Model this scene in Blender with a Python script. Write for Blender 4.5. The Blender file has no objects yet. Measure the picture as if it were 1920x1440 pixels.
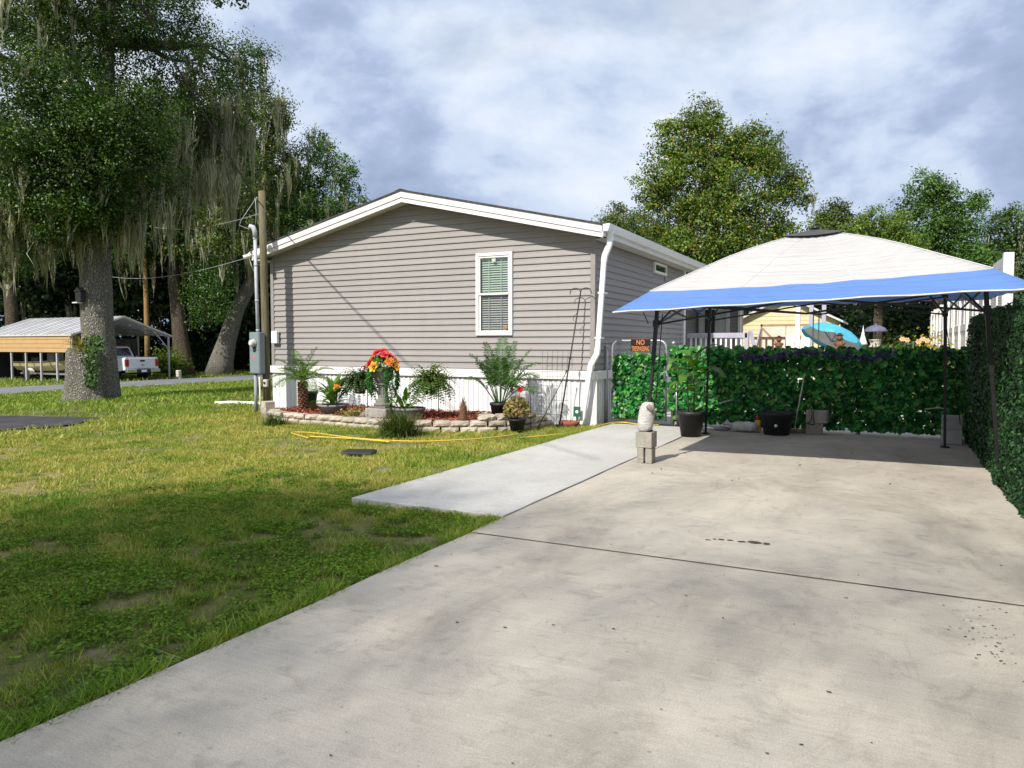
import bpy, bmesh, math, random
import numpy as np
from mathutils import Vector, Matrix

R = math.radians
sc = bpy.context.scene
col = sc.collection

# ------------------------------------------------------------------ camera
cam = bpy.data.cameras.new("camera")
cam_o = bpy.data.objects.new("camera", cam)
col.objects.link(cam_o)
sc.camera = cam_o
cam.sensor_width = 36.0
cam.lens = 36.0 * 1385.0 / 1920.0
cam.clip_start = 0.05
cam.clip_end = 3000
cam_o.location = (0, 0, 1.42)
cam_o.rotation_euler = (R(90 - 3.06), 0, R(27.0))

# ------------------------------------------------------------------ sky and sun
SUN_D = Vector((0.16, 1.0, -0.95)).normalized()     # the way the light travels
world = bpy.data.worlds.new("World")
sc.world = world
world.use_nodes = True
nt = world.node_tree
nt.nodes.clear()
def wn(t, **kw):
    n = nt.nodes.new(t)
    for k, v in kw.items():
        setattr(n, k, v)
    return n
L = nt.links.new
out = wn("ShaderNodeOutputWorld"); bg = wn("ShaderNodeBackground")
bg.inputs["Strength"].default_value = 0.088
sky = wn("ShaderNodeTexSky", sky_type='NISHITA', sun_disc=False)
sky.sun_elevation = R(43.2); sky.sun_rotation = R(189)
sky.air_density = 1.0; sky.dust_density = 1.2
tc = wn("ShaderNodeTexCoord")
sep = wn("ShaderNodeSeparateXYZ"); L(tc.outputs["Generated"], sep.inputs[0])
def wmath(op, a, b=None, c=None):
    m = wn("ShaderNodeMath", operation=op)
    for i, v in enumerate((a, b, c)):
        if v is None: continue
        if isinstance(v, (int, float)): m.inputs[i].default_value = v
        else: L(v, m.inputs[i])
    return m.outputs[0]
cmb = wn("ShaderNodeCombineXYZ"); L(sep.outputs[0], cmb.inputs[0]); L(sep.outputs[1], cmb.inputs[1]); L(wmath('MULTIPLY', sep.outputs[2], 1.7), cmb.inputs[2])
def wnoise(scale, det, rough, off, dist=0.0):
    mp = wn("ShaderNodeMapping"); L(cmb.outputs[0], mp.inputs[0]); mp.inputs["Location"].default_value = off
    n = wn("ShaderNodeTexNoise"); L(mp.outputs[0], n.inputs["Vector"])
    n.inputs["Scale"].default_value = scale; n.inputs["Detail"].default_value = det
    n.inputs["Roughness"].default_value = rough; n.inputs["Distortion"].default_value = dist
    return n.outputs["Fac"]
def wramp(f, stops):
    r = wn("ShaderNodeValToRGB"); L(f, r.inputs[0])
    el = r.color_ramp.elements
    while len(el) < len(stops): el.new(0.5)
    for e, (p, c) in zip(el, stops):
        e.position = p; e.color = (*c, 1) if len(c) == 3 else c
    return r.outputs[0]
CL_OFF = (2.7, 16.9, 15.3)
n_cov = wnoise(2.4, 10, 0.55, CL_OFF, 0.2)
SH_OFF = (8.4, 13.8, 16.4)
n_sh = wnoise(2.2, 12, 0.56, SH_OFF, 0.1)
cover = wramp(n_cov, [(0.36, (0.7, 0.7, 0.7)), (0.45, (1, 1, 1))])
shade = wramp(n_sh, [(0.36, (2.9, 3.6, 5.2)), (0.43, (3.9, 4.8, 6.7)), (0.475, (5.5, 6.4, 8.1)), (0.53, (6.7, 7.5, 8.8)), (0.61, (8.3, 8.6, 9.1))])
mix = wn("ShaderNodeMixRGB"); L(cover, mix.inputs[0]); L(sky.outputs[0], mix.inputs[1]); L(shade, mix.inputs[2])
L(mix.outputs[0], bg.inputs["Color"]); L(bg.outputs[0], out.inputs[0])

sun = bpy.data.lights.new("sun", 'SUN')
sun.energy = 4.6; sun.angle = R(0.8); sun.color = (1.0, 0.945, 0.86)
sun_o = bpy.data.objects.new("sun", sun); col.objects.link(sun_o)
sun_o.rotation_euler = SUN_D.to_track_quat('-Z', 'Y').to_euler()
sun_o.location = (0, -20, 30)

vs = sc.view_settings
vs.view_transform = 'Standard'; vs.look = 'None'; vs.exposure = 0.36; vs.gamma = 1.0
try: vs.use_curve_mapping = False
except Exception: pass
sc.render.engine = 'CYCLES'
sc.cycles.use_denoising = True
sc.cycles.max_bounces = 6
sc.cycles.transparent_max_bounces = 8
sc.cycles.diffuse_bounces = 3

# ------------------------------------------------------------------ helpers
def newmat(name):
    m = bpy.data.materials.new(name); m.use_nodes = True
    nt = m.node_tree; nt.nodes.clear()
    o = nt.nodes.new("ShaderNodeOutputMaterial")
    return m, nt, o
class N:
    """small node writer"""
    def __init__(s, nt): s.nt = nt; s.tc = None
    def n(s, t, **kw):
        x = s.nt.nodes.new(t)
        for k, v in kw.items(): setattr(x, k, v)
        return x
    def set(s, node, key, v):
        i = node.inputs[key]
        if hasattr(v, 'is_output') or isinstance(v, bpy.types.NodeSocket): s.nt.links.new(v, i)
        else: i.default_value = v
    def coord(s, scale=(1, 1, 1), loc=(0, 0, 0), kind="Object", rot=(0, 0, 0)):
        if s.tc is None: s.tc = s.n("ShaderNodeTexCoord")
        m = s.n("ShaderNodeMapping"); s.nt.links.new(s.tc.outputs[kind], m.inputs[0])
        m.inputs["Scale"].default_value = scale; m.inputs["Location"].default_value = loc
        m.inputs["Rotation"].default_value = rot
        return m.outputs[0]
    def noise(s, scale, det=5, rough=0.55, vec=None, dist=0.0):
        t = s.n("ShaderNodeTexNoise"); s.nt.links.new(vec if vec else s.coord(), t.inputs["Vector"])
        t.inputs["Scale"].default_value = scale; t.inputs["Detail"].default_value = det
        t.inputs["Roughness"].default_value = rough; t.inputs["Distortion"].default_value = dist
        return t.outputs["Fac"]
    def voro(s, scale, feat='F1', vec=None, out="Distance", rand=1.0):
        t = s.n("ShaderNodeTexVoronoi", feature=feat); s.nt.links.new(vec if vec else s.coord(), t.inputs["Vector"])
        t.inputs["Scale"].default_value = scale
        if "Randomness" in t.inputs: t.inputs["Randomness"].default_value = rand
        return t.outputs[out]
    def ramp(s, f, stops, interp='LINEAR'):
        r = s.n("ShaderNodeValToRGB"); s.nt.links.new(f, r.inputs[0]); r.color_ramp.interpolation = interp
        el = r.color_ramp.elements
        while len(el) < len(stops): el.new(0.5)
        for e, (p, c) in zip(el, stops):
            e.position = p
            e.color = (c, c, c, 1) if isinstance(c, (int, float)) else (*c, 1)
        return r.outputs[0]
    def mix(s, f, a, b, mode='MIX'):
        m = s.n("ShaderNodeMixRGB", blend_type=mode)
        for i, v in enumerate((f, a, b)):
            if isinstance(v, bpy.types.NodeSocket): s.nt.links.new(v, m.inputs[i])
            elif i == 0: m.inputs[0].default_value = v
            else: m.inputs[i].default_value = (*v, 1)
        return m.outputs[0]
    def math(s, op, a, b=0.0):
        m = s.n("ShaderNodeMath", operation=op)
        for i, v in enumerate((a, b)):
            if isinstance(v, bpy.types.NodeSocket): s.nt.links.new(v, m.inputs[i])
            else: m.inputs[i].default_value = v
        return m.outputs[0]
    def bump(s, h, strength=0.3, dist=0.01):
        b = s.n("ShaderNodeBump"); s.nt.links.new(h, b.inputs["Height"])
        b.inputs["Strength"].default_value = strength; b.inputs["Distance"].default_value = dist
        return b.outputs[0]
    def bsdf(s, color, rough=0.7, spec=0.3, normal=None, metal=0.0):
        p = s.n("ShaderNodeBsdfPrincipled")
        if isinstance(color, bpy.types.NodeSocket): s.nt.links.new(color, p.inputs["Base Color"])
        else: p.inputs["Base Color"].default_value = (*color, 1)
        if isinstance(rough, bpy.types.NodeSocket): s.nt.links.new(rough, p.inputs["Roughness"])
        else: p.inputs["Roughness"].default_value = rough
        p.inputs["Specular IOR Level"].default_value = spec
        p.inputs["Metallic"].default_value = metal
        if normal is not None: s.nt.links.new(normal, p.inputs["Normal"])
        return p
    def island(s):
        return s.n("ShaderNodeNewGeometry").outputs["Random Per Island"]
    def objrand(s):
        return s.n("ShaderNodeObjectInfo").outputs["Random"]

def mat(name, c1, c2=None, scale=6, rough=0.6, spec=0.3, bump=0.0, bscale=60, bdist=0.004, metal=0.0, objvar=0.0, stretch=(1, 1, 1)):
    m, nt, o = newmat(name); g = N(nt)
    if c2 is None: c2 = tuple(x * 0.82 for x in c1)
    v = g.coord(scale=stretch)
    colr = g.mix(g.ramp(g.noise(scale, 6, 0.6, v), [(0.34, 0.0), (0.66, 1.0)]), c1, c2)
    if objvar:
        f = g.ramp(g.objrand(), [(0, 1 - objvar), (1, 1 + objvar)])
        colr = g.mix(1.0, colr, f, 'MULTIPLY')
    nm = g.bump(g.noise(bscale, 4, 0.6, v), bump, bdist) if bump else None
    p = g.bsdf(colr, rough, spec, nm, metal)
    nt.links.new(p.outputs[0], o.inputs[0])
    return m
def leafmat(name, stops, noise_scale=0.8, dark=0.55, trans=0.35, rough=0.45, spec=0.35):
    """leaf colours picked leaf by leaf, with lighter and darker sprays"""
    m, nt, o = newmat(name); g = N(nt)
    c = g.ramp(g.island(), stops)
    f = g.ramp(g.noise(noise_scale, 4, 0.6), [(0.35, dark), (0.62, 1.12)])
    c = g.mix(1.0, c, f, 'MULTIPLY')
    p = g.bsdf(c, rough, spec)
    t = g.n("ShaderNodeBsdfTranslucent")
    c2 = g.mix(1.0, c, (1.35, 1.25, 0.5), 'MULTIPLY'); nt.links.new(c2, t.inputs[0])
    mx = g.n("ShaderNodeMixShader"); mx.inputs[0].default_value = trans
    nt.links.new(p.outputs[0], mx.inputs[1]); nt.links.new(t.outputs[0], mx.inputs[2])
    nt.links.new(mx.outputs[0], o.inputs[0])
    return m

def link(o, parent=None):
    col.objects.link(o)
    if parent is not None:
        o.parent = parent
        root = parent
        if root.type == 'EMPTY':
            o.matrix_parent_inverse = Matrix.Translation(-root.location)
    return o
def tag(o, label=None, cat=None, group=None, kind=None):
    if label: o["label"] = label
    if cat: o["category"] = cat
    if group: o["group"] = group
    if kind: o["kind"] = kind
    return o
def thing(name, loc, label, cat, group=None):
    o = bpy.data.objects.new(name, None); o.empty_display_size = 0.2
    o.location = loc; col.objects.link(o)
    return tag(o, label, cat, group)

class MB:
    def __init__(s): s.v = []; s.f = []; s.sm = []
    def add(s, vs, fs, smooth=False):
        b = len(s.v); s.v.extend([tuple(p) for p in vs])
        for f in fs: s.f.append([i + b for i in f]); s.sm.append(smooth)
        return s
    def box(s, lo, hi, m=None):
        x0, y0, z0 = lo; x1, y1, z1 = hi
        vs = [Vector(p) for p in ((x0,y0,z0),(x1,y0,z0),(x1,y1,z0),(x0,y1,z0),(x0,y0,z1),(x1,y0,z1),(x1,y1,z1),(x0,y1,z1))]
        if m is not None: vs = [m @ p for p in vs]
        return s.add(vs, [(0,3,2,1),(4,5,6,7),(0,1,5,4),(1,2,6,5),(2,3,7,6),(3,0,4,7)])
    def cbox(s, c, size, rz=0.0, m=None):
        M = Matrix.Translation(c) @ Matrix.Rotation(rz, 4, 'Z')
        if m is not None: M = m @ M
        h = [k / 2 for k in size]
        return s.box((-h[0], -h[1], -h[2]), h, M)
    def bbox(s, lo, hi, b=0.01, m=None):
        """box with chamfered edges"""
        bm = bmesh.new()
        r = bmesh.ops.create_cube(bm, size=1.0)
        for v in bm.verts:
            v.co = Vector([(lo[k] + hi[k]) / 2 + v.co[k] * (hi[k] - lo[k]) for k in range(3)])
        bmesh.ops.bevel(bm, geom=list(bm.edges), offset=b, segments=1, affect='EDGES', profile=0.7)
        bm.verts.ensure_lookup_table(); bm.verts.index_update()
        vs = [v.co.copy() for v in bm.verts]
        if m is not None: vs = [m @ v for v in vs]
        fs = [[v.index for v in f.verts] for f in bm.faces]
        bm.free()
        return s.add(vs, fs)
    def tube(s, pts, r, n=8, cap=True, smooth=True):
        pts = [Vector(p) for p in pts]
        rs = r if isinstance(r, (list, tuple)) else [r] * len(pts)
        vs = []; fs = []
        up = Vector((0, 0, 1)); prev = None
        for i, p in enumerate(pts):
            d = (pts[min(i + 1, len(pts) - 1)] - pts[max(i - 1, 0)])
            if d.length < 1e-9: d = Vector((0, 0, 1))
            d.normalize()
            if prev is None:
                a = d.cross(up)
                if a.length < 0.05: a = d.cross(Vector((1, 0, 0)))
            else:
                a = prev - d * prev.dot(d)
            a.normalize(); prev = a; b = d.cross(a)
            for k in range(n):
                t = 2 * math.pi * k / n
                vs.append(p + (a * math.cos(t) + b * math.sin(t)) * rs[i])
        for i in range(len(pts) - 1):
            for k in range(n):
                k2 = (k + 1) % n
                fs.append((i*n+k, i*n+k2, (i+1)*n+k2, (i+1)*n+k))
        if cap:
            fs.append(tuple(range(n))[::-1]); fs.append(tuple((len(pts)-1)*n + k for k in range(n)))
        return s.add(vs, fs, smooth)
    def lathe(s, prof, n=20, c=(0, 0, 0), sx=1.0, sy=1.0, flute=0.0, smooth=True, m=None):
        vs = []; fs = []
        for (r, z) in prof:
            for k in range(n):
                t = 2 * math.pi * k / n
                vs.append(Vector((c[0] + r * sx * math.cos(t), c[1] + r * sy * math.sin(t), c[2] + z)))
        for i in range(len(prof) - 1):
            for k in range(n):
                k2 = (k + 1) % n
                fs.append((i*n+k, i*n+k2, (i+1)*n+k2, (i+1)*n+k))
        fs.append(tuple(range(n))[::-1]); fs.append(tuple((len(prof)-1)*n + k for k in range(n)))
        if m is not None: vs = [m @ v for v in vs]
        return s.add(vs, fs, smooth)
    def prism(s, poly, axis, a, b, m=None):
        """poly: 2-D outline extruded along axis from a to b. axis 0: (y,z), 1: (x,z), 2: (x,y)"""
        def P(q, t):
            if axis == 0: return Vector((t, q[0], q[1]))
            if axis == 1: return Vector((q[0], t, q[1]))
            return Vector((q[0], q[1], t))
        n = len(poly)
        vs = [P(q, a) for q in poly] + [P(q, b) for q in poly]
        if m is not None: vs = [m @ v for v in vs]
        fs = [tuple(range(n))[::-1], tuple(range(n, 2*n))] + [(i, (i+1) % n, n+(i+1) % n, n+i) for i in range(n)]
        return s.add(vs, fs)
    def quad(s, a, b, c, d): return s.add([a, b, c, d], [(0, 1, 2, 3)])
    def mesh(s, name):
        me = bpy.data.meshes.new(name)
        me.from_pydata(s.v, [], s.f)
        me.polygons.foreach_set("use_smooth", s.sm)
        bm = bmesh.new(); bm.from_mesh(me); bmesh.ops.recalc_face_normals(bm, faces=bm.faces); bm.to_mesh(me); bm.free()
        me.update()
        return me
    def build(s, name, m, parent=None, label=None, cat=None, group=None, kind=None):
        me = s.mesh(name)
        return put(name, me, m, parent, label, cat, group, kind)
def put(name, me, m, parent=None, label=None, cat=None, group=None, kind=None, recenter=True):
    if m is not None and not me.materials: me.materials.append(m)
    o = bpy.data.objects.new(name, me)
    if parent is None and recenter and kind != 'structure' and kind != 'stuff' and len(me.vertices):
        n = len(me.vertices); a = np.empty(n * 3, np.float32); me.vertices.foreach_get("co", a); a = a.reshape(-1, 3)
        lo, hi = a.min(0), a.max(0); c = Vector(((lo[0]+hi[0])/2, (lo[1]+hi[1])/2, lo[2]))
        me.transform(Matrix.Translation(-c)); o.location = c
    link(o, parent)
    return tag(o, label, cat, group, kind)
def inst(name, me, parent, loc, rot=(0, 0, 0), scale=(1, 1, 1)):
    o = bpy.data.objects.new(name, me); o.location = loc; o.rotation_euler = rot; o.scale = scale
    return link(o, parent)
def npmesh(name, V, F, smooth=False):
    V = np.ascontiguousarray(V, np.float32); F = np.ascontiguousarray(F, np.int32)
    me = bpy.data.meshes.new(name)
    me.vertices.add(len(V)); me.vertices.foreach_set("co", V.ravel())
    k = F.shape[1]
    me.loops.add(F.size); me.loops.foreach_set("vertex_index", F.ravel())
    me.polygons.add(len(F)); me.polygons.foreach_set("loop_start", np.arange(len(F), dtype=np.int32) * k)
    me.polygons.foreach_set("loop_total", np.full(len(F), k, np.int32))
    if smooth: me.polygons.foreach_set("use_smooth", np.ones(len(F), bool))
    me.update(calc_edges=True)
    return me
def unit(a): return a / np.maximum(np.linalg.norm(a, axis=-1, keepdims=True), 1e-9)
def leaves_mesh(name, P, Nrm, size, rng, aspect=0.55, droop=None, fold=0.0):
    """one pointed four-cornered leaf at each point"""
    n = len(P)
    ax = rng.normal(size=(n, 3))
    if droop is not None: ax += np.array([0, 0, -droop])
    ax = unit(ax - Nrm * (ax * Nrm).sum(1, keepdims=True))
    sd = np.cross(Nrm, ax)
    s = (size if np.ndim(size) else np.full(n, size)) * rng.uniform(0.65, 1.3, n)
    s = s[:, None]
    V = np.empty((n, 4, 3))
    V[:, 0] = P - ax * s * 0.5
    V[:, 1] = P + sd * s * aspect * 0.5 - ax * s * 0.04 + Nrm * s * fold
    V[:, 2] = P + ax * s * 0.5
    V[:, 3] = P - sd * s * aspect * 0.5 - ax * s * 0.04 + Nrm * s * fold
    return npmesh(name, V.reshape(-1, 3), np.arange(n * 4).reshape(n, 4))
def ground_z(x, y=0):
    t = np.clip((-16.0 - np.asarray(x, float)) / 12.0, 0, 1); t = t * t * (3 - 2 * t)
    return -0.045 - 0.455 * t
# ------------------------------------------------------------------ materials of the setting
def concrete_mat(name, base, warm, stain, seed, stain_amt=1.0, wear=1.0):
    m, nt, o = newmat(name); g = N(nt)
    v = g.coord(loc=(seed, seed * 0.7, 0))
    big = g.noise(0.55, 6, 0.62, v, 0.4)
    c = g.mix(g.ramp(big, [(0.36, 0.0), (0.64, 1.0)]), base, warm)
    # broad tyre-way and mildew staining
    st = g.ramp(g.noise(0.9, 9, 0.72, g.coord(scale=(1.0, 0.55, 1), loc=(seed + 4, 2, 0)), 0.6), [(0.44, 0.0), (0.66, 1.0)])
    c = g.mix(g.math('MULTIPLY', st, 0.62 * stain_amt), c, stain)
    sm = g.ramp(g.noise(5.0, 8, 0.7, v, 0.8), [(0.53, 0.0), (0.72, 1.0)])
    c = g.mix(g.math('MULTIPLY', sm, 0.5 * stain_amt), c, tuple(k * 0.8 for k in stain))
    # broomed streaks across the slab
    sk = g.ramp(g.noise(9.0, 4, 0.6, g.coord(scale=(0.5, 5.0, 1))), [(0.35, 0.94), (0.65, 1.04)])
    c = g.mix(1.0, c, sk, 'MULTIPLY')
    # faint rust and rubber marks
    rb = g.ramp(g.noise(2.2, 8, 0.75, g.coord(scale=(1.6, 0.4, 1), loc=(seed + 9, 5, 0)), 1.0), [(0.60, 0.0), (0.72, 1.0)])
    c = g.mix(g.math('MULTIPLY', rb, 0.4 * stain_amt), c, (0.20, 0.175, 0.14))
    ol = g.ramp(g.noise(3.3, 6, 0.7, g.coord(loc=(seed + 1, 7, 0)), 0.5), [(0.64, 0.0), (0.74, 1.0)])
    c = g.mix(g.math('MULTIPLY', ol, 0.5 * stain_amt), c, (0.60, 0.58, 0.52))
    # fine sand grain and dark flecks
    gr = g.ramp(g.noise(120, 5, 0.8), [(0.30, 0.70), (0.70, 1.24)])
    c = g.mix(1.0, c, gr, 'MULTIPLY')
    sp = g.ramp(g.voro(7.0, vec=g.coord(loc=(seed, 0, 0))), [(0.03, 0.35), (0.075, 1.0)])
    c = g.mix(0.85 * wear, c, sp, 'MULTIPLY')
    h = g.math('ADD', g.noise(190, 4, 0.7), g.math('MULTIPLY', g.noise(14, 4, 0.6), 1.2))
    p = g.bsdf(c, 0.86, 0.25, g.bump(h, 0.28, 0.006))
    nt.links.new(p.outputs[0], o.inputs[0]); return m
m_drive = concrete_mat("driveway_concrete", (0.495, 0.447, 0.375), (0.43, 0.392, 0.333), (0.25, 0.225, 0.185), 2.0, 1.0, 0.6)
m_walk = concrete_mat("new_concrete", (0.52, 0.505, 0.475), (0.455, 0.445, 0.42), (0.31, 0.30, 0.275), 9.0, 0.6, 0.6)

def lawn_mat(name, blades):
    m, nt, o = newmat(name); g = N(nt)
    dry = g.ramp(g.noise(0.5, 8, 0.7, g.coord(loc=(11, 3, 0)), 0.5), [(0.36, 0.0), (0.56, 1.0)])
    dry2 = g.ramp(g.noise(2.6, 6, 0.7), [(0.42, 0.0), (0.60, 1.0)])
    # the mowed strip in front of the bed is the driest
    sx = g.n("ShaderNodeSeparateXYZ"); nt.links.new(g.coord(), sx.inputs[0])
    wob = g.math('MULTIPLY', g.math('SUBTRACT', g.noise(0.7, 5, 0.6, g.coord(loc=(4, 4, 0))), 0.5), 5.0)
    far = g.ramp(g.math('MULTIPLY', g.math('ADD', g.math('MULTIPLY', sx.outputs[0], -1.0), wob), 1.0 / 20.0), [(0.18, 0.48), (0.32, 1.0), (0.55, 1.0), (0.72, 0.35)])
    d = g.math('MULTIPLY', g.math('MULTIPLY', g.math('ADD', g.math('MULTIPLY', dry, 0.7), g.math('MULTIPLY', dry2, 0.75)), 1.05), far)
    d = g.math('MINIMUM', d, 1.0)
    if blades:
        a = g.ramp(g.island(), [(0.0, (0.055, 0.14, 0.008)), (0.5, (0.125, 0.265, 0.014)), (1.0, (0.24, 0.38, 0.024))])
        b = g.ramp(g.island(), [(0.0, (0.25, 0.28, 0.035)), (0.5, (0.42, 0.41, 0.07)), (1.0, (0.56, 0.48, 0.16))])
        c = g.mix(d, a, b)
        p = g.bsdf(c, 0.5, 0.3)
        t = g.n("ShaderNodeBsdfTranslucent"); nt.links.new(c, t.inputs[0])
        mx = g.n("ShaderNodeMixShader"); mx.inputs[0].default_value = 0.3
        nt.links.new(p.outputs[0], mx.inputs[1]); nt.links.new(t.outputs[0], mx.inputs[2])
        nt.links.new(mx.outputs[0], o.inputs[0])
    else:
        fine = g.ramp(g.noise(38, 5, 0.75), [(0.32, 0.0), (0.66, 1.0)])
        a = g.mix(fine, (0.035, 0.06, 0.012), (0.085, 0.14, 0.022))
        b = g.mix(fine, (0.19, 0.165, 0.075), (0.34, 0.29, 0.11))
        c = g.mix(d, a, b)
        soil = g.ramp(g.noise(1.5, 8, 0.75, g.coord(loc=(2, 8, 0)), 0.6), [(0.54, 0.0), (0.64, 1.0)])
        c = g.mix(g.math('MULTIPLY', soil, 0.85), c, (0.29, 0.22, 0.155))
        p = g.bsdf(c, 0.95, 0.1, g.bump(g.noise(45, 5, 0.75), 0.8, 0.03))
        nt.links.new(p.outputs[0], o.inputs[0])
    return m
m_ground = lawn_mat("lawn_soil", False); m_grass = lawn_mat("lawn_blades", True)
m_asph = mat("road_asphalt", (0.15, 0.155, 0.17), (0.21, 0.215, 0.23), 0.8, 0.9, 0.2, 0.4, 160)
m_apad = mat("dark_asphalt", (0.035, 0.033, 0.038), (0.07, 0.066, 0.07), 1.6, 0.85, 0.25, 0.4, 120)

# ------------------------------------------------------------------ ground, slabs, road
xs = np.unique(np.concatenate([np.linspace(-900, -60, 15), np.linspace(-60, -12, 49), np.linspace(-12, 12, 9), np.linspace(12, 900, 15)]))
ys = np.unique(np.concatenate([np.linspace(-400, -20, 8), np.linspace(-20, 60, 17), np.linspace(60, 1500, 16)]))
gx, gy = np.meshgrid(xs, ys, indexing='ij')
gzv = ground_z(gx)
V = np.stack([gx, gy, gzv], -1).reshape(-1, 3)
nx, ny = len(xs), len(ys)
idx = np.arange(nx * ny).reshape(nx, ny)
F = np.stack([idx[:-1, :-1], idx[1:, :-1], idx[1:, 1:], idx[:-1, 1:]], -1).reshape(-1, 4)
put("ground", npmesh("ground", V, F, True), m_ground, kind="structure", recenter=False)

drive = bpy.data.objects.new("driveway", None); drive.location = (-0.9, 5, 0); col.objects.link(drive); drive["kind"] = "structure"
def slab(name, x0, x1, y0, y1, ztop, m, parent, jit=0.0, seed=1, flat=()):
    """slab with slightly uneven cast edges and eased arrises"""
    rr = random.Random(seed)
    def edge(a, b, n):
        return [(a[0] + (b[0]-a[0])*i/n + rr.uniform(-jit, jit)*(a[1] != b[1]), a[1] + (b[1]-a[1])*i/n + rr.uniform(-jit, jit)*(a[0] != b[0] and a[1] not in flat)) for i in range(n)]
    pts = edge((x0,y0),(x1,y0),14) + edge((x1,y0),(x1,y1),24) + edge((x1,y1),(x0,y1),14) + edge((x0,y1),(x0,y0),24)
    cx, cy = (x0+x1)/2, (y0+y1)/2
    def ins(p, d): return (p[0] + (d if p[0] < cx else -d), p[1] + (d if p[1] < cy else -d))
    n = len(pts); e = 0.004
    vs = [(p[0], p[1], ztop-0.14) for p in pts] + [(p[0], p[1], ztop-e) for p in pts] + [(*ins(p, e), ztop) for p in pts]
    fs = [tuple(range(2*n, 3*n))]
    for i in range(n):
        j = (i+1) % n
        fs += [(i, j, n+j, n+i), (n+i, n+j, 2*n+j, 2*n+i)]
    b = MB(); b.add(vs, fs)
    return b.build(name, m, parent, kind=None if parent else "structure")
slab("slab", -2.795, 1.12, -9.0, 4.772, 0.0, m_drive, drive, 0.010, 3, (4.772,))
slab("slab", -2.795, 1.12, 4.806, 13.05, 0.0, m_drive, drive, 0.006, 4, (4.806,))
slab("walkway", -4.40, -2.815, 5.36, 12.62, 0.004, m_walk, None, 0.005, 5)
slab("patio", -4.4, 1.1, 13.06, 18.2, -0.012, m_walk, None, 0.004, 6)
# joint filler between the slabs
jf = MB(); jf.box((-2.79, 4.765, -0.10), (1.1, 4.812, -0.0025)); jf.box((-2.812, 5.4, -0.10), (-2.79, 12.6, -0.012))
jf.build("joint_filler", mat("joint_dirt", (0.06, 0.05, 0.04), (0.10, 0.085, 0.06), 12, 0.95), drive)

rz = -0.5
b = MB()
n = 60
for i in range(n):
    y0 = -60 + 200 * i / n; y1 = -60 + 200 * (i + 1) / n
    w = lambda y: 0.10 * math.sin(y * 0.9) + 0.06 * math.sin(y * 2.3)
    b.add([(-35.0 + w(y0), y0, rz + 0.02), (-30.6 + w(y0 + 5), y0, rz + 0.02), (-30.6 + w(y1 + 5), y1, rz + 0.02), (-35.0 + w(y1), y1, rz + 0.02)], [(0, 1, 2, 3)])
    b.add([(-30.6 + w(y0 + 5), y0, rz + 0.02), (-30.5 + w(y0 + 5), y0, rz - 0.06), (-30.5 + w(y1 + 5), y1, rz - 0.06), (-30.6 + w(y1 + 5), y1, rz + 0.02)], [(0, 1, 2, 3)])
b.build("road", m_asph, None, kind="structure")
rr = random.Random(8)
pad = [(-13.25, 7.05), (-13.05, 8.2), (-13.75, 9.25), (-14.6, 9.05), (-15.6, 8.65), (-17.5, 8.3), (-20, 8.0), (-20, 5.6), (-16, 6.1)]
zp = lambda p: float(ground_z(p[0])) + 0.03
fan = []
for i in range(len(pad)):
    a, c = pad[i], pad[(i+1) % len(pad)]
    for k in range(5):
        t = k / 5; fan.append((a[0] + (c[0]-a[0])*t + rr.uniform(-.05, .05), a[1] + (c[1]-a[1])*t + rr.uniform(-.05, .05)))
b = MB(); ctr = (-15.6, 7.4)
vs = [(*ctr, zp(ctr))] + [(p[0], p[1], zp(p)) for p in fan]
b.add(vs, [(0, 1+i, 1+(i+1) % len(fan)) for i in range(len(fan))])
b.build("asphalt_pad", m_apad, None, kind="structure")

# ------------------------------------------------------------------ lawn grass
rng = np.random.default_rng(7)
def vnoise(x, y, s, seed):
    """cheap smooth value noise"""
    r = np.random.default_rng(seed).random((64, 64))
    u, v = x * s + 100, y * s + 100
    i, j = np.floor(u).astype(int), np.floor(v).astype(int); f, g_ = u - i, v - j
    f = f*f*(3-2*f); g_ = g_*g_*(3-2*g_)
    a = r[i % 64, j % 64]*(1-f) + r[(i+1) % 64, j % 64]*f; c = r[i % 64, (j+1) % 64]*(1-f) + r[(i+1) % 64, (j+1) % 64]*f
    return a*(1-g_) + c*g_
BED = [(-11.0, 12.35), (-10.95, 11.0), (-10.5, 10.55), (-9.7, 10.22), (-9.0, 10.22), (-8.1, 10.1), (-7.2, 10.05), (-6.5, 10.3), (-5.9, 10.7), (-5.45, 11.2), (-5.35, 12.35)]
def inpoly(x, y, poly):
    c = np.zeros(len(x), bool); n = len(poly)
    for i in range(n):
        x0, y0 = poly[i]; x1, y1 = poly[(i+1) % n]
        if y0 == y1: continue
        k = ((y0 > y) != (y1 > y)) & (x < (x1-x0)*(y-y0)/(y1-y0) + x0); c ^= k
    return c
def lawn_ok(x, y):
    ov = 0.05 * vnoise(x, y, 3.0, 5)
    bad = (x > -2.815 + ov) & (y < 30)
    bad |= (x > -4.45 + ov) & (y > 5.31 + ov)
    bad |= (x > -12.4) & (y > 12.3)
    bad |= (x < -30.5) & (x > -35.1)
    bad |= inpoly(x, y, BED)
    bad |= inpoly(x, y, [(p[0], p[1]) for p in pad])
    bad |= (np.hypot(x + 6.2, y - 7.7) < 0.2)
    return ~bad
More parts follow.
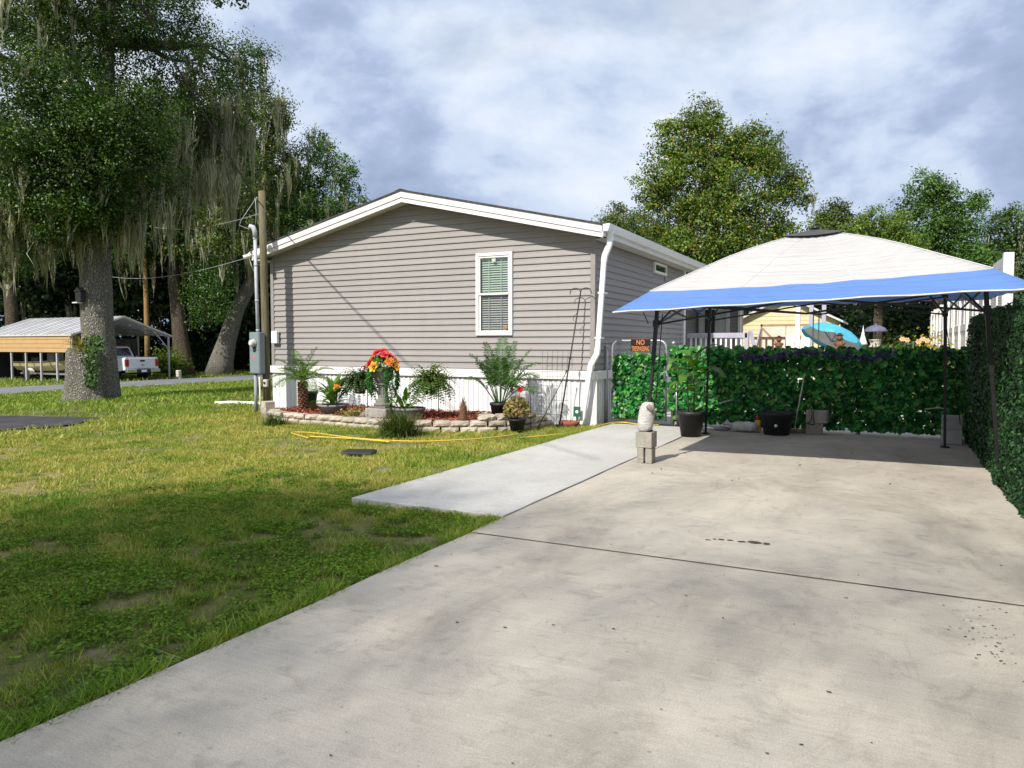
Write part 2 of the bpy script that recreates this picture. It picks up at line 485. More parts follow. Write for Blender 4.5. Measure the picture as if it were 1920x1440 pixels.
def blades(n_try, x0, x1, y0, y1, h, w, thin=1.0):
    x = rng.uniform(x0, x1, n_try); y = rng.uniform(y0, y1, n_try)
    dens = 0.30 * vnoise(x, y, 0.9, 1) + 0.38 * vnoise(x, y, 3.1, 2) + 0.32 * vnoise(x, y, 8.0, 3)
    bare = vnoise(x, y, 0.8, 9)
    edge = np.clip((-2.8 - x) / 0.5, 0, 1) * 0 + 1
    edge = np.where((y < 3.2) & (x > -3.7), np.clip((-2.85 - x) / 0.4, 0.25, 1), 1)
    keep = (rng.random(n_try) < np.clip((dens - 0.36) * 4.6, 0.03, 1) * edge * thin) & lawn_ok(x, y)
    x, y = x[keep], y[keep]; n = len(x); dens = dens[keep]
    z = ground_z(x)
    hh = h * rng.uniform(0.45, 1.35, n) * (0.55 + dens * 0.9)
    ww = w * rng.uniform(0.6, 1.3, n)
    a = rng.uniform(0, 2*np.pi, n); la = rng.uniform(0, 2*np.pi, n); ln = np.abs(rng.normal(0.8, 0.6, n)) * hh
    dx, dy = np.cos(a)*ww/2, np.sin(a)*ww/2
    tx, ty = np.cos(la)*ln, np.sin(la)*ln
    V = np.empty((n, 4, 3))
    V[:, 0] = np.stack([x-dx, y-dy, z-0.01], -1); V[:, 1] = np.stack([x+dx, y+dy, z-0.01], -1)
    V[:, 2] = np.stack([x+tx+dx*0.25, y+ty+dy*0.25, z+hh], -1); V[:, 3] = np.stack([x+tx-dx*0.25, y+ty-dy*0.25, z+hh], -1)
    return V.reshape(-1, 3)
parts = [blades(190000, -6.8, -2.75, 1.0, 6.0, 0.036, 0.008),
         blades(190000, -12.5, -4.4, 3.0, 8.2, 0.038, 0.011),
         blades(120000, -15, -4.4, 8.2, 12.3, 0.040, 0.014),
         blades(90000, -31, -11, 3.0, 22, 0.07, 0.03),
         blades(60000, -31, -12.4, 12.3, 40, 0.08, 0.05),
         blades(40000, -60, -35.1, 10, 50, 0.12, 0.08)]
def edge_blades(n, x0, x1, y0, y1, h, w):
    x = rng.uniform(x0, x1, n); y = rng.uniform(y0, y1, n); k = vnoise(x, y, 5.0, 61) > .38; x, y = x[k], y[k]; n = len(x)
    hh = h*rng.uniform(.5, 1.4, n); a = rng.uniform(0, 6.283, n); la = rng.uniform(0, 6.283, n); ln = np.abs(rng.normal(.9, .6, n))*hh; z = ground_z(x)
    dx, dy = np.cos(a)*w/2, np.sin(a)*w/2; tx, ty = np.cos(la)*ln, np.sin(la)*ln
    V = np.stack([np.stack([x-dx, y-dy, z], -1), np.stack([x+dx, y+dy, z], -1), np.stack([x+tx+dx*.2, y+ty+dy*.2, z+hh], -1), np.stack([x+tx-dx*.2, y+ty-dy*.2, z+hh], -1)], 1)
    return V.reshape(-1, 3)
parts += [edge_blades(7000, -2.90, -2.80, 1.0, 5.3, .065, .007), edge_blades(5000, -4.50, -4.41, 5.3, 12.2, .07, .010), edge_blades(500, -4.45, -2.85, 5.20, 5.30, .05, .008), edge_blades(3500, -10.5, -5.6, 9.9, 10.18, .07, .010)]
V = np.concatenate(parts); F = np.arange(len(V)).reshape(-1, 4)
put("grass", npmesh("grass", V, F), m_grass, kind="stuff", label="short patchy green and straw coloured lawn grass", cat="grass")
# broad-leaved lawn weeds between the blades
x = np.concatenate([rng.uniform(-6.6, -2.8, 130000), rng.uniform(-13, -4.4, 50000)]); y = np.concatenate([rng.uniform(1.0, 6.2, 130000), rng.uniform(4, 12, 50000)])
k = (vnoise(x, y, 1.1, 21) * 0.25 + vnoise(x, y, 4.3, 22) * 0.4 + vnoise(x, y, 11.0, 23) * .35 > np.where(np.arange(len(x)) < 130000, .46, .55)) & lawn_ok(x, y); x, y = x[k], y[k]
P = np.stack([x, y, ground_z(x) + rng.uniform(0.012, 0.05, len(x))], -1)
Nn = unit(np.array([0, 0, 1.0]) + rng.normal(0, 0.4, (len(x), 3)))
m_weed = leafmat("weed_leaves", [(0, (0.075, 0.15, 0.014)), (0.6, (0.13, 0.24, 0.022)), (1, (0.22, 0.32, 0.04))], 2.0, 0.75, 0.3, 0.7, 0.12)
put("lawn_weeds", leaves_mesh("lawn_weeds", P, Nn, 0.026, rng, 0.55), m_weed, kind="stuff", label="small broad-leaved weeds spread through the lawn", cat="weeds")
# pale gravel and leaf litter along the driveway edge
m_gravel = mat("gravel_bits", (0.30, 0.265, 0.21), (0.17, 0.135, 0.09), 9, 0.9, objvar=0)
b = MB(); r2 = random.Random(4)
for i in range(420):
    yy = r2.uniform(1.1, 3.6); xx = -2.82 - abs(r2.gauss(0, 0.13)) - 0.01
    s = r2.uniform(0.003, 0.009)
    M4 = Matrix.Translation((xx, yy, -0.04 + s * .4)) @ Matrix.Rotation(r2.uniform(0, 6), 4, 'Z') @ Matrix.Rotation(r2.uniform(-.5, .5), 4, 'X')
    b.box((-s, -s*.7, -s*.5), (s, s*.8, s*.5), M4)
b.build("gravel", m_gravel, None, kind="stuff", label="pale gravel crumbs along the driveway edge", cat="gravel")
# fallen leaves, twigs and crumbs on the concrete
m_dead = leafmat("dead_leaves", [(0, (0.05, 0.03, 0.015)), (0.5, (0.12, 0.07, 0.03)), (1, (0.2, 0.13, 0.06))], 3.0, 0.7, 0.1)
n = 330
x = rng.uniform(-2.6, 1.0, n); y = np.concatenate([rng.uniform(1.2, 8.0, 90), rng.normal(9.0, 1.0, 240)])
y = np.clip(y, 1.0, 12.6)
P = np.stack([x, y, np.full(n, 0.006)], -1); Nn = unit(np.array([0, 0, 1.0]) + rng.normal(0, 0.25, (n, 3)))
put("leaf_litter", leaves_mesh("leaf_litter", P, Nn, np.where(rng.random(n) < 0.12, 0.034, 0.013), rng, 0.5), m_dead, kind="stuff", label="dry leaves and crumbs scattered on the driveway", cat="litter")
# rusty drips and dark drops on the slab
b = MB(); r2 = random.Random(14)
DR = [(-1.14, 5.37, .012), (-1.10, 5.41, .010), (-1.05, 5.42, .016), (-.99, 5.43, .014), (-.91, 5.43, .018), (-.82, 5.45, .030), (-.74, 5.45, .022)] + [(r2.uniform(-2.3, .8), r2.uniform(1.5, 9), r2.uniform(.002, .007)) for _ in range(40)] + [(r2.gauss(.45, .06), r2.uniform(3.8, 4.7), r2.uniform(.0015, .005)) for _ in range(70)]
for (x, y, r_) in DR:
    n = 9; b.add([(x + r_*(1 + r2.uniform(-.35, .35))*1.5*math.cos(k*.698), y + r_*(1 + r2.uniform(-.35, .35))*math.sin(k*.698), .004) for k in range(n)], [tuple(range(n))])
b.build("drip_stains", mat("drip_stain", (.10, .055, .03), (.06, .045, .035), 9, .8), None, kind="stuff", label="small dark drip stains on the driveway concrete", cat="stains")
# ------------------------------------------------------------------ house
def siding_mat(name, base):
    m, nt, o = newmat(name); g = N(nt)
    v = g.coord(scale=(0.6, 0.6, 14))
    c = g.mix(g.ramp(g.noise(7, 6, 0.6, v), [(0.3, 0.0), (0.7, 1.0)]), base, tuple(k * 0.86 for k in base))
    c = g.mix(1.0, c, g.ramp(g.objrand(), [(0, 0.965), (1, 1.035)]), 'MULTIPLY')
    # rain streaks and dust
    d = g.ramp(g.noise(1.3, 7, 0.7, g.coord(scale=(2.2, 2.2, 0.35))), [(0.5, 0.0), (0.75, 1.0)])
    c = g.mix(g.math('MULTIPLY', d, 0.18), c, (0.42, 0.39, 0.36))
    p = g.bsdf(c, 0.55, 0.3, g.bump(g.noise(9, 5, 0.6, g.coord(scale=(1, 1, 40))), 0.12, 0.003))
    nt.links.new(p.outputs[0], o.inputs[0]); return m
m_siding = siding_mat("taupe_vinyl_siding", (0.305, 0.283, 0.272))
m_trimg = mat("taupe_trim", (0.285, 0.265, 0.254), None, 3, 0.55)
def white_mat(name, c=(0.78, 0.78, 0.77), dirt=(0.52, 0.49, 0.43), amt=0.35, rough=0.45):
    m, nt, o = newmat(name); g = N(nt)
    d = g.ramp(g.noise(1.7, 8, 0.72, g.coord(scale=(1.6, 1.6, 0.7)), 0.4), [(0.48, 0.0), (0.78, 1.0)])
    cc = g.mix(g.math('MULTIPLY', d, amt), c, dirt)
    cc = g.mix(1.0, cc, g.ramp(g.objrand(), [(0, 0.96), (1, 1.02)]), 'MULTIPLY')
    p = g.bsdf(cc, rough, 0.35, g.bump(g.noise(30, 4, 0.6), 0.05, 0.004))
    nt.links.new(p.outputs[0], o.inputs[0]); return m
m_white = white_mat("white_vinyl"); m_white2 = white_mat("white_paint", (0.80, 0.79, 0.77), amt=0.2)
m_skirt = white_mat("white_skirting", (0.71, 0.72, 0.73), (0.46, 0.45, 0.41), 0.3)
m_alu = white_mat("white_aluminium", (0.82, 0.82, 0.81), (0.5, 0.48, 0.44), 0.3, 0.35)
m_cream = mat("fascia_paint", (0.74, 0.72, 0.69), (0.66, 0.64, 0.60), 2.5, 0.55)
m_soffit = mat("soffit_vinyl", (0.66, 0.63, 0.56), (0.58, 0.55, 0.48), 4, 0.6)
m_shingle = mat("roof_shingle", (0.045, 0.047, 0.05), (0.09, 0.09, 0.09), 14, 0.95, 0.15, 0.7, 60, 0.02)
m_black = mat("black_paint", (0.012, 0.012, 0.013), (0.02, 0.02, 0.02), 20, 0.4, 0.4)
m_blackp = mat("black_plastic", (0.016, 0.016, 0.017), (0.028, 0.028, 0.03), 8, 0.5, 0.35)
m_dark = mat("painted_room_dark", (0.012, 0.012, 0.014), None, 2, 0.9, 0.1)
m_steel = mat("galvanised_steel", (0.48, 0.49, 0.50), (0.36, 0.37, 0.39), 18, 0.42, 0.5, metal=0.7)
m_blind = mat("blind_slats", (0.72, 0.73, 0.70), None, 3, 0.5)
def glass_mat(name, tint=(0.75, 0.8, 0.78), refl=0.10):
    m, nt, o = newmat(name); g = N(nt)
    t = g.n("ShaderNodeBsdfTransparent"); t.inputs[0].default_value = (*tint, 1)
    s = g.n("ShaderNodeBsdfGlossy"); s.inputs["Roughness"].default_value = 0.02
    lw = g.n("ShaderNodeLayerWeight"); lw.inputs[0].default_value = 0.5
    f = g.math('ADD', g.math('MULTIPLY', g.math('POWER', lw.outputs["Facing"], 4.0), 0.7), refl)
    mx = g.n("ShaderNodeMixShader"); nt.links.new(f, mx.inputs[0])
    nt.links.new(t.outputs[0], mx.inputs[1]); nt.links.new(s.outputs[0], mx.inputs[2])
    nt.links.new(mx.outputs[0], o.inputs[0]); return m
m_glass = glass_mat("window_glass", (0.85, 0.9, 0.86), 0.07); m_screen = glass_mat("screened_glass", (0.80, 0.81, 0.80), 0.04)

HX0, HX1, HY, RX, RZT, SL = -12.35, -4.65, 12.35, -8.55, 4.44, 0.23
def roof_z(x): return RZT - SL * abs(x - RX)
house = thing("mobile_home", (-8.5, 19.5, -0.05), "taupe vinyl-sided mobile home with white skirting and low gable roof", "house")
# core walls behind the siding
b = MB()
b.prism([(HX0+.03, 0.1), (HX1-.03, 0.1), (HX1-.03, 3.3), (RX, 4.15), (HX0+.03, 3.28)], 1, HY + 0.15, 18.72)
b.box((HX0+.03, 18.72, 0.1), (-6.25, 26.85, 3.25))
b.build("wall_core", m_trimg, house)
Z0, PITCH = 0.955, 0.1212
WX0, WX1, WZ0, WZ1 = -7.06, -6.28, 1.59, 3.15
def plank_prof(z0, z1, out=0.027):
    # (depth towards the outside, height): nose, flat with a soft bead, locked under the next course
    h = z1 - z0
    return [(0.0, z0), (out * 0.75, z0), (out, z0 + 0.007), (out * 0.95, z0 + 0.02), (out * 0.62, z0 + h * 0.5), (out * 0.45, z0 + h * 0.56), (0.004, z1 + 0.002), (0.0, z1 + 0.002)]
i = 0; z = Z0
rr = random.Random(3)
while z < 4.24:
    z1 = min(z + PITCH, 4.25)
    def ext(zz):
        if zz <= 3.33: return HX0, HX1
        w = max((4.25 - zz) / SL, 0.02)
        return max(RX - w, HX0), min(RX + w, HX1)
    segs = []
    if z1 > WZ0 + 0.01 and z < WZ1 - 0.01: segs = [(None, WX0 - 0.01), (WX1 + 0.01, None)]
    else:
        a, c = ext(z); j = a + (c - a) * rr.uniform(0.3, 0.7)
        segs = [(None, j - 0.0008), (j + 0.0008, None)] if c - a > 4 else [(None, None)]
    if z < WZ1 < z1: segs.append((WX0-.01, WX1+.01, WZ1+.002, z1))
    if z < WZ0 < z1: segs.append((WX0-.01, WX1+.01, z, WZ0-.002))
    for (sa, sb, *zz_) in segs:
        bb = MB(); pr = plank_prof(*(zz_ or (z, z1)))
        vs = []
        for side in (0, 1):
            for (d, zz) in pr:
                e0, e1 = ext(zz)
                xx = (e0 if sa is None else sa) if side == 0 else (e1 if sb is None else sb)
                vs.append((xx, HY + 0.028 - d, zz))
        n = len(pr)
        bb.add(vs, [tuple(range(n)), tuple(range(n, 2*n))[::-1]] + [(k, (k+1) % n, n+(k+1) % n, n+k) for k in range(n)])
        bb.build("siding_plank", m_siding, house)
    z += PITCH
# side wall courses
z = Z0
while z < 3.2:
    z1 = min(z + PITCH, 3.26)
    pr = [(HX1 - 0.028 + d, zz) for d, zz in plank_prof(z, z1)]
    segs = [(HY + 0.0, 18.70)]
    if z1 > 3.0 and z < 3.25: segs = [(HY, 15.98), (16.98, 18.70)]
    for a, c in segs:
        bb = MB(); bb.prism(pr, 1, a, c)   # outline in (x, z) drawn along y
        bb.build("siding_plank", m_siding, house)
    # recessed porch wall
    pr = [(-6.25 + d, zz) for d, zz in plank_prof(z, z1)]
    bb = MB(); bb.prism(pr, 1, 18.75, 26.9); bb.build("siding_plank", m_siding, house)
    z += PITCH
z = Z0
while z < 3.2:     # return wall that closes the porch
    pr = [(26.9 - d, zz) for d, zz in plank_prof(z, min(z + PITCH, 3.26))]
    bb = MB(); bb.prism(pr, 0, -6.25, -4.70); bb.build("siding_plank", m_siding, house)
    z += PITCH
b = MB(); b.box((-6.2, 26.93, .1), (-4.7, 27.6, 3.25)); b.build("wall_core", m_trimg, house)
# corner posts
for (x0, x1, y0, y1, mm) in ((HX1-.085, HX1+.006, HY-.006, HY+.085, m_trimg), (HX0-.006, HX0+.085, HY-.006, HY+.085, m_trimg), (-4.74, -4.62, 18.68, 18.80, m_white2), (-4.76, -4.66, 26.84, 26.95, m_white2)):
    b = MB(); b.bbox((x0, y0, Z0 if mm is m_trimg else 0.75), (x1, y1, 3.32), 0.006); b.build("corner_post", mm, house)
# white band and ribbed skirting panels
b = MB(); b.bbox((HX0-.015, HY-.045, 0.79), (HX1+.015, HY+.03, 0.948), 0.006); b.build("trim_band", m_white2, house)
b = MB(); b.bbox((HX1-.03, HY+.032, 0.79), (HX1+.045, 18.7, 0.948), 0.006); b.build("trim_band", m_white2, house)
def skirt_panel(x0, x1, along_y=False):
    n = int(round((x1 - x0) / 0.105)); pts = []
    for k in range(n):
        a = x0 + (x1 - x0) * k / n; w = (x1 - x0) / n
        pts += [(a, 0.0), (a + w*0.42, 0.0), (a + w*0.52, 0.014), (a + w*0.9, 0.014)]
    pts.append((x1, 0.0))
    bb = MB(); vs = []
    for zz in (-0.06, 0.80):
        for (a, d) in pts:
            vs.append((HX1 + 0.0 + d - .02, a, zz) if along_y else (a, HY + 0.012 - d, zz))
    m_ = len(pts)
    bb.add(vs, [(k, k+1, m_+k+1, m_+k) for k in range(m_-1)])
    return bb
x = HX0
while x < HX1 - 0.05:
    skirt_panel(x, min(x + 0.4265, HX1) - 0.002).build("skirting_panel", m_skirt, house); x += 0.4265
y = HY + .03
while y < 18.5:
    skirt_panel(y, y + 0.435, True).build("skirting_panel", m_skirt, house); y += 0.437
b = MB(); b.bbox((HX1-.03, HY-.012, -0.06), (HX1+.05, HY+.03, 0.79), 0.006); b.build("skirting_corner", m_white2, house)
# roof: two slopes, rake fascia in two steps, soffits, eave fascia
roof = MB()
for s, xe in ((1, -4.36), (-1, -12.56)):
    zt = roof_z(xe)
    roof.prism([(RX, RZT), (xe, zt), (xe, zt - 0.03), (RX, RZT - 0.03)], 1, 11.98, 27.5)
roof_o = roof.build("roof", m_shingle, house)
b = MB(); b.prism([(RX-.12, RZT-.02), (RX, RZT+.012), (RX+.12, RZT-.02), (RX, RZT - 0.01)], 1, 11.975, 27.5); b.build("ridge_cap", m_shingle, roof_o)
for s, xe in ((1, -4.385), (-1, -12.54)):
    zt = roof_z(xe)
    for (top, bot, y0, y1, nm) in ((0.032, 0.15, 12.0, 12.03, "rake_fascia"), (0.142, 0.24, 12.018, 12.045, "rake_frieze")):
        bb = MB(); bb.prism([(RX, RZT - top), (xe, zt - top), (xe, zt - bot), (RX, RZT - bot)], 1, y0, y1); bb.build(nm, m_cream, roof_o)
    bb = MB(); bb.prism([(RX, RZT-.180), (xe, zt-.180), (xe, zt-.195), (RX, RZT-.195)], 1, 12.046, HY + 0.03); bb.build("soffit", m_soffit, roof_o)
# eave soffits and fascia along the sides
b = MB(); b.box((HX1-.0, 12.37, 3.265), (-4.40, 27.4, 3.285)); b.build("eave_soffit", m_soffit, roof_o)
b = MB(); b.box((-4.40, 12.0, 3.27), (-4.375, 27.45, 3.455)); b.build("eave_fascia", m_alu, roof_o)
b = MB(); b.box((-12.52, 12.05, 3.265), (HX0+.02, 27.4, 3.285)); b.build("eave_soffit", m_soffit, roof_o)
b = MB(); b.box((-12.545, 12.0, 3.27), (-12.52, 27.45, 3.49)); b.build("eave_fascia", m_alu, roof_o)
# gutter: K-profile trough with end cap
gp = [(-4.373, 3.46), (-4.373, 3.345), (-4.29, 3.345), (-4.262, 3.40), (-4.25, 3.47), (-4.262, 3.47), (-4.272, 3.405), (-4.30, 3.36), (-4.36, 3.36), (-4.36, 3.46)]
b = MB(); b.prism(gp, 1, 11.985, 27.45); gut = b.build("gutter", m_alu, house)
b = MB(); b.prism([(-4.373, 3.46), (-4.373, 3.345), (-4.29, 3.345), (-4.262, 3.40), (-4.25, 3.47)], 1, 11.978, 11.984); b.build("end_cap", m_alu, gut)
# downspout: outlet, offset, long drop, kick-out at the foot
def rect_tube(pts, w, d, smooth=False):
    bb = MB(); pts = [Vector(p) for p in pts]; vs = []
    for i, p in enumerate(pts):
        t = (pts[min(i+1, len(pts)-1)] - pts[max(i-1, 0)]).normalized()
        u = Vector((0, 1, 0)); a = u.cross(t).normalized()
        c = 0.012
        for (p1, p2) in ((-w/2+c, -d/2), (w/2-c, -d/2), (w/2, -d/2+c), (w/2, d/2-c), (w/2-c, d/2), (-w/2+c, d/2), (-w/2, d/2-c), (-w/2, -d/2+c)):
            vs.append(p + a * p1 + u * p2)
    n = 8; fs = []
    for i in range(len(pts)-1):
        for k in range(n): fs.append((i*n+k, i*n+(k+1) % n, (i+1)*n+(k+1) % n, (i+1)*n+k))
    fs += [tuple(range(n))[::-1], tuple((len(pts)-1)*n+k for k in range(n))]
    bb.add(vs, fs); return bb
dy = 12.19
ds = thing("downspout", (-4.8, dy, -0.04), "white rain downspout running down the house corner by the gate", "downspout")
rect_tube([(-4.315, dy, 3.36), (-4.315, dy, 3.22), (-4.335, dy, 3.12), (-4.41, dy, 2.95), (-4.425, dy, 2.85)], 0.10, 0.075).build("elbow", m_alu, ds)
rect_tube([(-4.425, dy, 2.87), (-4.53, dy, 1.34)], 0.088, 0.068).build("pipe", m_alu, ds)
rect_tube([(-4.53, dy, 1.37), (-4.54, dy, 1.26), (-4.66, dy, 1.05), (-4.675, dy, 0.93)], 0.098, 0.075).build("elbow", m_alu, ds)
rect_tube([(-4.675, dy, 0.96), (-4.805, dy, 0.12)], 0.09, 0.07).build("pipe", m_alu, ds)
rect_tube([(-4.80, dy, 0.14), (-4.83, dy, 0.04), (-4.93, dy-.01, 0.01), (-5.03, dy-.02, 0.0)], 0.098, 0.075).build("elbow", m_alu, ds)
for zz in (2.3, 1.52): 
    b = MB(); xx = -4.425 - (2.87 - zz) * 0.0686; b.box((xx-.055, dy-.045, zz), (xx+.055, dy+.15, zz+.03)); b.build("strap", m_alu, ds)

# front window
win = thing("window", (-6.67, 12.33, WZ0), "tall white double-hung window with closed blinds on the gable wall", "window")
win.parent = house; win.matrix_parent_inverse = Matrix.Translation(-house.location)
for k in ("category", "label"): del win[k]
def sub(b, name, m): 
    o = b.build(name, m); o.parent = win; return o
class WinB:
    pass
def wbuild(b, name, m, parent):
    me = b.mesh(name); me.materials.append(m); me.transform(Matrix.Translation(-parent.location))
    o = bpy.data.objects.new(name, me); col.objects.link(o); o.parent = parent; return o
f = 0.06
b = MB(); yo = HY - 0.03
b.bbox((WX0, yo, WZ0), (WX0+f, HY+.05, WZ1), .005); b.bbox((WX1-f, yo, WZ0), (WX1, HY+.05, WZ1), .005)
b.bbox((WX0+f, yo+.001, WZ1-f), (WX1-f, HY+.05, WZ1), .005); b.bbox((WX0+f, yo+.001, WZ0), (WX1-f, HY+.05, WZ0+f), .005)
wbuild(b, "frame", m_white2, win)
zm = 2.36
for nm, z0, z1, yy in (("upper_sash", zm, WZ1-f, HY-.012), ("lower_sash", WZ0+f, zm+.035, HY+.008)):
    b = MB(); t = 0.032; x0, x1 = WX0+f, WX1-f
    b.box((x0, yy, z0), (x0+t, yy+.02, z1)); b.box((x1-t, yy, z0), (x1, yy+.02, z1)); b.box((x0+t, yy, z1-t), (x1-t, yy+.02, z1)); b.box((x0+t, yy, z0), (x1-t, yy+.02, z0+t))
    wbuild(b, nm, m_white2, win)
    b = MB(); b.box((x0+t, yy+.007, z0+t), (x1-t, yy+.011, z1-t)); wbuild(b, "pane", m_glass if nm[0] == 'u' else m_screen, win)
b = MB(); zz = WZ0 + 0.1
while zz < WZ1 - 0.11:
    b.box((-.30, -.021, -.0015), (.30, .021, .0015), Matrix.Translation(((WX0+WX1)/2, HY+.062, zz)) @ Matrix.Rotation(R(48), 4, 'X')); zz += 0.0445
b.box((WX0+.085, HY+.035, WZ1-.115), (WX1-.085, HY+.085, WZ1-.065))
bl = wbuild(b, "blind", m_blind, win); bl["kind"] = "stuff"
b = MB()
for xx in (-.13, .13): b.box(((WX0+WX1)/2+xx-.008, HY+.036, WZ0+.08), ((WX0+WX1)/2+xx+.008, HY+.039, WZ1-.07))
wbuild(b, "ladder_tape", m_blind, win)
b = MB(); b.box((WX0+.01, HY+.12, WZ0+.02), (WX1-.01, HY+.13, WZ1-.02)); wbuild(b, "room_dark_sheet", m_dark, win)  # near-black sheet painted in as the dark of the unlit room
b = MB(); b.box((WX1-.19, HY+.002, WZ0+.115), (WX1-.12, HY+.005, WZ0+.18)); wbuild(b, "sticker", mat("tan_sticker", (0.35, 0.2, 0.1), (0.2, 0.13, 0.08), 30), win)
b = MB(); b.box((WX0+.34, HY-.004, WZ1-.17), (WX0+.42, HY-.0045, WZ1-.11)); wbuild(b, "sticker", mat("pale_sticker", (0.7, 0.75, 0.66), (0.6, 0.66, 0.55), 30), win)
# side and porch windows
def side_window(name, x, y0, y1, z0, z1, t=0.07):
    w = bpy.data.objects.new(name, None); w.location = (x, (y0+y1)/2, z0); col.objects.link(w); w.parent = house; w.matrix_parent_inverse = Matrix.Translation(-house.location)
    b = MB(); o = x + 0.035
    b.box((x-.04, y0, z0), (o, y0+t, z1)); b.box((x-.04, y1-t, z0), (o, y1, z1)); b.box((x-.04, y0+t, z1-t), (o-.002, y1-t, z1)); b.box((x-.04, y0+t, z0), (o-.002, y1-t, z0+t))
    wbuild(b, "frame", m_white2, w)
    b = MB(); b.box((x-.03, y0+t, z0+t), (x+.005, y1-t, z1-t)); wbuild(b, "pane", mat("dark_pane", (0.02, 0.025, 0.02), None, 2, 0.05, 0.6), w)
    return w
side_window("window", HX1, 15.99, 16.97, 3.005, 3.24, 0.05)
side_window("window", -6.25, 20.6, 21.5, 1.95, 2.6)
dr = bpy.data.objects.new("door", None); dr.location = (-5.6, 26.88, .75); col.objects.link(dr); dr.parent = house; dr.matrix_parent_inverse = Matrix.Translation(-house.location)
b = MB(); b.box((-6.12, 26.82, .78), (-6.0, 26.9, 2.95)); b.box((-5.16, 26.82, .78), (-5.04, 26.9, 2.95)); b.box((-6.0, 26.82, 2.83), (-5.16, 26.9, 2.95)); wbuild(b, "door_frame", m_white2, dr)
b = MB(); b.box((-6.0, 26.84, .78), (-5.16, 26.88, 2.83)); wbuild(b, "door_leaf", mat("white_door", (.7, .7, .68)), dr)
b = MB(); b.box((-5.9, 26.835, 1.5), (-5.55, 26.842, 2.7)); wbuild(b, "pane", mat("door_pane", (.05, .06, .06), None, 2, .1, .5), dr)
b = MB(); b.lathe([(0, 0), (.03, .0), (.035, .03), (.02, .05), (0, .055)], 10, m=Matrix.Translation((-5.24, 26.84, 1.75)) @ Matrix.Rotation(R(90), 4, 'X')); wbuild(b, "handle", m_black, dr)

# small boxes and cameras on the wall
b = MB(); b.bbox((-12.27, HY-.10, 1.44), (-12.10, HY-.012, 1.72), .012); tv = b.build("junction_box", m_alu, None, "small white utility box on the siding behind the pole", "utility box")
def spot(name, loc, d, label):
    t = thing(name, loc, label, "security camera", "cameras under the left roof corner")
    M4 = Matrix.Translation(loc) @ Vector(d).to_track_quat('Z', 'Y').to_matrix().to_4x4()
    b = MB(); b.lathe([(.0, -.09), (.035, -.09), (.045, -.06), (.045, .06), (.055, .075), (.052, .08), (.0, .08)], 14, m=M4); b.build("housing", m_alu, t)
    b = MB(); b.lathe([(.0, .081), (.036, .081), (.034, .084), (.0, .085)], 12, m=M4); b.build("lens", m_black, t)
    b = MB(); b.tube([Vector(loc), Vector(loc) + Vector((0.02, .02, .06)), Vector(loc) + Vector((.03, .06, .10))], .012, 6); b.build("bracket", m_alu, t)
spot("security_camera", (-12.62, 11.95, 3.36), (-.8, -.5, -.35), "white round camera at the outer tip of the left eave")
spot("security_camera", (-12.30, 11.95, 3.37), (.1, -.8, -.55), "white round camera under the rake beside the pole")
# ------------------------------------------------------------------ utility pole with meter
m_pole = mat("weathered_pole_wood", (0.19, 0.17, 0.105), (0.10, 0.085, 0.055), 7, 0.9, 0.15, 0.6, 40, 0.01, stretch=(6, 6, 0.35))
m_grey = mat("grey_enamel", (0.19, 0.235, 0.245), (0.165, 0.205, 0.215), 3, 0.45, 0.4)
m_pvc = mat("grey_pvc", (0.47, 0.49, 0.52), (0.38, 0.40, 0.43), 5, 0.5)
PX, PY = -11.86, 11.70
pole = thing("utility_pole", (PX, PY, -0.05), "wooden service pole with grey conduit and electric meter box", "pole")
b = MB(); b.tube([(PX, PY, -0.1), (PX-.01, PY, 1.5), (PX-.03, PY, 3.2), (PX-.045, PY, 4.66)], [.085, .081, .076, .072], 14); b.build("post", m_pole, pole)
cx, cy = PX - .125, PY - .10
b = MB(); b.tube([(cx, cy, 1.66), (cx-.02, cy, 2.6), (cx-.035, cy, 3.70)], .036, 10); co = b.build("conduit", m_pvc, pole)
b = MB()
for zz in (1.72, 2.35, 3.1, 3.66): b.tube([(cx-.02*(zz-1.66), cy, zz-.02), (cx-.02*(zz-1.66), cy, zz+.02)], .042, 10)
b.build("coupling", m_pvc, co)
b = MB(); b.tube([(cx-.035, cy, 3.68), (cx-.04, cy, 3.82), (cx-.065, cy-.02, 3.90), (cx-.12, cy-.04, 3.92), (cx-.15, cy-.05, 3.88)], [.045, .052, .055, .05, .03], 10); b.build("weatherhead", m_pvc, pole)
b = MB(); bx0, bx1 = PX-.20, PX+.09; by = PY-.115
b.bbox((bx0, by-.16, .80), (bx1, by, 1.68), .012); mb_o = b.build("meter_box", m_grey, pole)
b = MB(); b.bbox((bx0+.012, by-.168, .82), (bx1-.012, by-.161, 1.29), .003); b.build("cover", m_grey, mb_o)
b = MB(); b.bbox((bx0+.012, by-.168, 1.30), (bx1-.012, by-.161, 1.66), .003); b.build("cover", m_grey, mb_o)
RX90 = Matrix.Rotation(R(90), 4, 'X')
mc = Matrix.Translation((PX-.06, by-.168, 1.45)) @ RX90
b = MB(); b.lathe([(0, 0), (.082, 0), (.082, .03), (.066, .04), (.066, .085), (.055, .10), (0, .105)], 20, m=mc); b.build("meter", mat("meter_glass", (.62, .63, .62), (.3, .31, .32), 22, .15, .5), mb_o)
b = MB(); b.lathe([(0, 0), (.045, 0), (.045, .006), (0, .007)], 14, sy=1.3, m=Matrix.Translation((PX-.045, by-.168, 1.315)) @ RX90); b.build("breaker_window", m_black, mb_o)
b = MB(); b.box((PX-.08, by-.1705, 1.12), (PX-.01, by-.1685, 1.19)); b.build("sticker", mat("red_sticker", (.55, .10, .13), (.45, .2, .22), 30), mb_o)
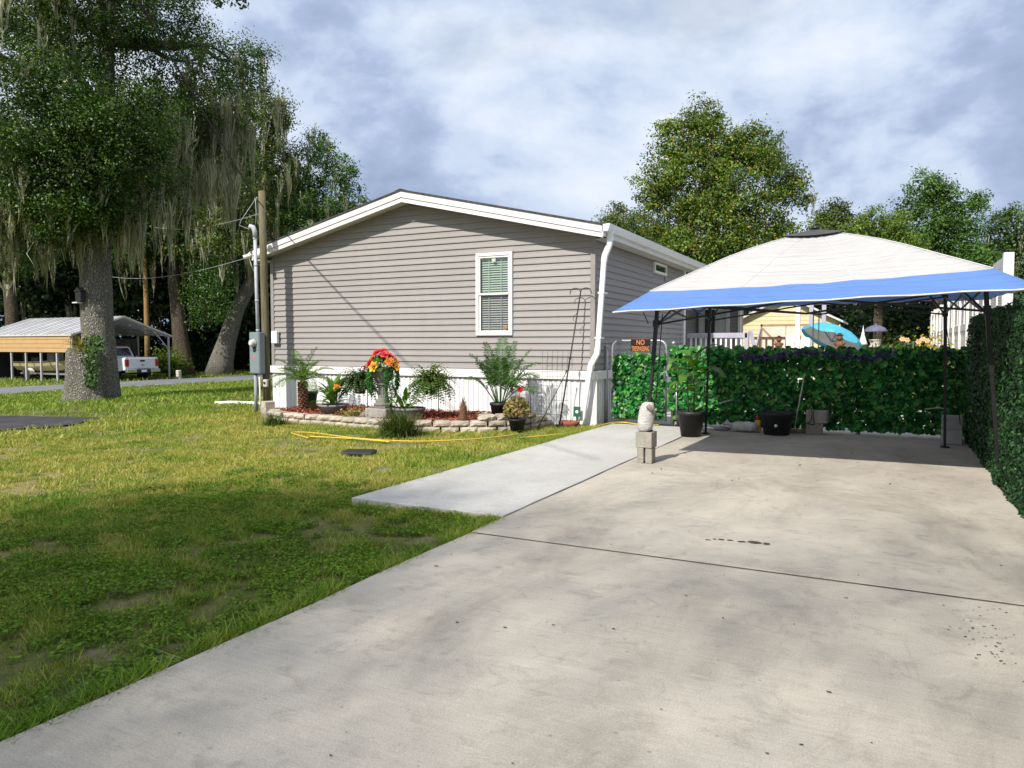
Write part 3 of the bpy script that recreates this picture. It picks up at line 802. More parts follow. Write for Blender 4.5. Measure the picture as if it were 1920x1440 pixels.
b = MB(); b.tube([(PX-.12, by-.08, .82), (PX-.12, by-.08, -.06)], .036, 10); b.build("conduit", mat("lower_conduit", (.30, .33, .36)), pole)
b = MB(); b.tube([(PX-.02, by-.07, .82), (PX, by-.07, -.06)], .016, 8); b.build("ground_conduit", m_alu, pole)
b = MB(); b.bbox((PX+.04, PY-.155, .52), (PX+.15, PY-.09, .68), .012); ob = b.build("outlet_box", mat("beige_box", (.55, .52, .46)), pole)
b = MB(); b.lathe([(0, 0), (.025, 0), (.025, .02), (0, .022)], 10, m=Matrix.Translation((PX+.10, PY-.156, .61)) @ RX90); b.build("receptacle", m_blackp, ob)
b = MB(); b.lathe([(0, -.035), (.03, -.03), (.035, 0), (.03, .03), (0, .035)], 10, c=(PX-.15, PY-.06, 4.5)); b.build("insulator", mat("porcelain", (.5, .5, .48)), pole)
b = MB(); b.tube([(PX-.13, PY-.10, 4.5), (PX-.115, PY-.10, 4.2), (PX-.14, PY-.10, 3.95)], .007, 5); b.build("drip_wire", m_pvc, pole)
m_wire = mat("black_wire", (.02, .02, .022), None, 4, .5)
m_wireg = mat("grey_wire", (.35, .36, .37), None, 4, .5)
def sag(a, c, s, n=24): 
    a, c = Vector(a), Vector(c); return [a.lerp(c, i/n) - Vector((0, 0, s * 4 * (i/n) * (1 - i/n))) for i in range(n + 1)]
b = MB(); b.tube(sag((PX-.15, PY-.06, 4.5), (-4.5, 0.0, 8.1), .25), .015, 6); p2 = b.build("service_cable", m_wire, None, "thick black service cable climbing from the pole top past the oak", "cable")
b = MB(); b.tube([(PX-.16, PY-.08, 4.48), (PX-.45, PY-.2, 4.05), (PX-.5, PY-.2, 3.95), (PX-.3, PY-.12, 3.86), (PX-.24, PY-.14, 3.90)], .008, 5); b.build("drop_wire", m_wireg, None, "short grey drop wire looping from the pole to the weatherhead", "cable")
b = MB(); b.tube(sag((-12.6, 12.2, 3.42), (-34, 22.0, 5.0), .5), .008, 5); b.build("phone_line", m_wireg, None, "thin pale line strung from the left eave to the woods", "cable")
b = MB(); b.tube(sag((PX-.1, PY, 4.2), (-36, 26.0, 8.2), .5), .008, 5); b.build("phone_line", m_wireg, None, "thin pale line from the pole through the moss", "cable")
b = MB(); b.tube([(-14.6, 12.7, -.01), (-14.35, 12.95, .0), (-14.0, 13.0, .0), (-12.5, 12.9, .02)], .045, 10); b.build("drain_pipe", m_alu, None, "white drain pipe lying on the grass left of the pole", "pipe")

# ------------------------------------------------------------------ raised bed
def stone_mat(name, c1, c2):
    m, nt, o = newmat(name); g = N(nt)
    v = g.coord(kind="Object")
    c = g.mix(g.ramp(g.noise(6, 8, 0.75, v), [(0.34, 0.0), (0.66, 1.0)]), c1, c2)
    c = g.mix(1.0, c, g.ramp(g.objrand(), [(0, .82), (1, 1.1)]), 'MULTIPLY')
    dk = g.ramp(g.noise(11, 8, .8, g.coord(loc=(5, 2, 1))), [(.50, 0.0), (.66, 1.0)])
    c = g.mix(g.math('MULTIPLY', dk, .55), c, (.16, .14, .11))
    p = g.bsdf(c, .92, .15, g.bump(g.noise(34, 7, .75, v), .9, .02)); nt.links.new(p.outputs[0], o.inputs[0]); return m
m_stone = stone_mat("cast_wall_stone", (.56, .50, .41), (.40, .345, .27))
def rough_block(seed, w, d, h):
    """split-face wall block: flat top, sides tapering back, broken front"""
    rr = random.Random(seed); nx_, nz_ = 5, 3
    vs = []; fs = []
    for k in range(nz_ + 1):
        for i in range(nx_ + 1):
            u = i / nx_; t = k / nz_
            e = min(u, 1-u, t, 1-t)
            bul = (0.5 if e == 0 else 1.0) * rr.uniform(.012, .045)
            vs.append((-w/2 + w*u, -d/2 - bul + (.022 if e == 0 else 0), h*t))
    for k in range(nz_):
        for i in range(nx_): a = k*(nx_+1)+i; fs.append((a, a+1, a+nx_+2, a+nx_+1))
    n0 = len(vs); bw = w * .36
    vs += [(-bw, d/2, 0), (bw, d/2, 0), (bw, d/2, h), (-bw, d/2, h)]
    top = [nz_*(nx_+1)+i for i in range(nx_+1)]; bot = list(range(nx_+1))
    fs += [tuple(top + [n0+2, n0+3]), tuple(bot[::-1] + [n0, n0+1]), (n0, n0+3, n0+2, n0+1)]
    fs += [tuple([k*(nx_+1) for k in range(nz_+1)][::-1] + [n0, n0+3][::1]), tuple([k*(nx_+1)+nx_ for k in range(nz_+1)] + [n0+2, n0+1])]
    b = MB(); b.add(vs, fs); me = b.mesh("wall_block"); me.materials.append(m_stone); return me
blk = [rough_block(s, .285 + .02*(s % 3), .19, .098) for s in range(8)]
wall = thing("retaining_wall", (-8.0, 10.3, -.05), "low curved retaining wall of split tan blocks edging the flower bed", "retaining wall")
PATH = [(-10.9, 11.0), (-10.62, 10.62), (-10.2, 10.42), (-9.6, 10.33), (-9.0, 10.31), (-8.4, 10.24), (-7.8, 10.2), (-7.2, 10.2), (-6.7, 10.38), (-6.25, 10.62), (-5.85, 10.9), (-5.62, 11.2), (-5.56, 11.6), (-5.55, 12.3)]
def along(path, step, off):
    pts = [Vector(p) for p in path]; seg = []
    tot = 0
    for a, c in zip(pts, pts[1:]): seg.append((tot, a, c)); tot += (c-a).length
    s = off; out = []
    while s < tot:
        for (t0, a, c) in seg:
            if t0 <= s <= t0 + (c-a).length:
                d = (c-a).normalized(); out.append((a + d*(s-t0), math.atan2(d.y, d.x), s/tot)); break
        s += step
    return out
r3 = random.Random(12)
for course, (off, zc) in enumerate(((.16, -.05), (.02, .05), (.16, .15))):
    for (p, a, t) in along(PATH, .303, off):
        if course == 2 and (t < .74 or t > .90): continue
        setb = .012 * course
        inst("wall_block", blk[r3.randrange(8)], wall, (p.x - math.sin(a)*setb + r3.uniform(-.008, .008), p.y + math.cos(a)*setb, zc + r3.uniform(-.003, .003)), (r3.uniform(-.03, .03), r3.uniform(-.02, .02), a + r3.uniform(-.05, .05)))
me = rough_block(31, .30, .22, .24)
o = bpy.data.objects.new("standing_stone", me); o.location = (-10.93, 10.82, -.03); o.rotation_euler = (.03, .04, -.5); o.scale = (.95, .9, 1.35); col.objects.link(o)
tag(o, "pale upright stone block at the pole end of the bed wall", "stone")
# soil and red mulch
m_mulch = mat("bed_soil", (.09, .035, .02), (.16, .06, .035), 14, .95, .1, .8, 60, .02)
inner = [(-11.0, 12.33), (-10.85, 11.05), (-10.55, 10.7), (-10.15, 10.5), (-9.6, 10.42), (-9.0, 10.4), (-8.4, 10.33), (-7.8, 10.29), (-7.2, 10.29), (-6.7, 10.47), (-6.25, 10.72), (-5.95, 11.0), (-5.72, 11.4), (-5.68, 12.33)]
b = MB(); vs = [(-8.2, 11.5, .135)] + [(x_, y_, .105) for x_, y_ in inner] + [(x_, y_, -.1) for x_, y_ in inner]; n = len(inner)
b.add(vs, [(0, 1+i, 1+(i+1) % n) for i in range(n)] + [(1+i, 1+n+i, 1+n+(i+1) % n, 1+(i+1) % n) for i in range(n)])
b.build("bed_soil", m_mulch, None, kind="structure")
n = 5200; x = rng.uniform(-11, -5.4, n); y = rng.uniform(10.2, 12.3, n); k = inpoly(x, y, inner); x, y = x[k], y[k]; n = len(x)
zc = .125 + .02*vnoise(x, y, 3, 4) + rng.uniform(0, .015, n)
P = np.stack([x, y, zc], -1); Nn = unit(np.array([0, 0, 1.]) + rng.normal(0, .5, (n, 3)))
m_chip = leafmat("red_mulch_chips", [(0, (.16, .035, .02)), (.5, (.30, .075, .045)), (1, (.42, .15, .09))], 6.0, .7, .0, .8, .15)
put("mulch", leaves_mesh("mulch", P, Nn, .075, rng, .38), m_chip, kind="stuff", label="red wood-chip mulch filling the raised bed", cat="mulch")

# ------------------------------------------------------------------ plants
m_palm = leafmat("palm_leaflets", [(0, (.05, .12, .02)), (.5, (.10, .20, .035)), (1, (.20, .30, .07))], 3.0, .7, .35)
m_majesty = leafmat("majesty_leaflets", [(0, (.03, .085, .018)), (.6, (.06, .15, .03)), (1, (.13, .24, .05))], 3.0, .7, .3)
m_fern = leafmat("fern_fronds", [(0, (.035, .085, .012)), (.6, (.08, .155, .022)), (1, (.18, .25, .05))], 5.0, .6, .35)
m_fernd = leafmat("dark_fern_fronds", [(0, (.018, .045, .008)), (.7, (.04, .085, .015)), (1, (.10, .15, .03))], 5.0, .6, .3)
m_canna = leafmat("broad_leaves", [(0, (.05, .13, .018)), (.6, (.10, .22, .03)), (1, (.20, .33, .06))], 5.0, .7, .35)
m_cover = leafmat("variegated_leaves", [(0, (.10, .14, .03)), (.4, (.28, .27, .08)), (.75, (.30, .15, .06)), (1, (.40, .33, .14))], 8.0, .7, .2)
m_grassy = leafmat("grassy_shrub", [(0, (.03, .07, .012)), (.6, (.07, .13, .022)), (1, (.20, .20, .05))], 4.0, .6, .3)
m_trunk = mat("palm_trunk", (.13, .06, .035), (.22, .13, .08), 16, .95, .1, .8, 40, .02)
m_stem = mat("green_stem", (.06, .11, .03), (.10, .13, .05), 8, .7)
m_dirt = mat("potting_soil", (.03, .022, .016), (.06, .045, .03), 30, .95, .1, .6, 80)
def frond(base, az, el, ln, droop, nl=22, ll=.22, w=.014, seed=0, vee=.5, plume=0.3):
    """arching rachis with leaflets on both sides"""
    rr = random.Random(seed); b = MB(); pts = []
    base = Vector(base); d = Vector((math.cos(az)*math.cos(el), math.sin(az)*math.cos(el), math.sin(el))); p = base.copy(); n = 12
    for i in range(n + 1):
        pts.append(p.copy()); p = p + d * (ln/n); d = (d + Vector((0, 0, -droop/n)) * (0.4 + 1.6*i/n)).normalized()
    b.tube(pts, [.008*(1 - .8*i/n) + .0015 for i in range(n+1)], 4, smooth=True)
    for k in range(nl):
        t = .12 + .88 * k/(nl-1); i = min(int(t*n), n-1); q = pts[i].lerp(pts[i+1], t*n - i); ax = (pts[i+1]-pts[i]).normalized()
        side = ax.cross(Vector((0, 0, 1)))
        if side.length < .05: side = Vector((math.sin(az), -math.cos(az), 0))
        side.normalize(); up = side.cross(ax).normalized()
        L_ = ll * (math.sin(math.pi*(.12 + .83*t))**.6) * rr.uniform(.85, 1.1)
        for s in (-1, 1):
            v = (side*s*.85 + ax*.55 + up*(vee + rr.uniform(-plume, plume))*.6).normalized()
            e = q + v*L_*.55; tip = q + v*L_ + Vector((0, 0, -.16*L_*(1 + droop)))
            ws = v.cross(up).normalized() * w
            if ws.length < 1e-6: ws = ax*w
            b.add([q - ws*.4, q + ws*.4, e + ws, tip, e - ws], [(0, 1, 2, 4), (4, 2, 3)])
    return b
def pot(name, prof, c, m, parent, sx=1, sy=1, n=24): 
    b = MB(); b.lathe(prof, n, c, sx, sy); return b.build(name, m, parent)
# pygmy date palm
bx, by_ = -10.33, 11.15
t = thing("pygmy_palm", (bx, by_, .12), "small pygmy date palm with rough brown trunk in the red mulch", "palm")
b = MB(); pts = [(bx, by_, .08), (bx-.005, by_, .3), (bx-.01, by_, .5), (bx-.02, by_, .70)]
b.tube(pts, [.085, .075, .08, .05], 12)
rr = random.Random(2)
for i in range(90):
    z = .12 + .56*i/90; a = i*2.4; r_ = .078
    M4 = Matrix.Translation((bx-.01 + math.cos(a)*r_, by_ + math.sin(a)*r_, z)) @ Matrix.Rotation(a, 4, 'Z') @ Matrix.Rotation(R(-35), 4, 'Y')
    b.box((-.012, -.022, -.012), (.03, .022, .014), M4)
b.build("trunk", m_trunk, t)
for i in range(19):
    a = i*2.399 + .3; el = R(72 - 62*(i/19)**.8); frond((bx-.02, by_, .70), a, el, .58 + .16*rr.random(), .85 + .5*i/19, 26, .20, .008, i, .5).build("frond", m_palm, t)
# green pot behind it
gp_ = thing("green_pot", (-10.72, 11.75, .12), "dark green nursery pot standing behind the pygmy palm", "plant pot")
m_gpot = mat("green_pot_plastic", (.03, .06, .03), (.05, .09, .045), 6, .5)
pot("shell", [(0, 0), (.12, 0), (.165, .28), (.185, .29), (.185, .34), (.165, .34), (.16, .30), (0, .30)], (-10.72, 11.75, .11), m_gpot, gp_)
b = MB(); b.lathe([(0, 0), (.155, 0), (.15, .02), (0, .03)], 16, (-10.72, 11.75, .405)); b.build("soil", m_dirt, gp_)
# canna in a grey pot
def broad_leaf(b, base, az, el, ln, w, droop, n=6, cup=.25):
    d = Vector((math.cos(az)*math.cos(el), math.sin(az)*math.cos(el), math.sin(el))); p = Vector(base); rows = []
    for i in range(n+1):
        t = i/n; ww = w * (math.sin(math.pi*min(1, .08 + .92*t**.8))**.75 if i < n else .02)
        s = d.cross(Vector((0, 0, 1))); s = s.normalized() if s.length > .05 else Vector((-math.sin(az), math.cos(az), 0)); u = s.cross(d).normalized()
        rows.append((p - s*ww/2 + u*ww*cup*.5, p.copy(), p + s*ww/2 + u*ww*cup*.5)); p = p + d*(ln/n); d = (d + Vector((0, 0, -droop/n*(.5+1.5*t)))).normalized()
    vs = [v for r_ in rows for v in r_]; fs = []
    for i in range(n): a = i*3; fs += [(a, a+1, a+4, a+3), (a+1, a+2, a+5, a+4)]
    b.add(vs, fs, True)
m_cpot = mat("grey_resin_pot", (.17, .165, .165), (.24, .235, .23), 4, .6)
cx, cy = -9.2, 10.72
t = thing("canna_plant", (cx, cy, .11), "broad-leaved canna with one orange flower in a grey pot", "potted plant")
pot("pot", [(0, 0), (.19, 0), (.26, .17), (.28, .18), (.28, .21), (.25, .21), (.24, .18), (0, .18)], (cx, cy, .10), m_cpot, t)
b = MB(); b.lathe([(0, 0), (.235, 0), (.2, .015), (0, .02)], 16, (cx, cy, .281)); b.build("soil", m_dirt, t)
rr = random.Random(5)
for i in range(34):
    a = i*2.4; o_ = rr.uniform(.02, .12); h0 = .28 + rr.uniform(0, .28)
    b = MB(); broad_leaf(b, (cx + math.cos(a)*o_, cy + math.sin(a)*o_, h0), a, R(rr.uniform(15, 75)), rr.uniform(.30, .46), rr.uniform(.08, .125), rr.uniform(.5, 1.3)); b.build("leaf", m_canna, t)
b = MB()
for i in range(6): a = i*1.05; b.tube([(cx + .05*math.cos(a), cy + .05*math.sin(a), .28), (cx + .09*math.cos(a), cy + .09*math.sin(a), .60)], .008, 5)
b.tube([(cx+.06, cy-.05, .28), (cx+.16, cy-.08, .62)], .007, 5); b.build("stem", m_stem, t)
def flower(name, c, d, r_, m, parent, petals=6, layers=2, seed=0, wide=.62, core=None):
    rr = random.Random(seed); b = MB(); q = Vector(d).to_track_quat('Z', 'Y')
    for L_ in range(layers):
        for k in range(petals):
            a = 2*math.pi*(k + .5*L_)/petals + rr.uniform(-.1, .1); el = .25 + .55*L_ + rr.uniform(-.1, .15); rad = r_*(1 - .28*L_)
            u = Vector((math.cos(a), math.sin(a), 0)); s = Vector((-math.sin(a), math.cos(a), 0))*rad*wide*.5
            P_ = [Vector((0, 0, 0)), u*rad*.55*math.cos(el) + Vector((0, 0, rad*.55*math.sin(el))) + s, u*rad*math.cos(el*.7) + Vector((0, 0, rad*math.sin(el*.7))), u*rad*.55*math.cos(el) + Vector((0, 0, rad*.55*math.sin(el))) - s]
            b.add([Vector(c) + q @ p for p in P_], [(0, 1, 2, 3)])
    o = b.build(name, m, parent)
    if core:
        bb = MB(); bb.lathe([(0, -.01), (r_*.2, 0), (r_*.22, r_*.2), (0, r_*.32)], 8, m=Matrix.Translation(c) @ q.to_matrix().to_4x4()); bb.build("flower_core", core, o)
    return o
def petal(name, c1, c2): return leafmat(name, [(0, c1), (1, c2)], 9, .85, .25, .55, .2)
m_red = petal("red_petals", (.50, .010, .018), (.66, .035, .04)); m_yel = petal("yellow_petals", (.75, .36, .02), (.85, .52, .06)); m_ora = petal("orange_petals", (.72, .16, .02), (.80, .28, .04)); m_pink = petal("pink_petals", (.58, .05, .06), (.66, .11, .11)); m_mag = petal("magenta_petals", (.42, .03, .10), (.55, .08, .16))
m_core = mat("flower_core", (.20, .09, .02), (.3, .16, .04), 30, .8)
flower("flower", (cx+.17, cy-.09, .64), (.2, -.8, .4), .085, m_ora, t, 5, 2, 4, .8)
# urn with silk flowers
ux, uy = -7.98, 10.62
m_urn = stone_mat("cast_concrete_urn", (.30, .29, .27), (.21, .20, .185))
t = thing("stone_urn", (ux, uy, .10), "grey fluted pedestal urn on a square concrete plinth", "urn")
b = MB(); b.bbox((ux-.24, uy-.22, .09), (ux+.22, uy+.22, .30), .012); b.build("plinth", stone_mat("plinth_concrete", (.36, .34, .31), (.27, .25, .22)), t)
b = MB(); b.bbox((ux-.16, uy-.16, .302), (ux+.16, uy+.16, .335), .008); b.lathe([(0, 0), (.16, 0), (.165, .03), (.15, .05), (.115, .065), (.125, .09), (.10, .115), (.085, .15)], 26, (ux, uy, .336)); b.build("base", m_urn, t)
b = MB()
n = 16; vs = []; prof = [(.088, .48), (.078, .53), (.076, .60), (.078, .67), (.088, .705)]
for (r_, z) in prof:
    for k in range(n*3): a = 2*math.pi*k/(n*3); rr_ = r_*(1.07 if k % 3 else .88); vs.append((ux + rr_*math.cos(a), uy + rr_*math.sin(a), z))
m3 = n*3; b.add(vs, [(i*m3+k, i*m3+(k+1) % m3, (i+1)*m3+(k+1) % m3, (i+1)*m3+k) for i in range(len(prof)-1) for k in range(m3)]); b.build("column", m_urn, t)
b = MB(); b.lathe([(0, 0), (.10, 0), (.115, .02), (.10, .04), (.11, .06), (.145, .085), (.17, .14), (.185, .22), (.19, .27), (.225, .285), (.23, .305), (.20, .31), (.18, .28), (0, .27)], 28, (ux, uy, .70)); b.build("bowl", m_urn, t)
fl = thing("flower_arrangement", (ux, uy, .98), "red, yellow and orange flowers with trailing greenery filling the stone urn", "flowers")
rr = random.Random(7)
spots = [(m_red, 0, 0, .30, .13), (m_red, -.05, -.10, .27, .12), (m_pink, .09, -.07, .25, .12), (m_pink, .13, .03, .22, .11), (m_red, -.02, .08, .27, .11), (m_yel, -.19, -.02, .19, .12), (m_yel, -.24, .05, .13, .10), (m_red, -.15, -.17, .10, .11), (m_yel, -.01, -.25, .04, .115), (m_ora, .21, -.10, .13, .10), (m_ora, .22, .08, .14, .09), (m_yel, .28, .02, .03, .09), (m_mag, -.29, -.12, .02, .09), (m_red, -.26, .14, .1, .08)]
for i, (mm, dx, dy_, dz, r_) in enumerate(spots):
    flower("flower", (ux+dx, uy+dy_, .99+dz), (dx*1.6, dy_*1.6 - .12, .12 + dz), r_, mm, fl, 8 if mm is m_red else 6, 3 if mm is not m_ora else 2, i, .5 if mm is m_red else .75, m_core if mm in (m_yel, m_ora) else None)
n = 260; a = rng.uniform(0, 6.28, n); r_ = rng.uniform(.05, .27, n)
P = np.stack([ux + r_*np.cos(a), uy + r_*np.sin(a), 1.0 + .18*(1 - (r_/.27)**2) + rng.uniform(-.04, .06, n)], -1)
put("foliage", leaves_mesh("foliage", P, unit(rng.normal(0, .6, (n, 3)) + np.array([0, -.2, .6])), .10, rng, .45), m_canna, fl)["kind"] = "stuff"
Ps = []
for a0, ln in ((3.6, .46), (4.0, .40), (3.1, .42), (5.6, .62), (5.95, .66), (.1, .5), (4.4, .33), (2.5, .4), (.8, .4)):
    for q in range(11):
        a = a0 + rng.normal(0, .16); L_ = ln * rng.uniform(.7, 1.1)
        for s in np.linspace(0, 1, 26): Ps.append((ux + (.23 + .05*math.sin(s*3))*math.cos(a) + rng.normal(0, .012), uy + (.23 + .05*math.sin(s*3))*math.sin(a) + rng.normal(0, .012), 1.02 - s*L_))
P = np.array(Ps); m_trail = leafmat("trailing_greens", [(0, (.02, .10, .02)), (.6, (.045, .17, .04)), (1, (.09, .25, .07))], 6, .75, .3)
put("trailing_vines", leaves_mesh("trailing_vines", P, unit(rng.normal(0, 1, (len(P), 3))), .045, rng, .45, 1.0), m_trail, fl)["kind"] = "stuff"
# ferns hung on low hooks
m_iron = mat("black_iron", (.014, .014, .015), (.03, .025, .022), 20, .5, .4)
def fern_ball(name, c, rx, rzz, nf, m, parent, ln=.34, seed=0, droop=1.4):
    g = np.random.default_rng(seed); Vs = []
    for i in range(nf):
        a = g.uniform(0, 6.283); el = g.uniform(.1, 1.35); L_ = ln*g.uniform(.7, 1.2)
        d = np.array([math.cos(a)*math.cos(el), math.sin(a)*math.cos(el), math.sin(el)]); p = np.array(c, float) + d*.04
        for s in range(10):
            p = p + d*L_/10; d = d + np.array([0, 0, -droop/10*(.5 + s*.16)]); d /= np.linalg.norm(d)
            sd = np.cross(d, [0, 0, 1.]); sd /= max(np.linalg.norm(sd), 1e-6); w = .06*(1 - s/11)*g.uniform(.8, 1.2)
            for sg in (-1, 1):
                q = p + sd*sg*w + np.array([0, 0, -.4*w])
                Vs += [p, p + d*.022, q + d*.018, q - d*.004]
    V = np.array(Vs); o = put(name, npmesh(name, V, np.arange(len(V)).reshape(-1, 4)), m, parent); o["kind"] = "stuff"; return o
def hook_fern(loc, h, label, m, seed, side, planter_label=None):
    x, y = loc
    t = thing("shepherd_hook", (x+side*.17, y, .1), "black wire hook carrying the " + label, "hook")
    b = MB(); X = x + side*.17
    b.tube([(X, y, .05), (X, y, h-.12), (X-side*.02, y, h-.04), (X-side*.085, y, h), (X-side*.15, y, h-.04), (X-side*.17, y, h-.12), (X-side*.165, y, h-.16)], .007, 6); b.build("rod", m_iron, t)
    f = thing("hanging_fern", (x, y, h-.5), label, "fern")
    b = MB(); b.lathe([(0, 0), (.08, 0), (.12, .10), (.125, .11), (.11, .11), (0, .10)], 16, (x, y, h-.52)); b.build("basket", m_blackp, f)
    b = MB()
    for k in range(3): a = k*2.094; b.tube([(x + .12*math.cos(a), y + .12*math.sin(a), h-.41), (x, y, h-.16)], .003, 4)
    b.build("hanger", m_iron, f)
    fern_ball("fronds", (x, y, h-.40), .3, .2, 260, m, f, .50, seed, 2.0)
hook_fern((-8.83, 11.05), 1.02, "dark hanging fern left of the urn", m_fernd, 3, 1)
hook_fern((-7.22, 10.98), 1.06, "bright green hanging fern right of the urn", m_fern, 4, 1)
# low bowl planter
cx, cy = -7.5, 10.72
t = thing("planter_bowl", (cx, cy, .11), "wide grey bowl planter with yellow-green leaves beside the urn", "planter")
pot("bowl", [(0, 0), (.22, 0), (.25, .05), (.27, .17), (.295, .18), (.295, .215), (.265, .215), (.255, .18), (0, .18)], (cx, cy, .10), m_cpot, t)
b = MB(); b.lathe([(0, 0), (.25, 0), (.2, .012), (0, .02)], 16, (cx, cy, .281)); b.build("soil", m_dirt, t)
rr = random.Random(9)
for i in range(30):
    a = i*2.4; b = MB(); broad_leaf(b, (cx - .08 + .1*math.cos(a), cy - .03 + .1*math.sin(a), .29 + rr.uniform(0, .26)), a, R(rr.uniform(0, 70)), rr.uniform(.24, .40), .07, rr.uniform(.6, 1.5)); b.build("leaf", m_canna, t)
# variegated ground cover and a rock
n = 900; x = rng.normal(-8.55, .16, n); y = rng.normal(10.6, .12, n); z = .14 + np.abs(rng.normal(0, .05, n))
put("ground_cover", leaves_mesh("ground_cover", np.stack([x, y, z], -1), unit(rng.normal(0, .5, (n, 3)) + np.array([0, -.1, .8])), .055, rng, .6), m_cover, None, "low clump of yellow and bronze leaves left of the plinth", "plant")
def rock(name, c, r_, seed, m, label, cat, sq=(1, .8, .6)):
    bm = bmesh.new(); bmesh.ops.create_icosphere(bm, subdivisions=2, radius=1); rr = random.Random(seed)
    for v in bm.verts:
        k = 1 + rr.uniform(-.14, .14); v.co = Vector((v.co.x*sq[0]*r_*k, v.co.y*sq[1]*r_*k, max(v.co.z, -.5)*sq[2]*r_*k))
    me = bpy.data.meshes.new(name); bm.to_mesh(me); bm.free(); o = put(name, me, m, None, label, cat); o.location = c; return o
m_rock = stone_mat("field_stone", (.27, .22, .20), (.18, .15, .135))
rock("rock", (-8.27, 10.52, .10), .14, 4, m_rock, "brownish rock lying at the foot of the urn plinth", "rock")
# pineapple-like sago stub
cx, cy = -6.35, 10.66
t = thing("sago_stub", (cx, cy, .13), "short cut-back sago stub like a pineapple in the mulch", "plant")
b = MB(); b.tube([(cx, cy, .08), (cx, cy, .2), (cx, cy, .36), (cx, cy, .44)], [.06, .068, .055, .02], 12); b.build("core", m_trunk, t)
b = MB()
for i in range(80):
    z = .12 + .33*i/80; a = i*2.4; r_ = .066*(1 - max(0, (z-.3)/.3))
    M4 = Matrix.Translation((cx + math.cos(a)*r_, cy + math.sin(a)*r_, z)) @ Matrix.Rotation(a, 4, 'Z') @ Matrix.Rotation(R(-55), 4, 'Y')
    b.add([M4 @ Vector(p) for p in ((0, -.013, 0), (0, .013, 0), (.045, 0, 0), (0, 0, .012))], [(0, 1, 2), (1, 3, 2), (3, 0, 2)])
for i in range(12): a = i*.55; b.tube([(cx, cy, .42), (cx + .03*math.cos(a), cy + .03*math.sin(a), .53 + .03*math.sin(i*3))], [.006, .001], 4)
b.build("scales", mat("cone_scales", (.15, .07, .04), (.28, .16, .09), 30, .9), t)
# majesty palm in black pot
cx, cy = -6.02, 11.35
t = thing("majesty_palm", (cx, cy, .12), "tall feathery palm in a black pot under the window", "palm")
pot("pot", [(0, 0), (.13, 0), (.165, .24), (.18, .245), (.18, .29), (.16, .29), (.155, .25), (0, .25)], (cx, cy, .12), m_blackp, t)
b = MB(); b.lathe([(0, 0), (.15, 0), (.12, .02), (0, .025)], 16, (cx, cy, .371)); b.build("soil", m_dirt, t)
rr = random.Random(11)
specs = [(100, 84, 1.15, .35), (170, 78, 1.08, .6), (60, 78, 1.1, .5), (200, 70, .95, 1.0), (10, 62, 1.0, 1.3), (-10, 55, .95, 1.6), (30, 70, 1.05, .9), (-60, 72, .8, .8), (-40, 50, .85, 1.5), (250, 68, .75, 1.0), (140, 66, .85, .9), (80, 64, .9, 1.0), (-20, 38, .85, 1.4), (220, 55, .6, 1.2)]
for i, (a, e, l_, dr_) in enumerate(specs):
    ax_, ay_ = cx + .05*math.cos(R(a)), cy + .05*math.sin(R(a))
    b = MB(); d = Vector((math.cos(R(a))*math.cos(R(e)), math.sin(R(a))*math.cos(R(e)), math.sin(R(e))))
    st = Vector((ax_, ay_, .37)); q = st + d*.26; b = frond(q, R(a), R(e), l_*.78, dr_, 26, .26, .011, i + 40, .35); b.tube([st, q], .010, 5); b.build("frond", m_majesty, t)
# croton with red flower
cx, cy = -5.50, 10.98
t = thing("croton_plant", (cx, cy, -.04), "bronze and green croton with a red bloom at the wall's end", "potted plant")
pot("pot", [(0, 0), (.10, 0), (.14, .2), (.155, .205), (.155, .235), (.13, .235), (0, .2)], (cx, cy, -.05), m_blackp, t)
n = 620; a = rng.uniform(0, 6.28, n); e = np.arccos(rng.uniform(-.3, 1, n)); r_ = .22*rng.uniform(.4, 1, n)**.5
P = np.stack([cx + r_*np.sin(e)*np.cos(a), cy + r_*np.sin(e)*np.sin(a), .32 + r_*1.1*np.cos(e)], -1)
put("foliage", leaves_mesh("foliage", P, unit(rng.normal(0, .6, (n, 3)) + np.array([0, -.2, .6])), .085, rng, .42), m_cover, t)["kind"] = "stuff"
b = MB(); b.tube([(cx, cy, .15), (cx+.03, cy, .35), (cx+.08, cy-.05, .66)], .006, 5); b.build("stem", m_stem, t)
flower("flower", (cx+.09, cy-.06, .67), (.2, -.8, .4), .065, m_red, t, 6, 2, 3, .8, m_core)
# bent rods, trellis, hook
b = MB(); b.tube([(-5.42, 11.35, -.06), (-5.45, 11.4, .5), (-5.52, 11.42, .85), (-5.62, 11.45, .97), (-5.78, 11.5, 1.02)], .006, 5); b.build("bent_rod", m_iron, None, "thin black rod bent over at the top beside the croton", "rod")
b = MB(); b.tube([(-5.36, 11.45, -.06), (-5.05, 12.0, .92)], .007, 5); b.tube([(-5.05, 12.0, .92), (-5.04, 12.01, .97)], .013, 6); b.build("stake", m_iron, None, "thin black stake leaning towards the house right of the bed", "stake")
t = thing("wire_trellis", (-5.35, 12.22, -.05), "fine wire trellis panel standing against the white skirting", "trellis")
b = MB()
for k in range(6): x = -5.62 + .1*k; b.tube([(x, 12.2, -.05), (x+.02, 12.22, 1.32)], .0028, 4)
b.build("upright", m_iron, t)
b = MB()
for k in range(5): z = .15 + .26*k; b.tube([(-5.64, 12.2, z), (-5.08, 12.21, z+.01)], .0028, 4)
b.build("crossbar", m_iron, t)
t = thing("shepherd_hook", (-5.08, 11.78, -.05), "tall black double shepherd's hook leaning on the house corner", "hook")
A, B_ = Vector((-5.08, 11.76, -.05)), Vector((-4.86, 12.2, 2.33))
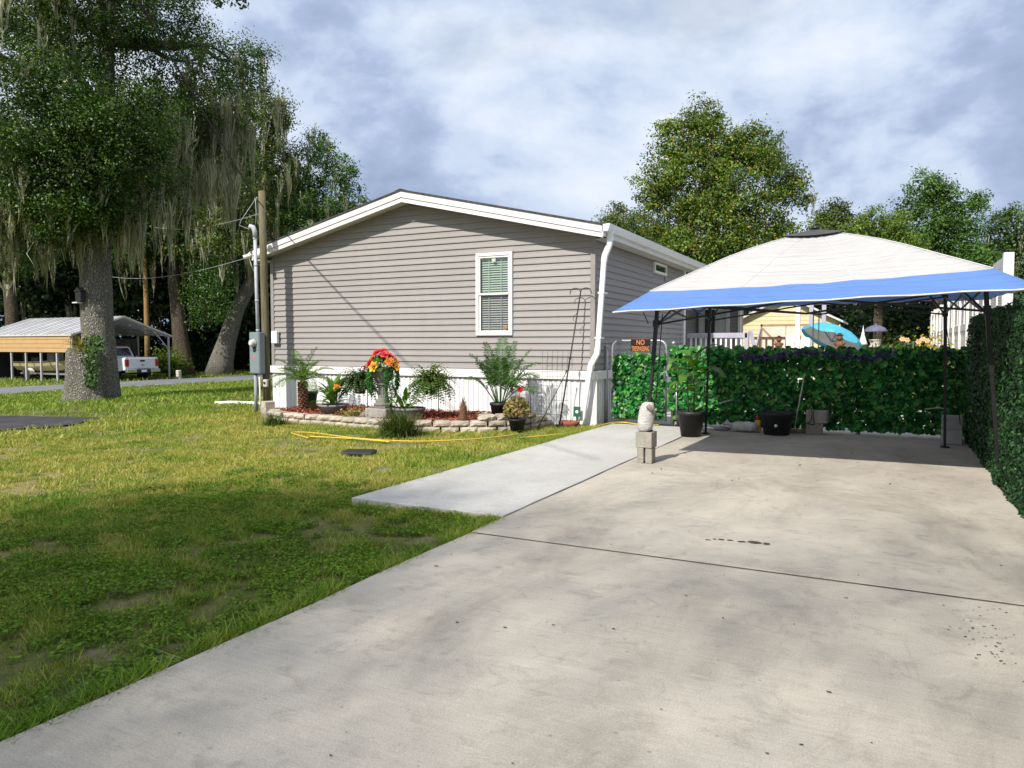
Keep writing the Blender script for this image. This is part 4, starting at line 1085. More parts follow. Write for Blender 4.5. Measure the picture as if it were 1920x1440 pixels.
b = MB(); b.tube([A, A.lerp(B_, .52), B_], [.014, .013, .011], 8); b.build("pole", m_iron, t)
b = MB(); c_ = A.lerp(B_, .52); b.tube([c_ - Vector((0, 0, .025)), c_ + Vector((0, 0, .025))], .022, 8); b.build("collar", m_iron, t)
for s in (-1, 1):
    b = MB(); pts = []
    for k in range(9):
        a = math.pi*k/8; pts.append(B_ + Vector((s*(.10 - .10*math.cos(a)), 0, .085*math.sin(a) - .0 - (.02 if k == 8 else 0))))
    b.tube(pts, .0075, 6); b.build("hook_arm", m_iron, t)
b = MB(); q = A.lerp(B_, .85); b.tube([q, q + Vector((-.06, -.01, -.05)), q + Vector((-.08, -.01, -.12)), q + Vector((-.05, -.01, -.13))], .005, 5); b.build("small_hook", m_iron, t)
b = MB(); b.cbox((A.x, A.y, 0.0), (.10, .05, .07), .3); b.tube([(A.x-.04, A.y, -.06), (A.x-.04, A.y, .03)], .012, 6); b.tube([(A.x+.04, A.y, -.06), (A.x+.04, A.y, .03)], .012, 6); b.build("foot", m_iron, t)
# terracotta bowl, green tag stake
m_terra = mat("terracotta", (.36, .115, .07), (.28, .085, .055), 6, .8)
b = MB(); b.lathe([(0, 0), (.11, 0), (.155, .07), (.175, .12), (.165, .125), (.14, .075), (.10, .02), (0, .02)], 22, (-4.98, 11.98, -.045), 1.15, .8); b.build("terracotta_bowl", m_terra, None, "empty terracotta bowl on the grass beside the downspout", "bowl")
t = thing("garden_marker", (-4.86, 12.08, -.05), "small dark green garden marker with a pale emblem by the skirting", "marker")
b = MB(); b.box((-4.885, 12.08, -.05), (-4.855, 12.095, .17)); b.build("stake", m_gpot, t)
b = MB(); b.bbox((-4.93, 12.065, .15), (-4.80, 12.08, .33), .004); b.build("plate", mat("green_plate", (.02, .10, .06), (.03, .13, .08), 8, .4), t)
b = MB(); b.lathe([(.018, 0), (.030, 0), (.030, .002), (.018, .002)], 14, m=Matrix.Translation((-4.865, 12.064, .235)) @ RX90); b.cbox((-4.855, 12.062, .225), (.02, .002, .012)); b.build("emblem", m_white2, t)
# shrubs in front of the wall
def tuft(name, c, n, h, spread, w, m, label, seed, cat="plant"):
    g = np.random.default_rng(seed); Vs = []
    a = g.uniform(0, 6.283, n); lean = np.abs(g.normal(.55, .35, n)); L_ = h*g.uniform(.5, 1.1, n); b0 = g.normal(0, spread, (n, 2))
    sd = np.stack([-np.sin(a), np.cos(a), 0*a], -1)*w
    p0 = np.stack([c[0]+b0[:, 0], c[1]+b0[:, 1], np.full(n, c[2])], -1)
    dr = np.stack([np.cos(a)*np.sin(lean), np.sin(a)*np.sin(lean), np.cos(lean)], -1)
    p1 = p0 + dr*L_[:, None]*.55; p2 = p1 + (dr + np.stack([np.cos(a)*.5, np.sin(a)*.5, -.8*lean], -1))*L_[:, None]*.4
    V = np.stack([p0-sd, p0+sd, p1+sd, p1-sd, p1-sd, p1+sd, p2+sd*.2, p2-sd*.2], 1).reshape(-1, 3)
    return put(name, npmesh(name, V, np.arange(len(V)).reshape(-1, 4)), m, None, label, cat)
tuft("grassy_shrub", (-6.87, 9.55, -.06), 1500, .52, .10, .0045, m_grassy, "rounded grassy shrub in front of the retaining wall", 5, "shrub")
tuft("grass_tuft", (-9.83, 9.85, -.06), 420, .30, .09, .004, m_grassy, "small weedy tuft at the left end of the bed wall", 6, "plant")
tuft("grass_tuft", (-10.55, 11.6, .1), 200, .22, .10, .004, m_grassy, "thin grassy clump behind the upright stone", 8, "plant")
# lid, hose
t = thing("valve_lid", (-6.2, 7.72, -.05), "black plastic valve-box lid lying in the lawn", "lid")
b = MB(); b.bbox((-.21, -.13, 0), (.21, .13, .05), .012, Matrix.Translation((-6.2, 7.72, -.03)) @ Matrix.Rotation(.35, 4, 'Z') @ Matrix.Rotation(.05, 4, 'X')); b.build("lid", m_blackp, t)
b = MB(); b.bbox((-.18, -.10, .051), (.18, .10, .056), .002, Matrix.Translation((-6.2, 7.72, -.03)) @ Matrix.Rotation(.35, 4, 'Z') @ Matrix.Rotation(.05, 4, 'X')); b.build("grip_panel", m_blackp, t)
m_hose = mat("yellow_hose", (.62, .46, .05), (.55, .38, .04), 10, .45)
def smooth(pts, n=10):
    pts = [Vector(p) for p in pts]; out = []
    for i in range(len(pts)-1):
        p0, p1, p2, p3 = pts[max(i-1, 0)], pts[i], pts[i+1], pts[min(i+2, len(pts)-1)]
        for k in range(n):
            t = k/n; out.append(.5*((2*p1) + (-p0+p2)*t + (2*p0-5*p1+4*p2-p3)*t*t + (-p0+3*p1-3*p2+p3)*t**3))
    return out + [pts[-1]]
b = MB(); hz = -.008
b.tube(smooth([(-7.9, 8.62, hz), (-8.6, 9.0, hz), (-8.3, 9.15, hz), (-7.4, 8.95, hz), (-6.6, 8.92, hz), (-6.0, 9.15, hz), (-5.5, 9.75, hz), (-5.25, 10.4, hz)]), .0105, 6)
b.tube(smooth([(-8.0, 8.75, hz), (-7.2, 8.85, hz), (-6.5, 8.80, hz)]), .012, 6)
b.build("garden_hose", m_hose, None, "yellow garden hose stretched across the grass before the bed", "hose")
b = MB(); b.tube(smooth([(-5.0, 10.1, hz), (-4.66, 10.75, hz), (-4.5, 11.6, hz), (-4.38, 12.35, .03), (-4.2, 12.62, .03), (-3.75, 12.45, .02), (-3.55, 12.6, .02)]), .012, 6); b.build("garden_hose", m_hose, None, "yellow hose end curling onto the concrete by the gate", "hose")
# ------------------------------------------------------------------ chain-link fence, gate, ivy screens
FY = 12.88
m_galv = mat("chain_link_steel", (.42, .44, .45), (.33, .34, .35), 12, .45, .5, metal=.5)
def chain_link(b, x0, x1, z0, z1, y, p=.075, r_=.0022):
    w, h = x1-x0, z1-z0; k = -h
    while k < w:
        for s in (0, 1):
            a0 = max(k, 0); a1 = min(k+h, w)
            if a1 - a0 < .01: continue
            xa, xb = x0+a0, x0+a1; za, zb = (z0+a0-k, z0+a1-k) if s == 0 else (z1-(a0-k), z1-(a1-k))
            b.tube([(xa, y + .003*s, za), (xb, y + .003*s, zb)], r_, 3, cap=False, smooth=False)
        k += p
m_ivy = leafmat("artificial_ivy", [(0, (.007, .055, .012)), (.40, (.014, .12, .024)), (.8, (.045, .29, .05)), (1, (.20, .40, .07))], 4.0, .6, .16, .38, .34)
def ivy(name, x0, x1, z0, z1, y, n, parent, seed, size=.085, gap=0.0, edge=.03):
    """cupped five-point leaves facing outwards"""
    g = np.random.default_rng(seed); x = g.uniform(x0, x1, n); z = g.uniform(z0, z1, n)
    if gap: k = vnoise(x, z, 6, seed) > gap; x, z = x[k], z[k]; n = len(x)
    z = z + edge*np.sin(x*23 + seed)*(z > z1-.15)
    c = np.stack([x, y - g.uniform(.0, .085, n), z], -1)
    nrm = unit(np.stack([g.normal(0, .5, n), -np.ones(n)*.9, g.normal(.45, .45, n)], -1))
    ax = np.stack([g.normal(0, .55, n), np.zeros(n), -np.ones(n)], -1); ax = unit(ax - nrm*(ax*nrm).sum(1, keepdims=True)); sd = np.cross(nrm, ax)
    s = size*g.uniform(.6, 1.2, n)[:, None]
    P6 = [(-.42, 0, -.02), (-.18, .48, .10), (.22, .40, .06), (.58, 0, -.06), (.22, -.40, .06), (-.18, -.48, .10)]
    V = np.stack([c + s*(a*ax + t*sd + u*nrm) for (a, t, u) in P6], 1).reshape(-1, 3)
    i = np.arange(n)[:, None]*6
    F = np.concatenate([i + np.array([[0, 1, 2, 3]]), i + np.array([[0, 3, 4, 5]])])
    o = put(name, npmesh(name, V, F), m_ivy, parent); o["kind"] = "stuff"; return o
gate = thing("chain_link_gate", (-4.0, FY, 0), "arched chain-link gate covered in artificial ivy leaves", "gate")
GX0, GX1 = -4.50, -3.50
arch = [(GX0, FY, .06), (GX0, FY, 1.36)] + [(GX0 + .13 - .13*math.cos(a), FY, 1.36 + .13*math.sin(a)) for a in (R(30), R(60), R(90))] + [(GX1 - .13, FY, 1.49)] + [(GX1 - .13 + .13*math.sin(a), FY, 1.36 + .13*math.cos(a)) for a in (R(30), R(60), R(90))] + [(GX1, FY, .06)]
b = MB(); b.tube(arch, .019, 8); b.tube([(GX0, FY, .08), (GX1, FY, .08)], .019, 8); b.build("frame", m_galv, gate)
b = MB(); chain_link(b, GX0+.02, GX1-.02, .09, 1.46, FY); o = b.build("chain_mesh", m_galv, gate); o["kind"] = "stuff"
ivy("ivy_leaves", GX0+.05, GX1-.02, .12, 1.24, FY-.02, 1500, gate, 31)
b = MB(); b.bbox((GX1-.02, FY-.04, .85), (GX1+.09, FY+.01, .95), .008); b.build("latch", m_galv, gate)
fence = thing("chain_link_fence", (-1.2, FY, 0), "chain-link fence hidden behind artificial ivy panels across the driveway end", "fence")
for x, h in ((-4.62, 1.36), (-3.38, 1.42), (-1.9, 1.3), (-.4, 1.3), (1.06, 1.35)):
    b = MB(); b.tube([(x, FY+.02, -.1), (x, FY+.02, h)], .032, 10); p = b.build("post", m_galv, fence)
    b = MB(); b.lathe([(.036, 0), (.036, .03), (.025, .05), (0, .06)], 10, (x, FY+.02, h)); b.build("post_cap", m_galv, p)
b = MB(); b.tube([(-3.36, FY+.02, 1.24), (1.06, FY+.02, 1.24)], .02, 8); b.build("top_rail", m_galv, fence)
b = MB(); b.tube([(-4.72, FY-.0, -.05), (-4.72, FY, 1.3)], .03, 8); b.build("post", m_galv, fence)
b = MB(); chain_link(b, -3.36, 1.06, .05, 1.24, FY+.02, .09); o = b.build("chain_mesh", m_galv, fence); o["kind"] = "stuff"
ivy("ivy_leaves", -3.34, 1.06, .07, 1.33, FY-.02, 8600, fence, 33)
ivy("ivy_leaves", -3.36, 1.08, 1.18, 1.36, FY-.03, 900, fence, 35)
ivy("ivy_leaves", -3.42, -2.6, .32, 1.36, FY-.07, 700, fence, 37, .10)
gs = thing("flower_garland", (-1.3, FY-.1, 1.2), "purple and blue silk flower garland along the ivy fence top", "garland")
n = 420; x = rng.uniform(-2.2, .1, n); P = np.stack([x, FY-.11 - rng.uniform(0, .03, n), 1.25 + .04*np.sin(x*4) + rng.normal(0, .035, n)], -1)
put("blossoms", leaves_mesh("blossoms", P, unit(rng.normal(0, .6, (n, 3)) + np.array([0, -1, .3])), .04, rng, .9), leafmat("purple_blossoms", [(0, (.03, .02, .09)), (.7, (.08, .05, .22)), (.93, (.14, .10, .34)), (1, (.5, .06, .12))], 5, .8, .2), gs)["kind"] = "stuff"
# sign
m_signb = mat("sign_black", (.012, .012, .012), None, 10, .5)
m_signo = mat("sign_orange", (.60, .20, .06), (.52, .21, .09), 25, .5)
sg = thing("warning_sign", (-3.965, FY-.04, 1.28), "black and orange NO TRESPASSING sign wired to the gate top", "sign")
b = MB(); b.box((-4.145, FY-.030, 1.285), (-3.785, FY-.026, 1.525)); b.build("plate", m_signb, sg)
b = MB(); b.box((-4.14, FY-.0312, 1.288), (-3.79, FY-.0302, 1.292)); b.box((-4.14, FY-.0312, 1.518), (-3.79, FY-.0302, 1.522)); b.build("border", m_signo, sg)
def text(body, size, loc, m, parent, rot=(R(90), 0, 0), sx=1.0):
    c = bpy.data.curves.new("lettering", 'FONT'); c.body = body; c.size = size; c.align_x = 'CENTER'; c.extrude = .0008; c.offset = size*.018
    tmp = bpy.data.objects.new("lettering_curve", c); col.objects.link(tmp)
    dg = bpy.context.evaluated_depsgraph_get(); me = bpy.data.meshes.new_from_object(tmp.evaluated_get(dg))
    bpy.data.objects.remove(tmp)
    w = max(v.co.x for v in me.vertices) - min(v.co.x for v in me.vertices)
    me.transform(Matrix.Translation(loc) @ Matrix.Rotation(R(90), 4, 'X') @ Matrix.Diagonal((sx/w, 1, 1, 1)))
    me.materials.clear(); me.name = "lettering"
    return put("lettering", me, m, parent)
text("NO", .125, (-3.965, FY-.033, 1.418), m_signo, sg, sx=.15)
text("TRESPASSING", .12, (-3.965, FY-.033, 1.305), m_signo, sg, sx=.33)

# ------------------------------------------------------------------ artificial boxwood wall on the right
hedge = thing("boxwood_hedge", (1.25, 8.0, 0), "tall artificial boxwood hedge wall along the right driveway edge", "hedge")
m_box = leafmat("boxwood_leaves", [(0, (.012, .04, .014)), (.6, (.028, .085, .028)), (.92, (.06, .15, .05)), (1, (.12, .22, .07))], 1.6, .7, .25, .4, .4)
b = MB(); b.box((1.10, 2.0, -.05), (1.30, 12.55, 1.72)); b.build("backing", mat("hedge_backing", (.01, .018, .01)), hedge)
def hedge_pts(n, y0, y1):
    y = rng.uniform(y0, y1, n); z = rng.uniform(-.02, 1.80, n)
    bul = .055*vnoise(y, z, 2.0, 41) + .035*vnoise(y, z, 6.0, 42)
    top = np.clip((z - 1.66)/.14, 0, 1)
    x = 1.09 - bul + top**2*.14 - rng.uniform(0, .03, n)
    return np.stack([x, y, z], -1), unit(np.stack([-np.ones(n)*.8, rng.normal(-.1, .55, n), rng.normal(.25, .5, n)], -1))
A1 = [hedge_pts(34000, 4.6, 12.55), hedge_pts(5000, 2.0, 4.6)]
n = 5200; y = rng.uniform(4.5, 12.55, n); x = rng.uniform(1.03, 1.36, n); A1.append((np.stack([x, y, 1.78 + .03*vnoise(x, y, 3, 5) + rng.uniform(-.03, .03, n)], -1), unit(rng.normal(0, .5, (n, 3)) + np.array([0, 0, 1.]))))
n = 3600; x = rng.uniform(1.03, 1.34, n); z = rng.uniform(0, 1.79, n)
A1.append((np.stack([x, np.where(rng.random(n) < .5, 12.57, 1.98) + rng.uniform(-.02, .03, n), z], -1), unit(rng.normal(0, .5, (n, 3)) + np.array([0, 1., .2]))))
P = np.concatenate([a[0] for a in A1]); Nn = np.concatenate([a[1] for a in A1])
o = put("leaves", leaves_mesh("leaves", P, Nn, .043, rng, .55, fold=.08), m_box, hedge); o["kind"] = "stuff"

# ------------------------------------------------------------------ pop-up canopy
m_cloth = mat("white_canopy_cloth", (.68, .66, .65), (.63, .61, .60), 1.5, .75, .2, .15, 7, .02)
m_blue = mat("blue_canopy_band", (.075, .19, .60), (.09, .22, .66), 1.5, .65, .25, .15, 7, .02)
def cloth_mat(name, c):
    m, nt, o = newmat(name); g = N(nt)
    v = g.coord(scale=(.7, 5, 5)); nm = g.bump(g.noise(2.2, 5, .55, v, .6), .7, .06)
    cc = g.mix(g.ramp(g.noise(2, 5, .6), [(.35, 0.0), (.65, 1.0)]), c, tuple(k*.93 for k in c))
    p = g.bsdf(cc, .7, .2, nm); t = g.n("ShaderNodeBsdfTranslucent"); nt.links.new(cc, t.inputs[0])
    mx = g.n("ShaderNodeMixShader"); mx.inputs[0].default_value = .18; nt.links.new(p.outputs[0], mx.inputs[1]); nt.links.new(t.outputs[0], mx.inputs[2])
    nt.links.new(mx.outputs[0], o.inputs[0]); return m
m_cloth = cloth_mat("white_canopy_cloth", (.53, .52, .51)); m_blue = cloth_mat("blue_canopy_band", (.125, .235, .53))
canopy = thing("popup_canopy", (-.85, 10.1, 0), "white pop-up canopy with a blue border over the driveway end", "canopy")
RIM = [Vector((-2.78, 7.95, 1.785)), Vector((1.20, 7.95, 1.92)), Vector((1.25, 12.35, 2.06)), Vector((-2.9, 12.35, 2.0))]
PEAK = Vector((-.86, 10.12, 2.83)); NS = 20
ring = []
for s in range(4):
    for k in range(NS):
        t = k/NS; p = RIM[s].lerp(RIM[(s+1) % 4], t); bow = math.sin(math.pi*t)
        q = p.lerp(PEAK, .035*bow); q.z = p.z + .012*bow + .006*math.sin(t*31 + s); ring.append((q, bow, t))
LV = [0, .08, .165, .28, .40, .52, .64, .76, .86]
def prof(t, zr): # height along the slope
    tab = [(0, 0), (.165, .235), (.34, .44), (.58, .725), (.735, .855), (.86, .955), (1, 1.03)]
    for (a, za), (c, zc) in zip(tab, tab[1:]):
        if a <= t <= c: return zr + (2.83 - zr)/1.03*(za + (zc-za)*(t-a)/(c-a))
vs = []
for li, lv in enumerate(LV):
    for (q, bow, t) in ring:
        p = q.lerp(PEAK, lv); z = prof(lv, q.z) - .10*bow*lv*(1-lv)*2 + .004*math.sin(t*40 + lv*9)
        vs.append(Vector((p.x, p.y, z)))
NR = len(ring)
def faces(l0, l1): return [(i*NR+k, i*NR+(k+1) % NR, (i+1)*NR+(k+1) % NR, (i+1)*NR+k) for i in range(l0, l1) for k in range(NR)]
b = MB(); b.add(vs[2*NR:], [tuple(j-2*NR for j in f) for f in faces(2, 8)], True); b.build("roof_cloth", m_cloth, canopy)
b = MB(); b.add(vs[:3*NR], faces(0, 2), True); b.build("border_cloth", m_blue, canopy)
# hem: rolled piping round the rim
b = MB(); pts = [r_[0] + Vector((0, 0, -.004)) for r_ in ring]; b.tube(pts + [pts[0]], .009, 6, cap=False); b.build("hem", mat("canopy_hem", (.62, .62, .64)), canopy)
for s in range(4):
    b = MB(); pts = [vs[l*NR + s*NS] + Vector((0, 0, .004)) for l in range(2, len(LV))]; b.tube(pts, .006, 5); b.build("hip_seam", bpy.data.materials["canopy_hem"], canopy)
    for k in (NS//3, 2*NS//3):
        b = MB(); pts = [vs[l*NR + s*NS + k] + Vector((0, 0, .002)) for l in range(2, len(LV))]; b.tube(pts, .0035, 4); b.build("panel_seam", bpy.data.materials["canopy_hem"], canopy)
# vent cap
cv = []
for (q, bow, t) in ring: p = q.lerp(PEAK, .83); cv.append(Vector((p.x, p.y, prof(.83, q.z) + .035 - .02*bow)))
b = MB(); b.add(cv + [PEAK + Vector((0, 0, .045))], [(k, (k+1) % NR, NR) for k in range(NR)], True)
vc = b.build("vent_cap", mat("grey_vent_cloth", (.06, .06, .065), (.09, .09, .095), 3, .8), canopy)
b = MB(); b.lathe([(0, 0), (.05, 0), (.055, .03), (.03, .05), (0, .052)], 10, (PEAK.x, PEAK.y, PEAK.z+.035)); b.build("finial", m_black, vc)
# legs, scissor trusses, peak bars
FEET = [Vector((-2.565, 8.62, .38)), Vector((1.03, 8.85, .01)), Vector((.72, 11.72, .01)), Vector((-2.56, 11.80, .01))]
TOPS = [Vector((-2.45, 8.62, 1.93)), Vector((.83, 8.62, 2.02)), Vector((.67, 11.70, 2.10)), Vector((-2.50, 11.72, 2.06))]
for a, c in zip(FEET, TOPS):
    d = (c-a).normalized(); b = MB()
    def sq(p0, p1, w):
        x_ = Vector((1, 0, 0)); x_ = (x_ - d*x_.dot(d)).normalized(); y_ = d.cross(x_)
        v_ = [p + x_*sx*w + y_*sy*w for p in (p0, p1) for sx, sy in ((-1, -1), (1, -1), (1, 1), (-1, 1))]
        b.add(v_, [(0, 1, 2, 3), (4, 5, 6, 7), (0, 1, 5, 4), (1, 2, 6, 5), (2, 3, 7, 6), (3, 0, 4, 7)])
    m_ = a.lerp(c, .55); sq(m_, c, .021); sq(a, a.lerp(c, .58), .016); sq(c - d*.30, c - d*.22, .032); sq(c - d*.05, c, .032)
    leg = b.build("leg", m_black, canopy)
    b = MB(); b.cbox(a + Vector((0, 0, .006)), (.11, .11, .012)); b.build("foot_plate", m_black, leg)
def bar(b, p, q, w=.012, h=.02):
    p, q = Vector(p), Vector(q); d = (q-p).normalized(); u = Vector((0, 0, 1)); s = d.cross(u).normalized(); u = s.cross(d)
    v_ = [k + s*sx*w/2 + u*sy*h/2 for k in (p, q) for sx, sy in ((-1, -1), (1, -1), (1, 1), (-1, 1))]
    b.add(v_, [(0, 1, 2, 3), (4, 5, 6, 7), (0, 1, 5, 4), (1, 2, 6, 5), (2, 3, 7, 6), (3, 0, 4, 7)])
for s in range(4):
    a, c = TOPS[s], TOPS[(s+1) % 4]; lo = .27
    hi0, lo0 = a - Vector((0, 0, .03)), a - Vector((0, 0, lo)); hi1, lo1 = c - Vector((0, 0, .03)), c - Vector((0, 0, lo))
    mid = (a+c)/2; mh, ml = mid - Vector((0, 0, .05)), mid - Vector((0, 0, .22))
    off = (PEAK - mid); off.z = 0; off = off.normalized()*.016
    for (p, q, k) in ((hi0, ml, 0), (lo0, mh, 1), (mh, lo1, 0), (ml, hi1, 1)):
        b = MB(); bar(b, p + off*k, q + off*k, .013, .022); b.build("truss_bar", m_black, canopy)
for a in TOPS:
    b = MB(); m_ = a.lerp(PEAK, .5) + Vector((0, 0, .04)); bar(b, a - Vector((0, 0, .03)), m_, .013, .02); bar(b, m_, PEAK - Vector((0, 0, .06)), .013, .02); bar(b, a - Vector((0, 0, .27)), a.lerp(PEAK, .22) - Vector((0, 0, .0)), .012, .018); b.build("roof_bar", m_black, canopy)
b = MB(); b.tube([TOPS[0] + Vector((.05, .02, -.15)), Vector((-2.50, 8.75, .74))], .006, 5); b.tube([TOPS[1] + Vector((.03, 0, -.2)), Vector((1.05, 9.6, .9))], .004, 5); b.tube([RIM[0] + Vector((.28, .25, 0)), RIM[0] + Vector((.34, .25, -.13))], .006, 5); b.build("guy_cord", m_black, canopy)
b = MB(); q = TOPS[2] - Vector((0, 0, .27)); b.tube([q, Vector((.97, 12.2, .02))], .006, 5); b.build("guy_cord", m_black, canopy)

# ------------------------------------------------------------------ weights and odds and ends
m_cmu = stone_mat("concrete_block", (.37, .345, .30), (.29, .27, .235))
def cmu(name, c, size, rz_, label, split=False, group=None):
    t = thing(name, (c[0], c[1], c[2]), label, "concrete block", group); M4 = Matrix.Translation(c) @ Matrix.Rotation(rz_, 4, 'Z'); w, d, h = size
    b = MB()
    if split:   # seen end-on: two shells with a slot between
        b.bbox((-w/2, -d/2, 0), (-.012, d/2, h), .006, M4); b.bbox((.012, -d/2, 0), (w/2, d/2, h), .006, M4); b.box((-.012, -d/2+.05, .02), (.012, d/2-.05, h-.02), M4)
    else:       # two-cell block lying on its side, shell with webs
        t_ = .034
        b.bbox((-w/2, -d/2, 0), (w/2, -d/2+t_, h), .005, M4); b.bbox((-w/2, d/2-t_, 0), (w/2, d/2, h), .005, M4)
        for xx in (-w/2, -t_/2, w/2-t_): b.box((xx, -d/2+t_, 0.002), (xx+t_, d/2-t_, h-.002), M4)
    b.build("shell", m_cmu, t); return t
cmu("concrete_block", (-2.575, 8.62, 0), (.180, .19, .185), .05, "concrete block with a slot under the front left canopy leg", True)
cmu("concrete_block", (-2.575, 8.615, .187), (.20, .19, .19), -.06, "upper concrete block carrying the sandbag and canopy leg")
# sandbag bound round the leg
m_bag = mat("white_sack", (.56, .54, .52), (.42, .40, .38), 7, .85, .15, .8, 16, .02, stretch=(1, 1, 3.5))
t = thing("sandbag", (-2.57, 8.60, .38), "white sandbag strapped around the canopy leg on the blocks", "sandbag")
b = MB(); vs = []; NB = 24
for (z, r_) in ((0, .085), (.02, .108), (.07, .118), (.13, .116), (.19, .12), (.25, .112), (.30, .10), (.335, .085), (.35, .05)):
    for k in range(NB):
        a = 2*math.pi*k/NB; f_ = 1 + .045*math.sin(a*3 + z*17) + .035*math.sin(a*5 - z*31)
        vs.append((-2.595 + .13*z + r_*.80*f_*math.cos(a), 8.60 + r_*.80*f_*math.sin(a), .382 + z))
b.add(vs, [(i*NB+k, i*NB+(k+1) % NB, (i+1)*NB+(k+1) % NB, (i+1)*NB+k) for i in range(8) for k in range(NB)] + [tuple(range(NB))[::-1], tuple(8*NB+k for k in range(NB))], True); b.build("bag", m_bag, t)
b = MB(); b.tube([(-2.53, 8.50, .70), (-2.49, 8.505, .66), (-2.47, 8.53, .60)], [.03, .022, .006], 6); b.build("knot", mat("brown_tie", (.25, .2, .17)), t)
# potted fiddle-leaf plant
cx, cy = -2.70, 11.40
t = thing("potted_fig", (cx, cy, 0), "large-leaved plant in a big black pot beside the canopy leg", "potted plant")
pot("pot", [(0, 0), (.15, 0), (.20, .33), (.225, .335), (.225, .39), (.20, .39), (.19, .35), (0, .35)], (cx, cy, 0.004), m_blackp, t)
b = MB(); b.lathe([(0, 0), (.18, 0), (.15, .02), (0, .025)], 16, (cx, cy, .355)); b.build("soil", m_dirt, t)
b = MB(); b.tube([(cx+.03, cy, .36), (cx+.05, cy, .7), (cx+.02, cy-.02, 1.05)], [.014, .011, .007], 6); b.tube([(cx-.04, cy, .36), (cx-.06, cy-.02, .8), (cx-.03, cy-.03, 1.2)], [.012, .01, .006], 6); b.build("stem", m_stem, t)
rr = random.Random(21)
for i in range(15):
    a = i*2.4 + .4; z = .62 + .045*i; b = MB(); broad_leaf(b, (cx - .02 + .05*math.cos(a), cy + .05*math.sin(a), z), a, R(rr.uniform(5, 50)), rr.uniform(.30, .48), rr.uniform(.17, .25), rr.uniform(.7, 1.6)); b.build("leaf", m_canna, t)
b = MB(); broad_leaf(b, (cx+.05, cy-.05, 1.0), R(-25), R(20), .62, .24, 1.5); b.build("leaf", m_canna, t)
# second pot with a ball-like knob
t = thing("black_pot", (-1.55, 12.25, 0), "empty wide black pot with a pale round plug on the concrete", "plant pot")
pot("shell", [(0, 0), (.19, 0), (.24, .30), (.265, .31), (.265, .35), (.235, .35), (.225, .31), (.18, .03), (0, .03)], (-1.55, 12.25, .004), m_blackp, t)
b = MB(); b.lathe([(0, 0), (.028, 0), (.02, .02), (0, .025)], 10, m=Matrix.Translation((-1.53, 12.025, .16)) @ RX90); b.build("plug", m_white2, t)
# lying sack, sprayer bottle, mop, blocks
t = thing("feed_sack", (-2.05, 12.35, 0), "grey-white sack lying on its side against the ivy fence", "sack")
bm = bmesh.new(); bmesh.ops.create_uvsphere(bm, u_segments=18, v_segments=12, radius=1)
for v in bm.verts: v.co = Vector((-2.05 + math.copysign(abs(v.co.x)**.6, v.co.x)*.21, 12.38 + v.co.y*.12, .085 + math.copysign(abs(v.co.z)**.7, v.co.z)*.08 + .008*math.sin(v.co.x*14)))
me = bpy.data.meshes.new("sack_body"); bm.to_mesh(me); bm.free(); put("sack_body", me, m_bag, t)
b = MB(); b.tube([(-2.25, 12.37, .10), (-2.30, 12.36, .12), (-2.36, 12.36, .15)], [.05, .025, .05], 7); b.build("tied_neck", m_bag, t)
rock("rubble", (-2.42, 12.4, 0), .10, 8, m_cmu, "grey lump of rubble beside the lying sack", "rubble", (1.4, .8, .5))
t = thing("spray_bottle", (-1.86, 12.42, 0), "yellow and red chemical bottle standing by the fence foot", "bottle")
b = MB(); b.bbox((-1.905, 12.39, .004), (-1.815, 12.45, .20), .012); b.build("body", mat("yellow_bottle", (.62, .42, .03), (.55, .36, .03), 6, .35), t)
b = MB(); b.box((-1.906, 12.3885, .05), (-1.87, 12.3895, .17)); b.build("label", mat("bottle_label", (.6, .6, .58), (.1, .1, .12), 60), t)
b = MB(); b.lathe([(0, 0), (.022, 0), (.022, .03), (.03, .035), (.03, .06), (0, .062)], 10, (-1.86, 12.42, .20)); b.build("cap", mat("red_cap", (.6, .04, .04)), t)
t = thing("push_broom", (-1.25, 12.62, 0), "pale-handled broom propped against the ivy fence", "broom")
b = MB(); b.tube([(-1.32, 12.55, .05), (-1.20, 12.76, .95)], .011, 6); b.build("handle", mat("pale_wood_handle", (.55, .5, .42)), t)
b = MB(); b.cbox((-1.30, 12.54, .05), (.30, .06, .04), .2); b.build("head", mat("broom_head", (.22, .2, .05)), t)
b = MB()
for k in range(24): b.cbox((-1.44 + .0122*k, 12.515 + .0025*k, .017), (.007, .05, .034), .2)
b.build("bristles", mat("broom_bristles", (.3, .28, .1)), t)["kind"] = "stuff"
cmu("concrete_block", (-1.02, 12.55, 0), (.25, .19, .19), .1, "lower of two stacked concrete blocks by the broom")
cmu("concrete_block", (-.98, 12.56, .191), (.31, .19, .19), -.12, "upper of two stacked concrete blocks by the broom")
t = thing("looped_cord", (-1.02, 12.45, .2), "thin black cord looped over the stacked blocks", "cord")
b = MB(); b.tube(smooth([(-1.06, 12.45, .40), (-1.05, 12.44, .30), (-1.08, 12.44, .20), (-1.12, 12.44, .18), (-1.02, 12.44, .17), (-1.03, 12.44, .28), (-1.02, 12.45, .40)]), .006, 5); b.build("loop", m_black, t)
m_pale = stone_mat("pale_block", (.50, .48, .46), (.42, .40, .38))
b = MB(); b.bbox((.70, 12.12, .003), (.955, 12.30, .205), .006); b.build("concrete_block", m_pale, None, "lower pale concrete block of the pair by the hedge", "concrete block")
b = MB(); b.bbox((.702, 12.122, .207), (.952, 12.30, .41), .006); b.build("concrete_block", m_pale, None, "upper pale concrete block of the pair by the hedge", "concrete block")
b = MB(); b.tube([(.50, 12.55, .46), (.66, 12.5, .49), (.8, 12.48, .48)], .010, 6); b.build("stick", mat("pale_stick", (.45, .43, .4)), None, "pale stick poking out of the ivy near the hedge", "stick")
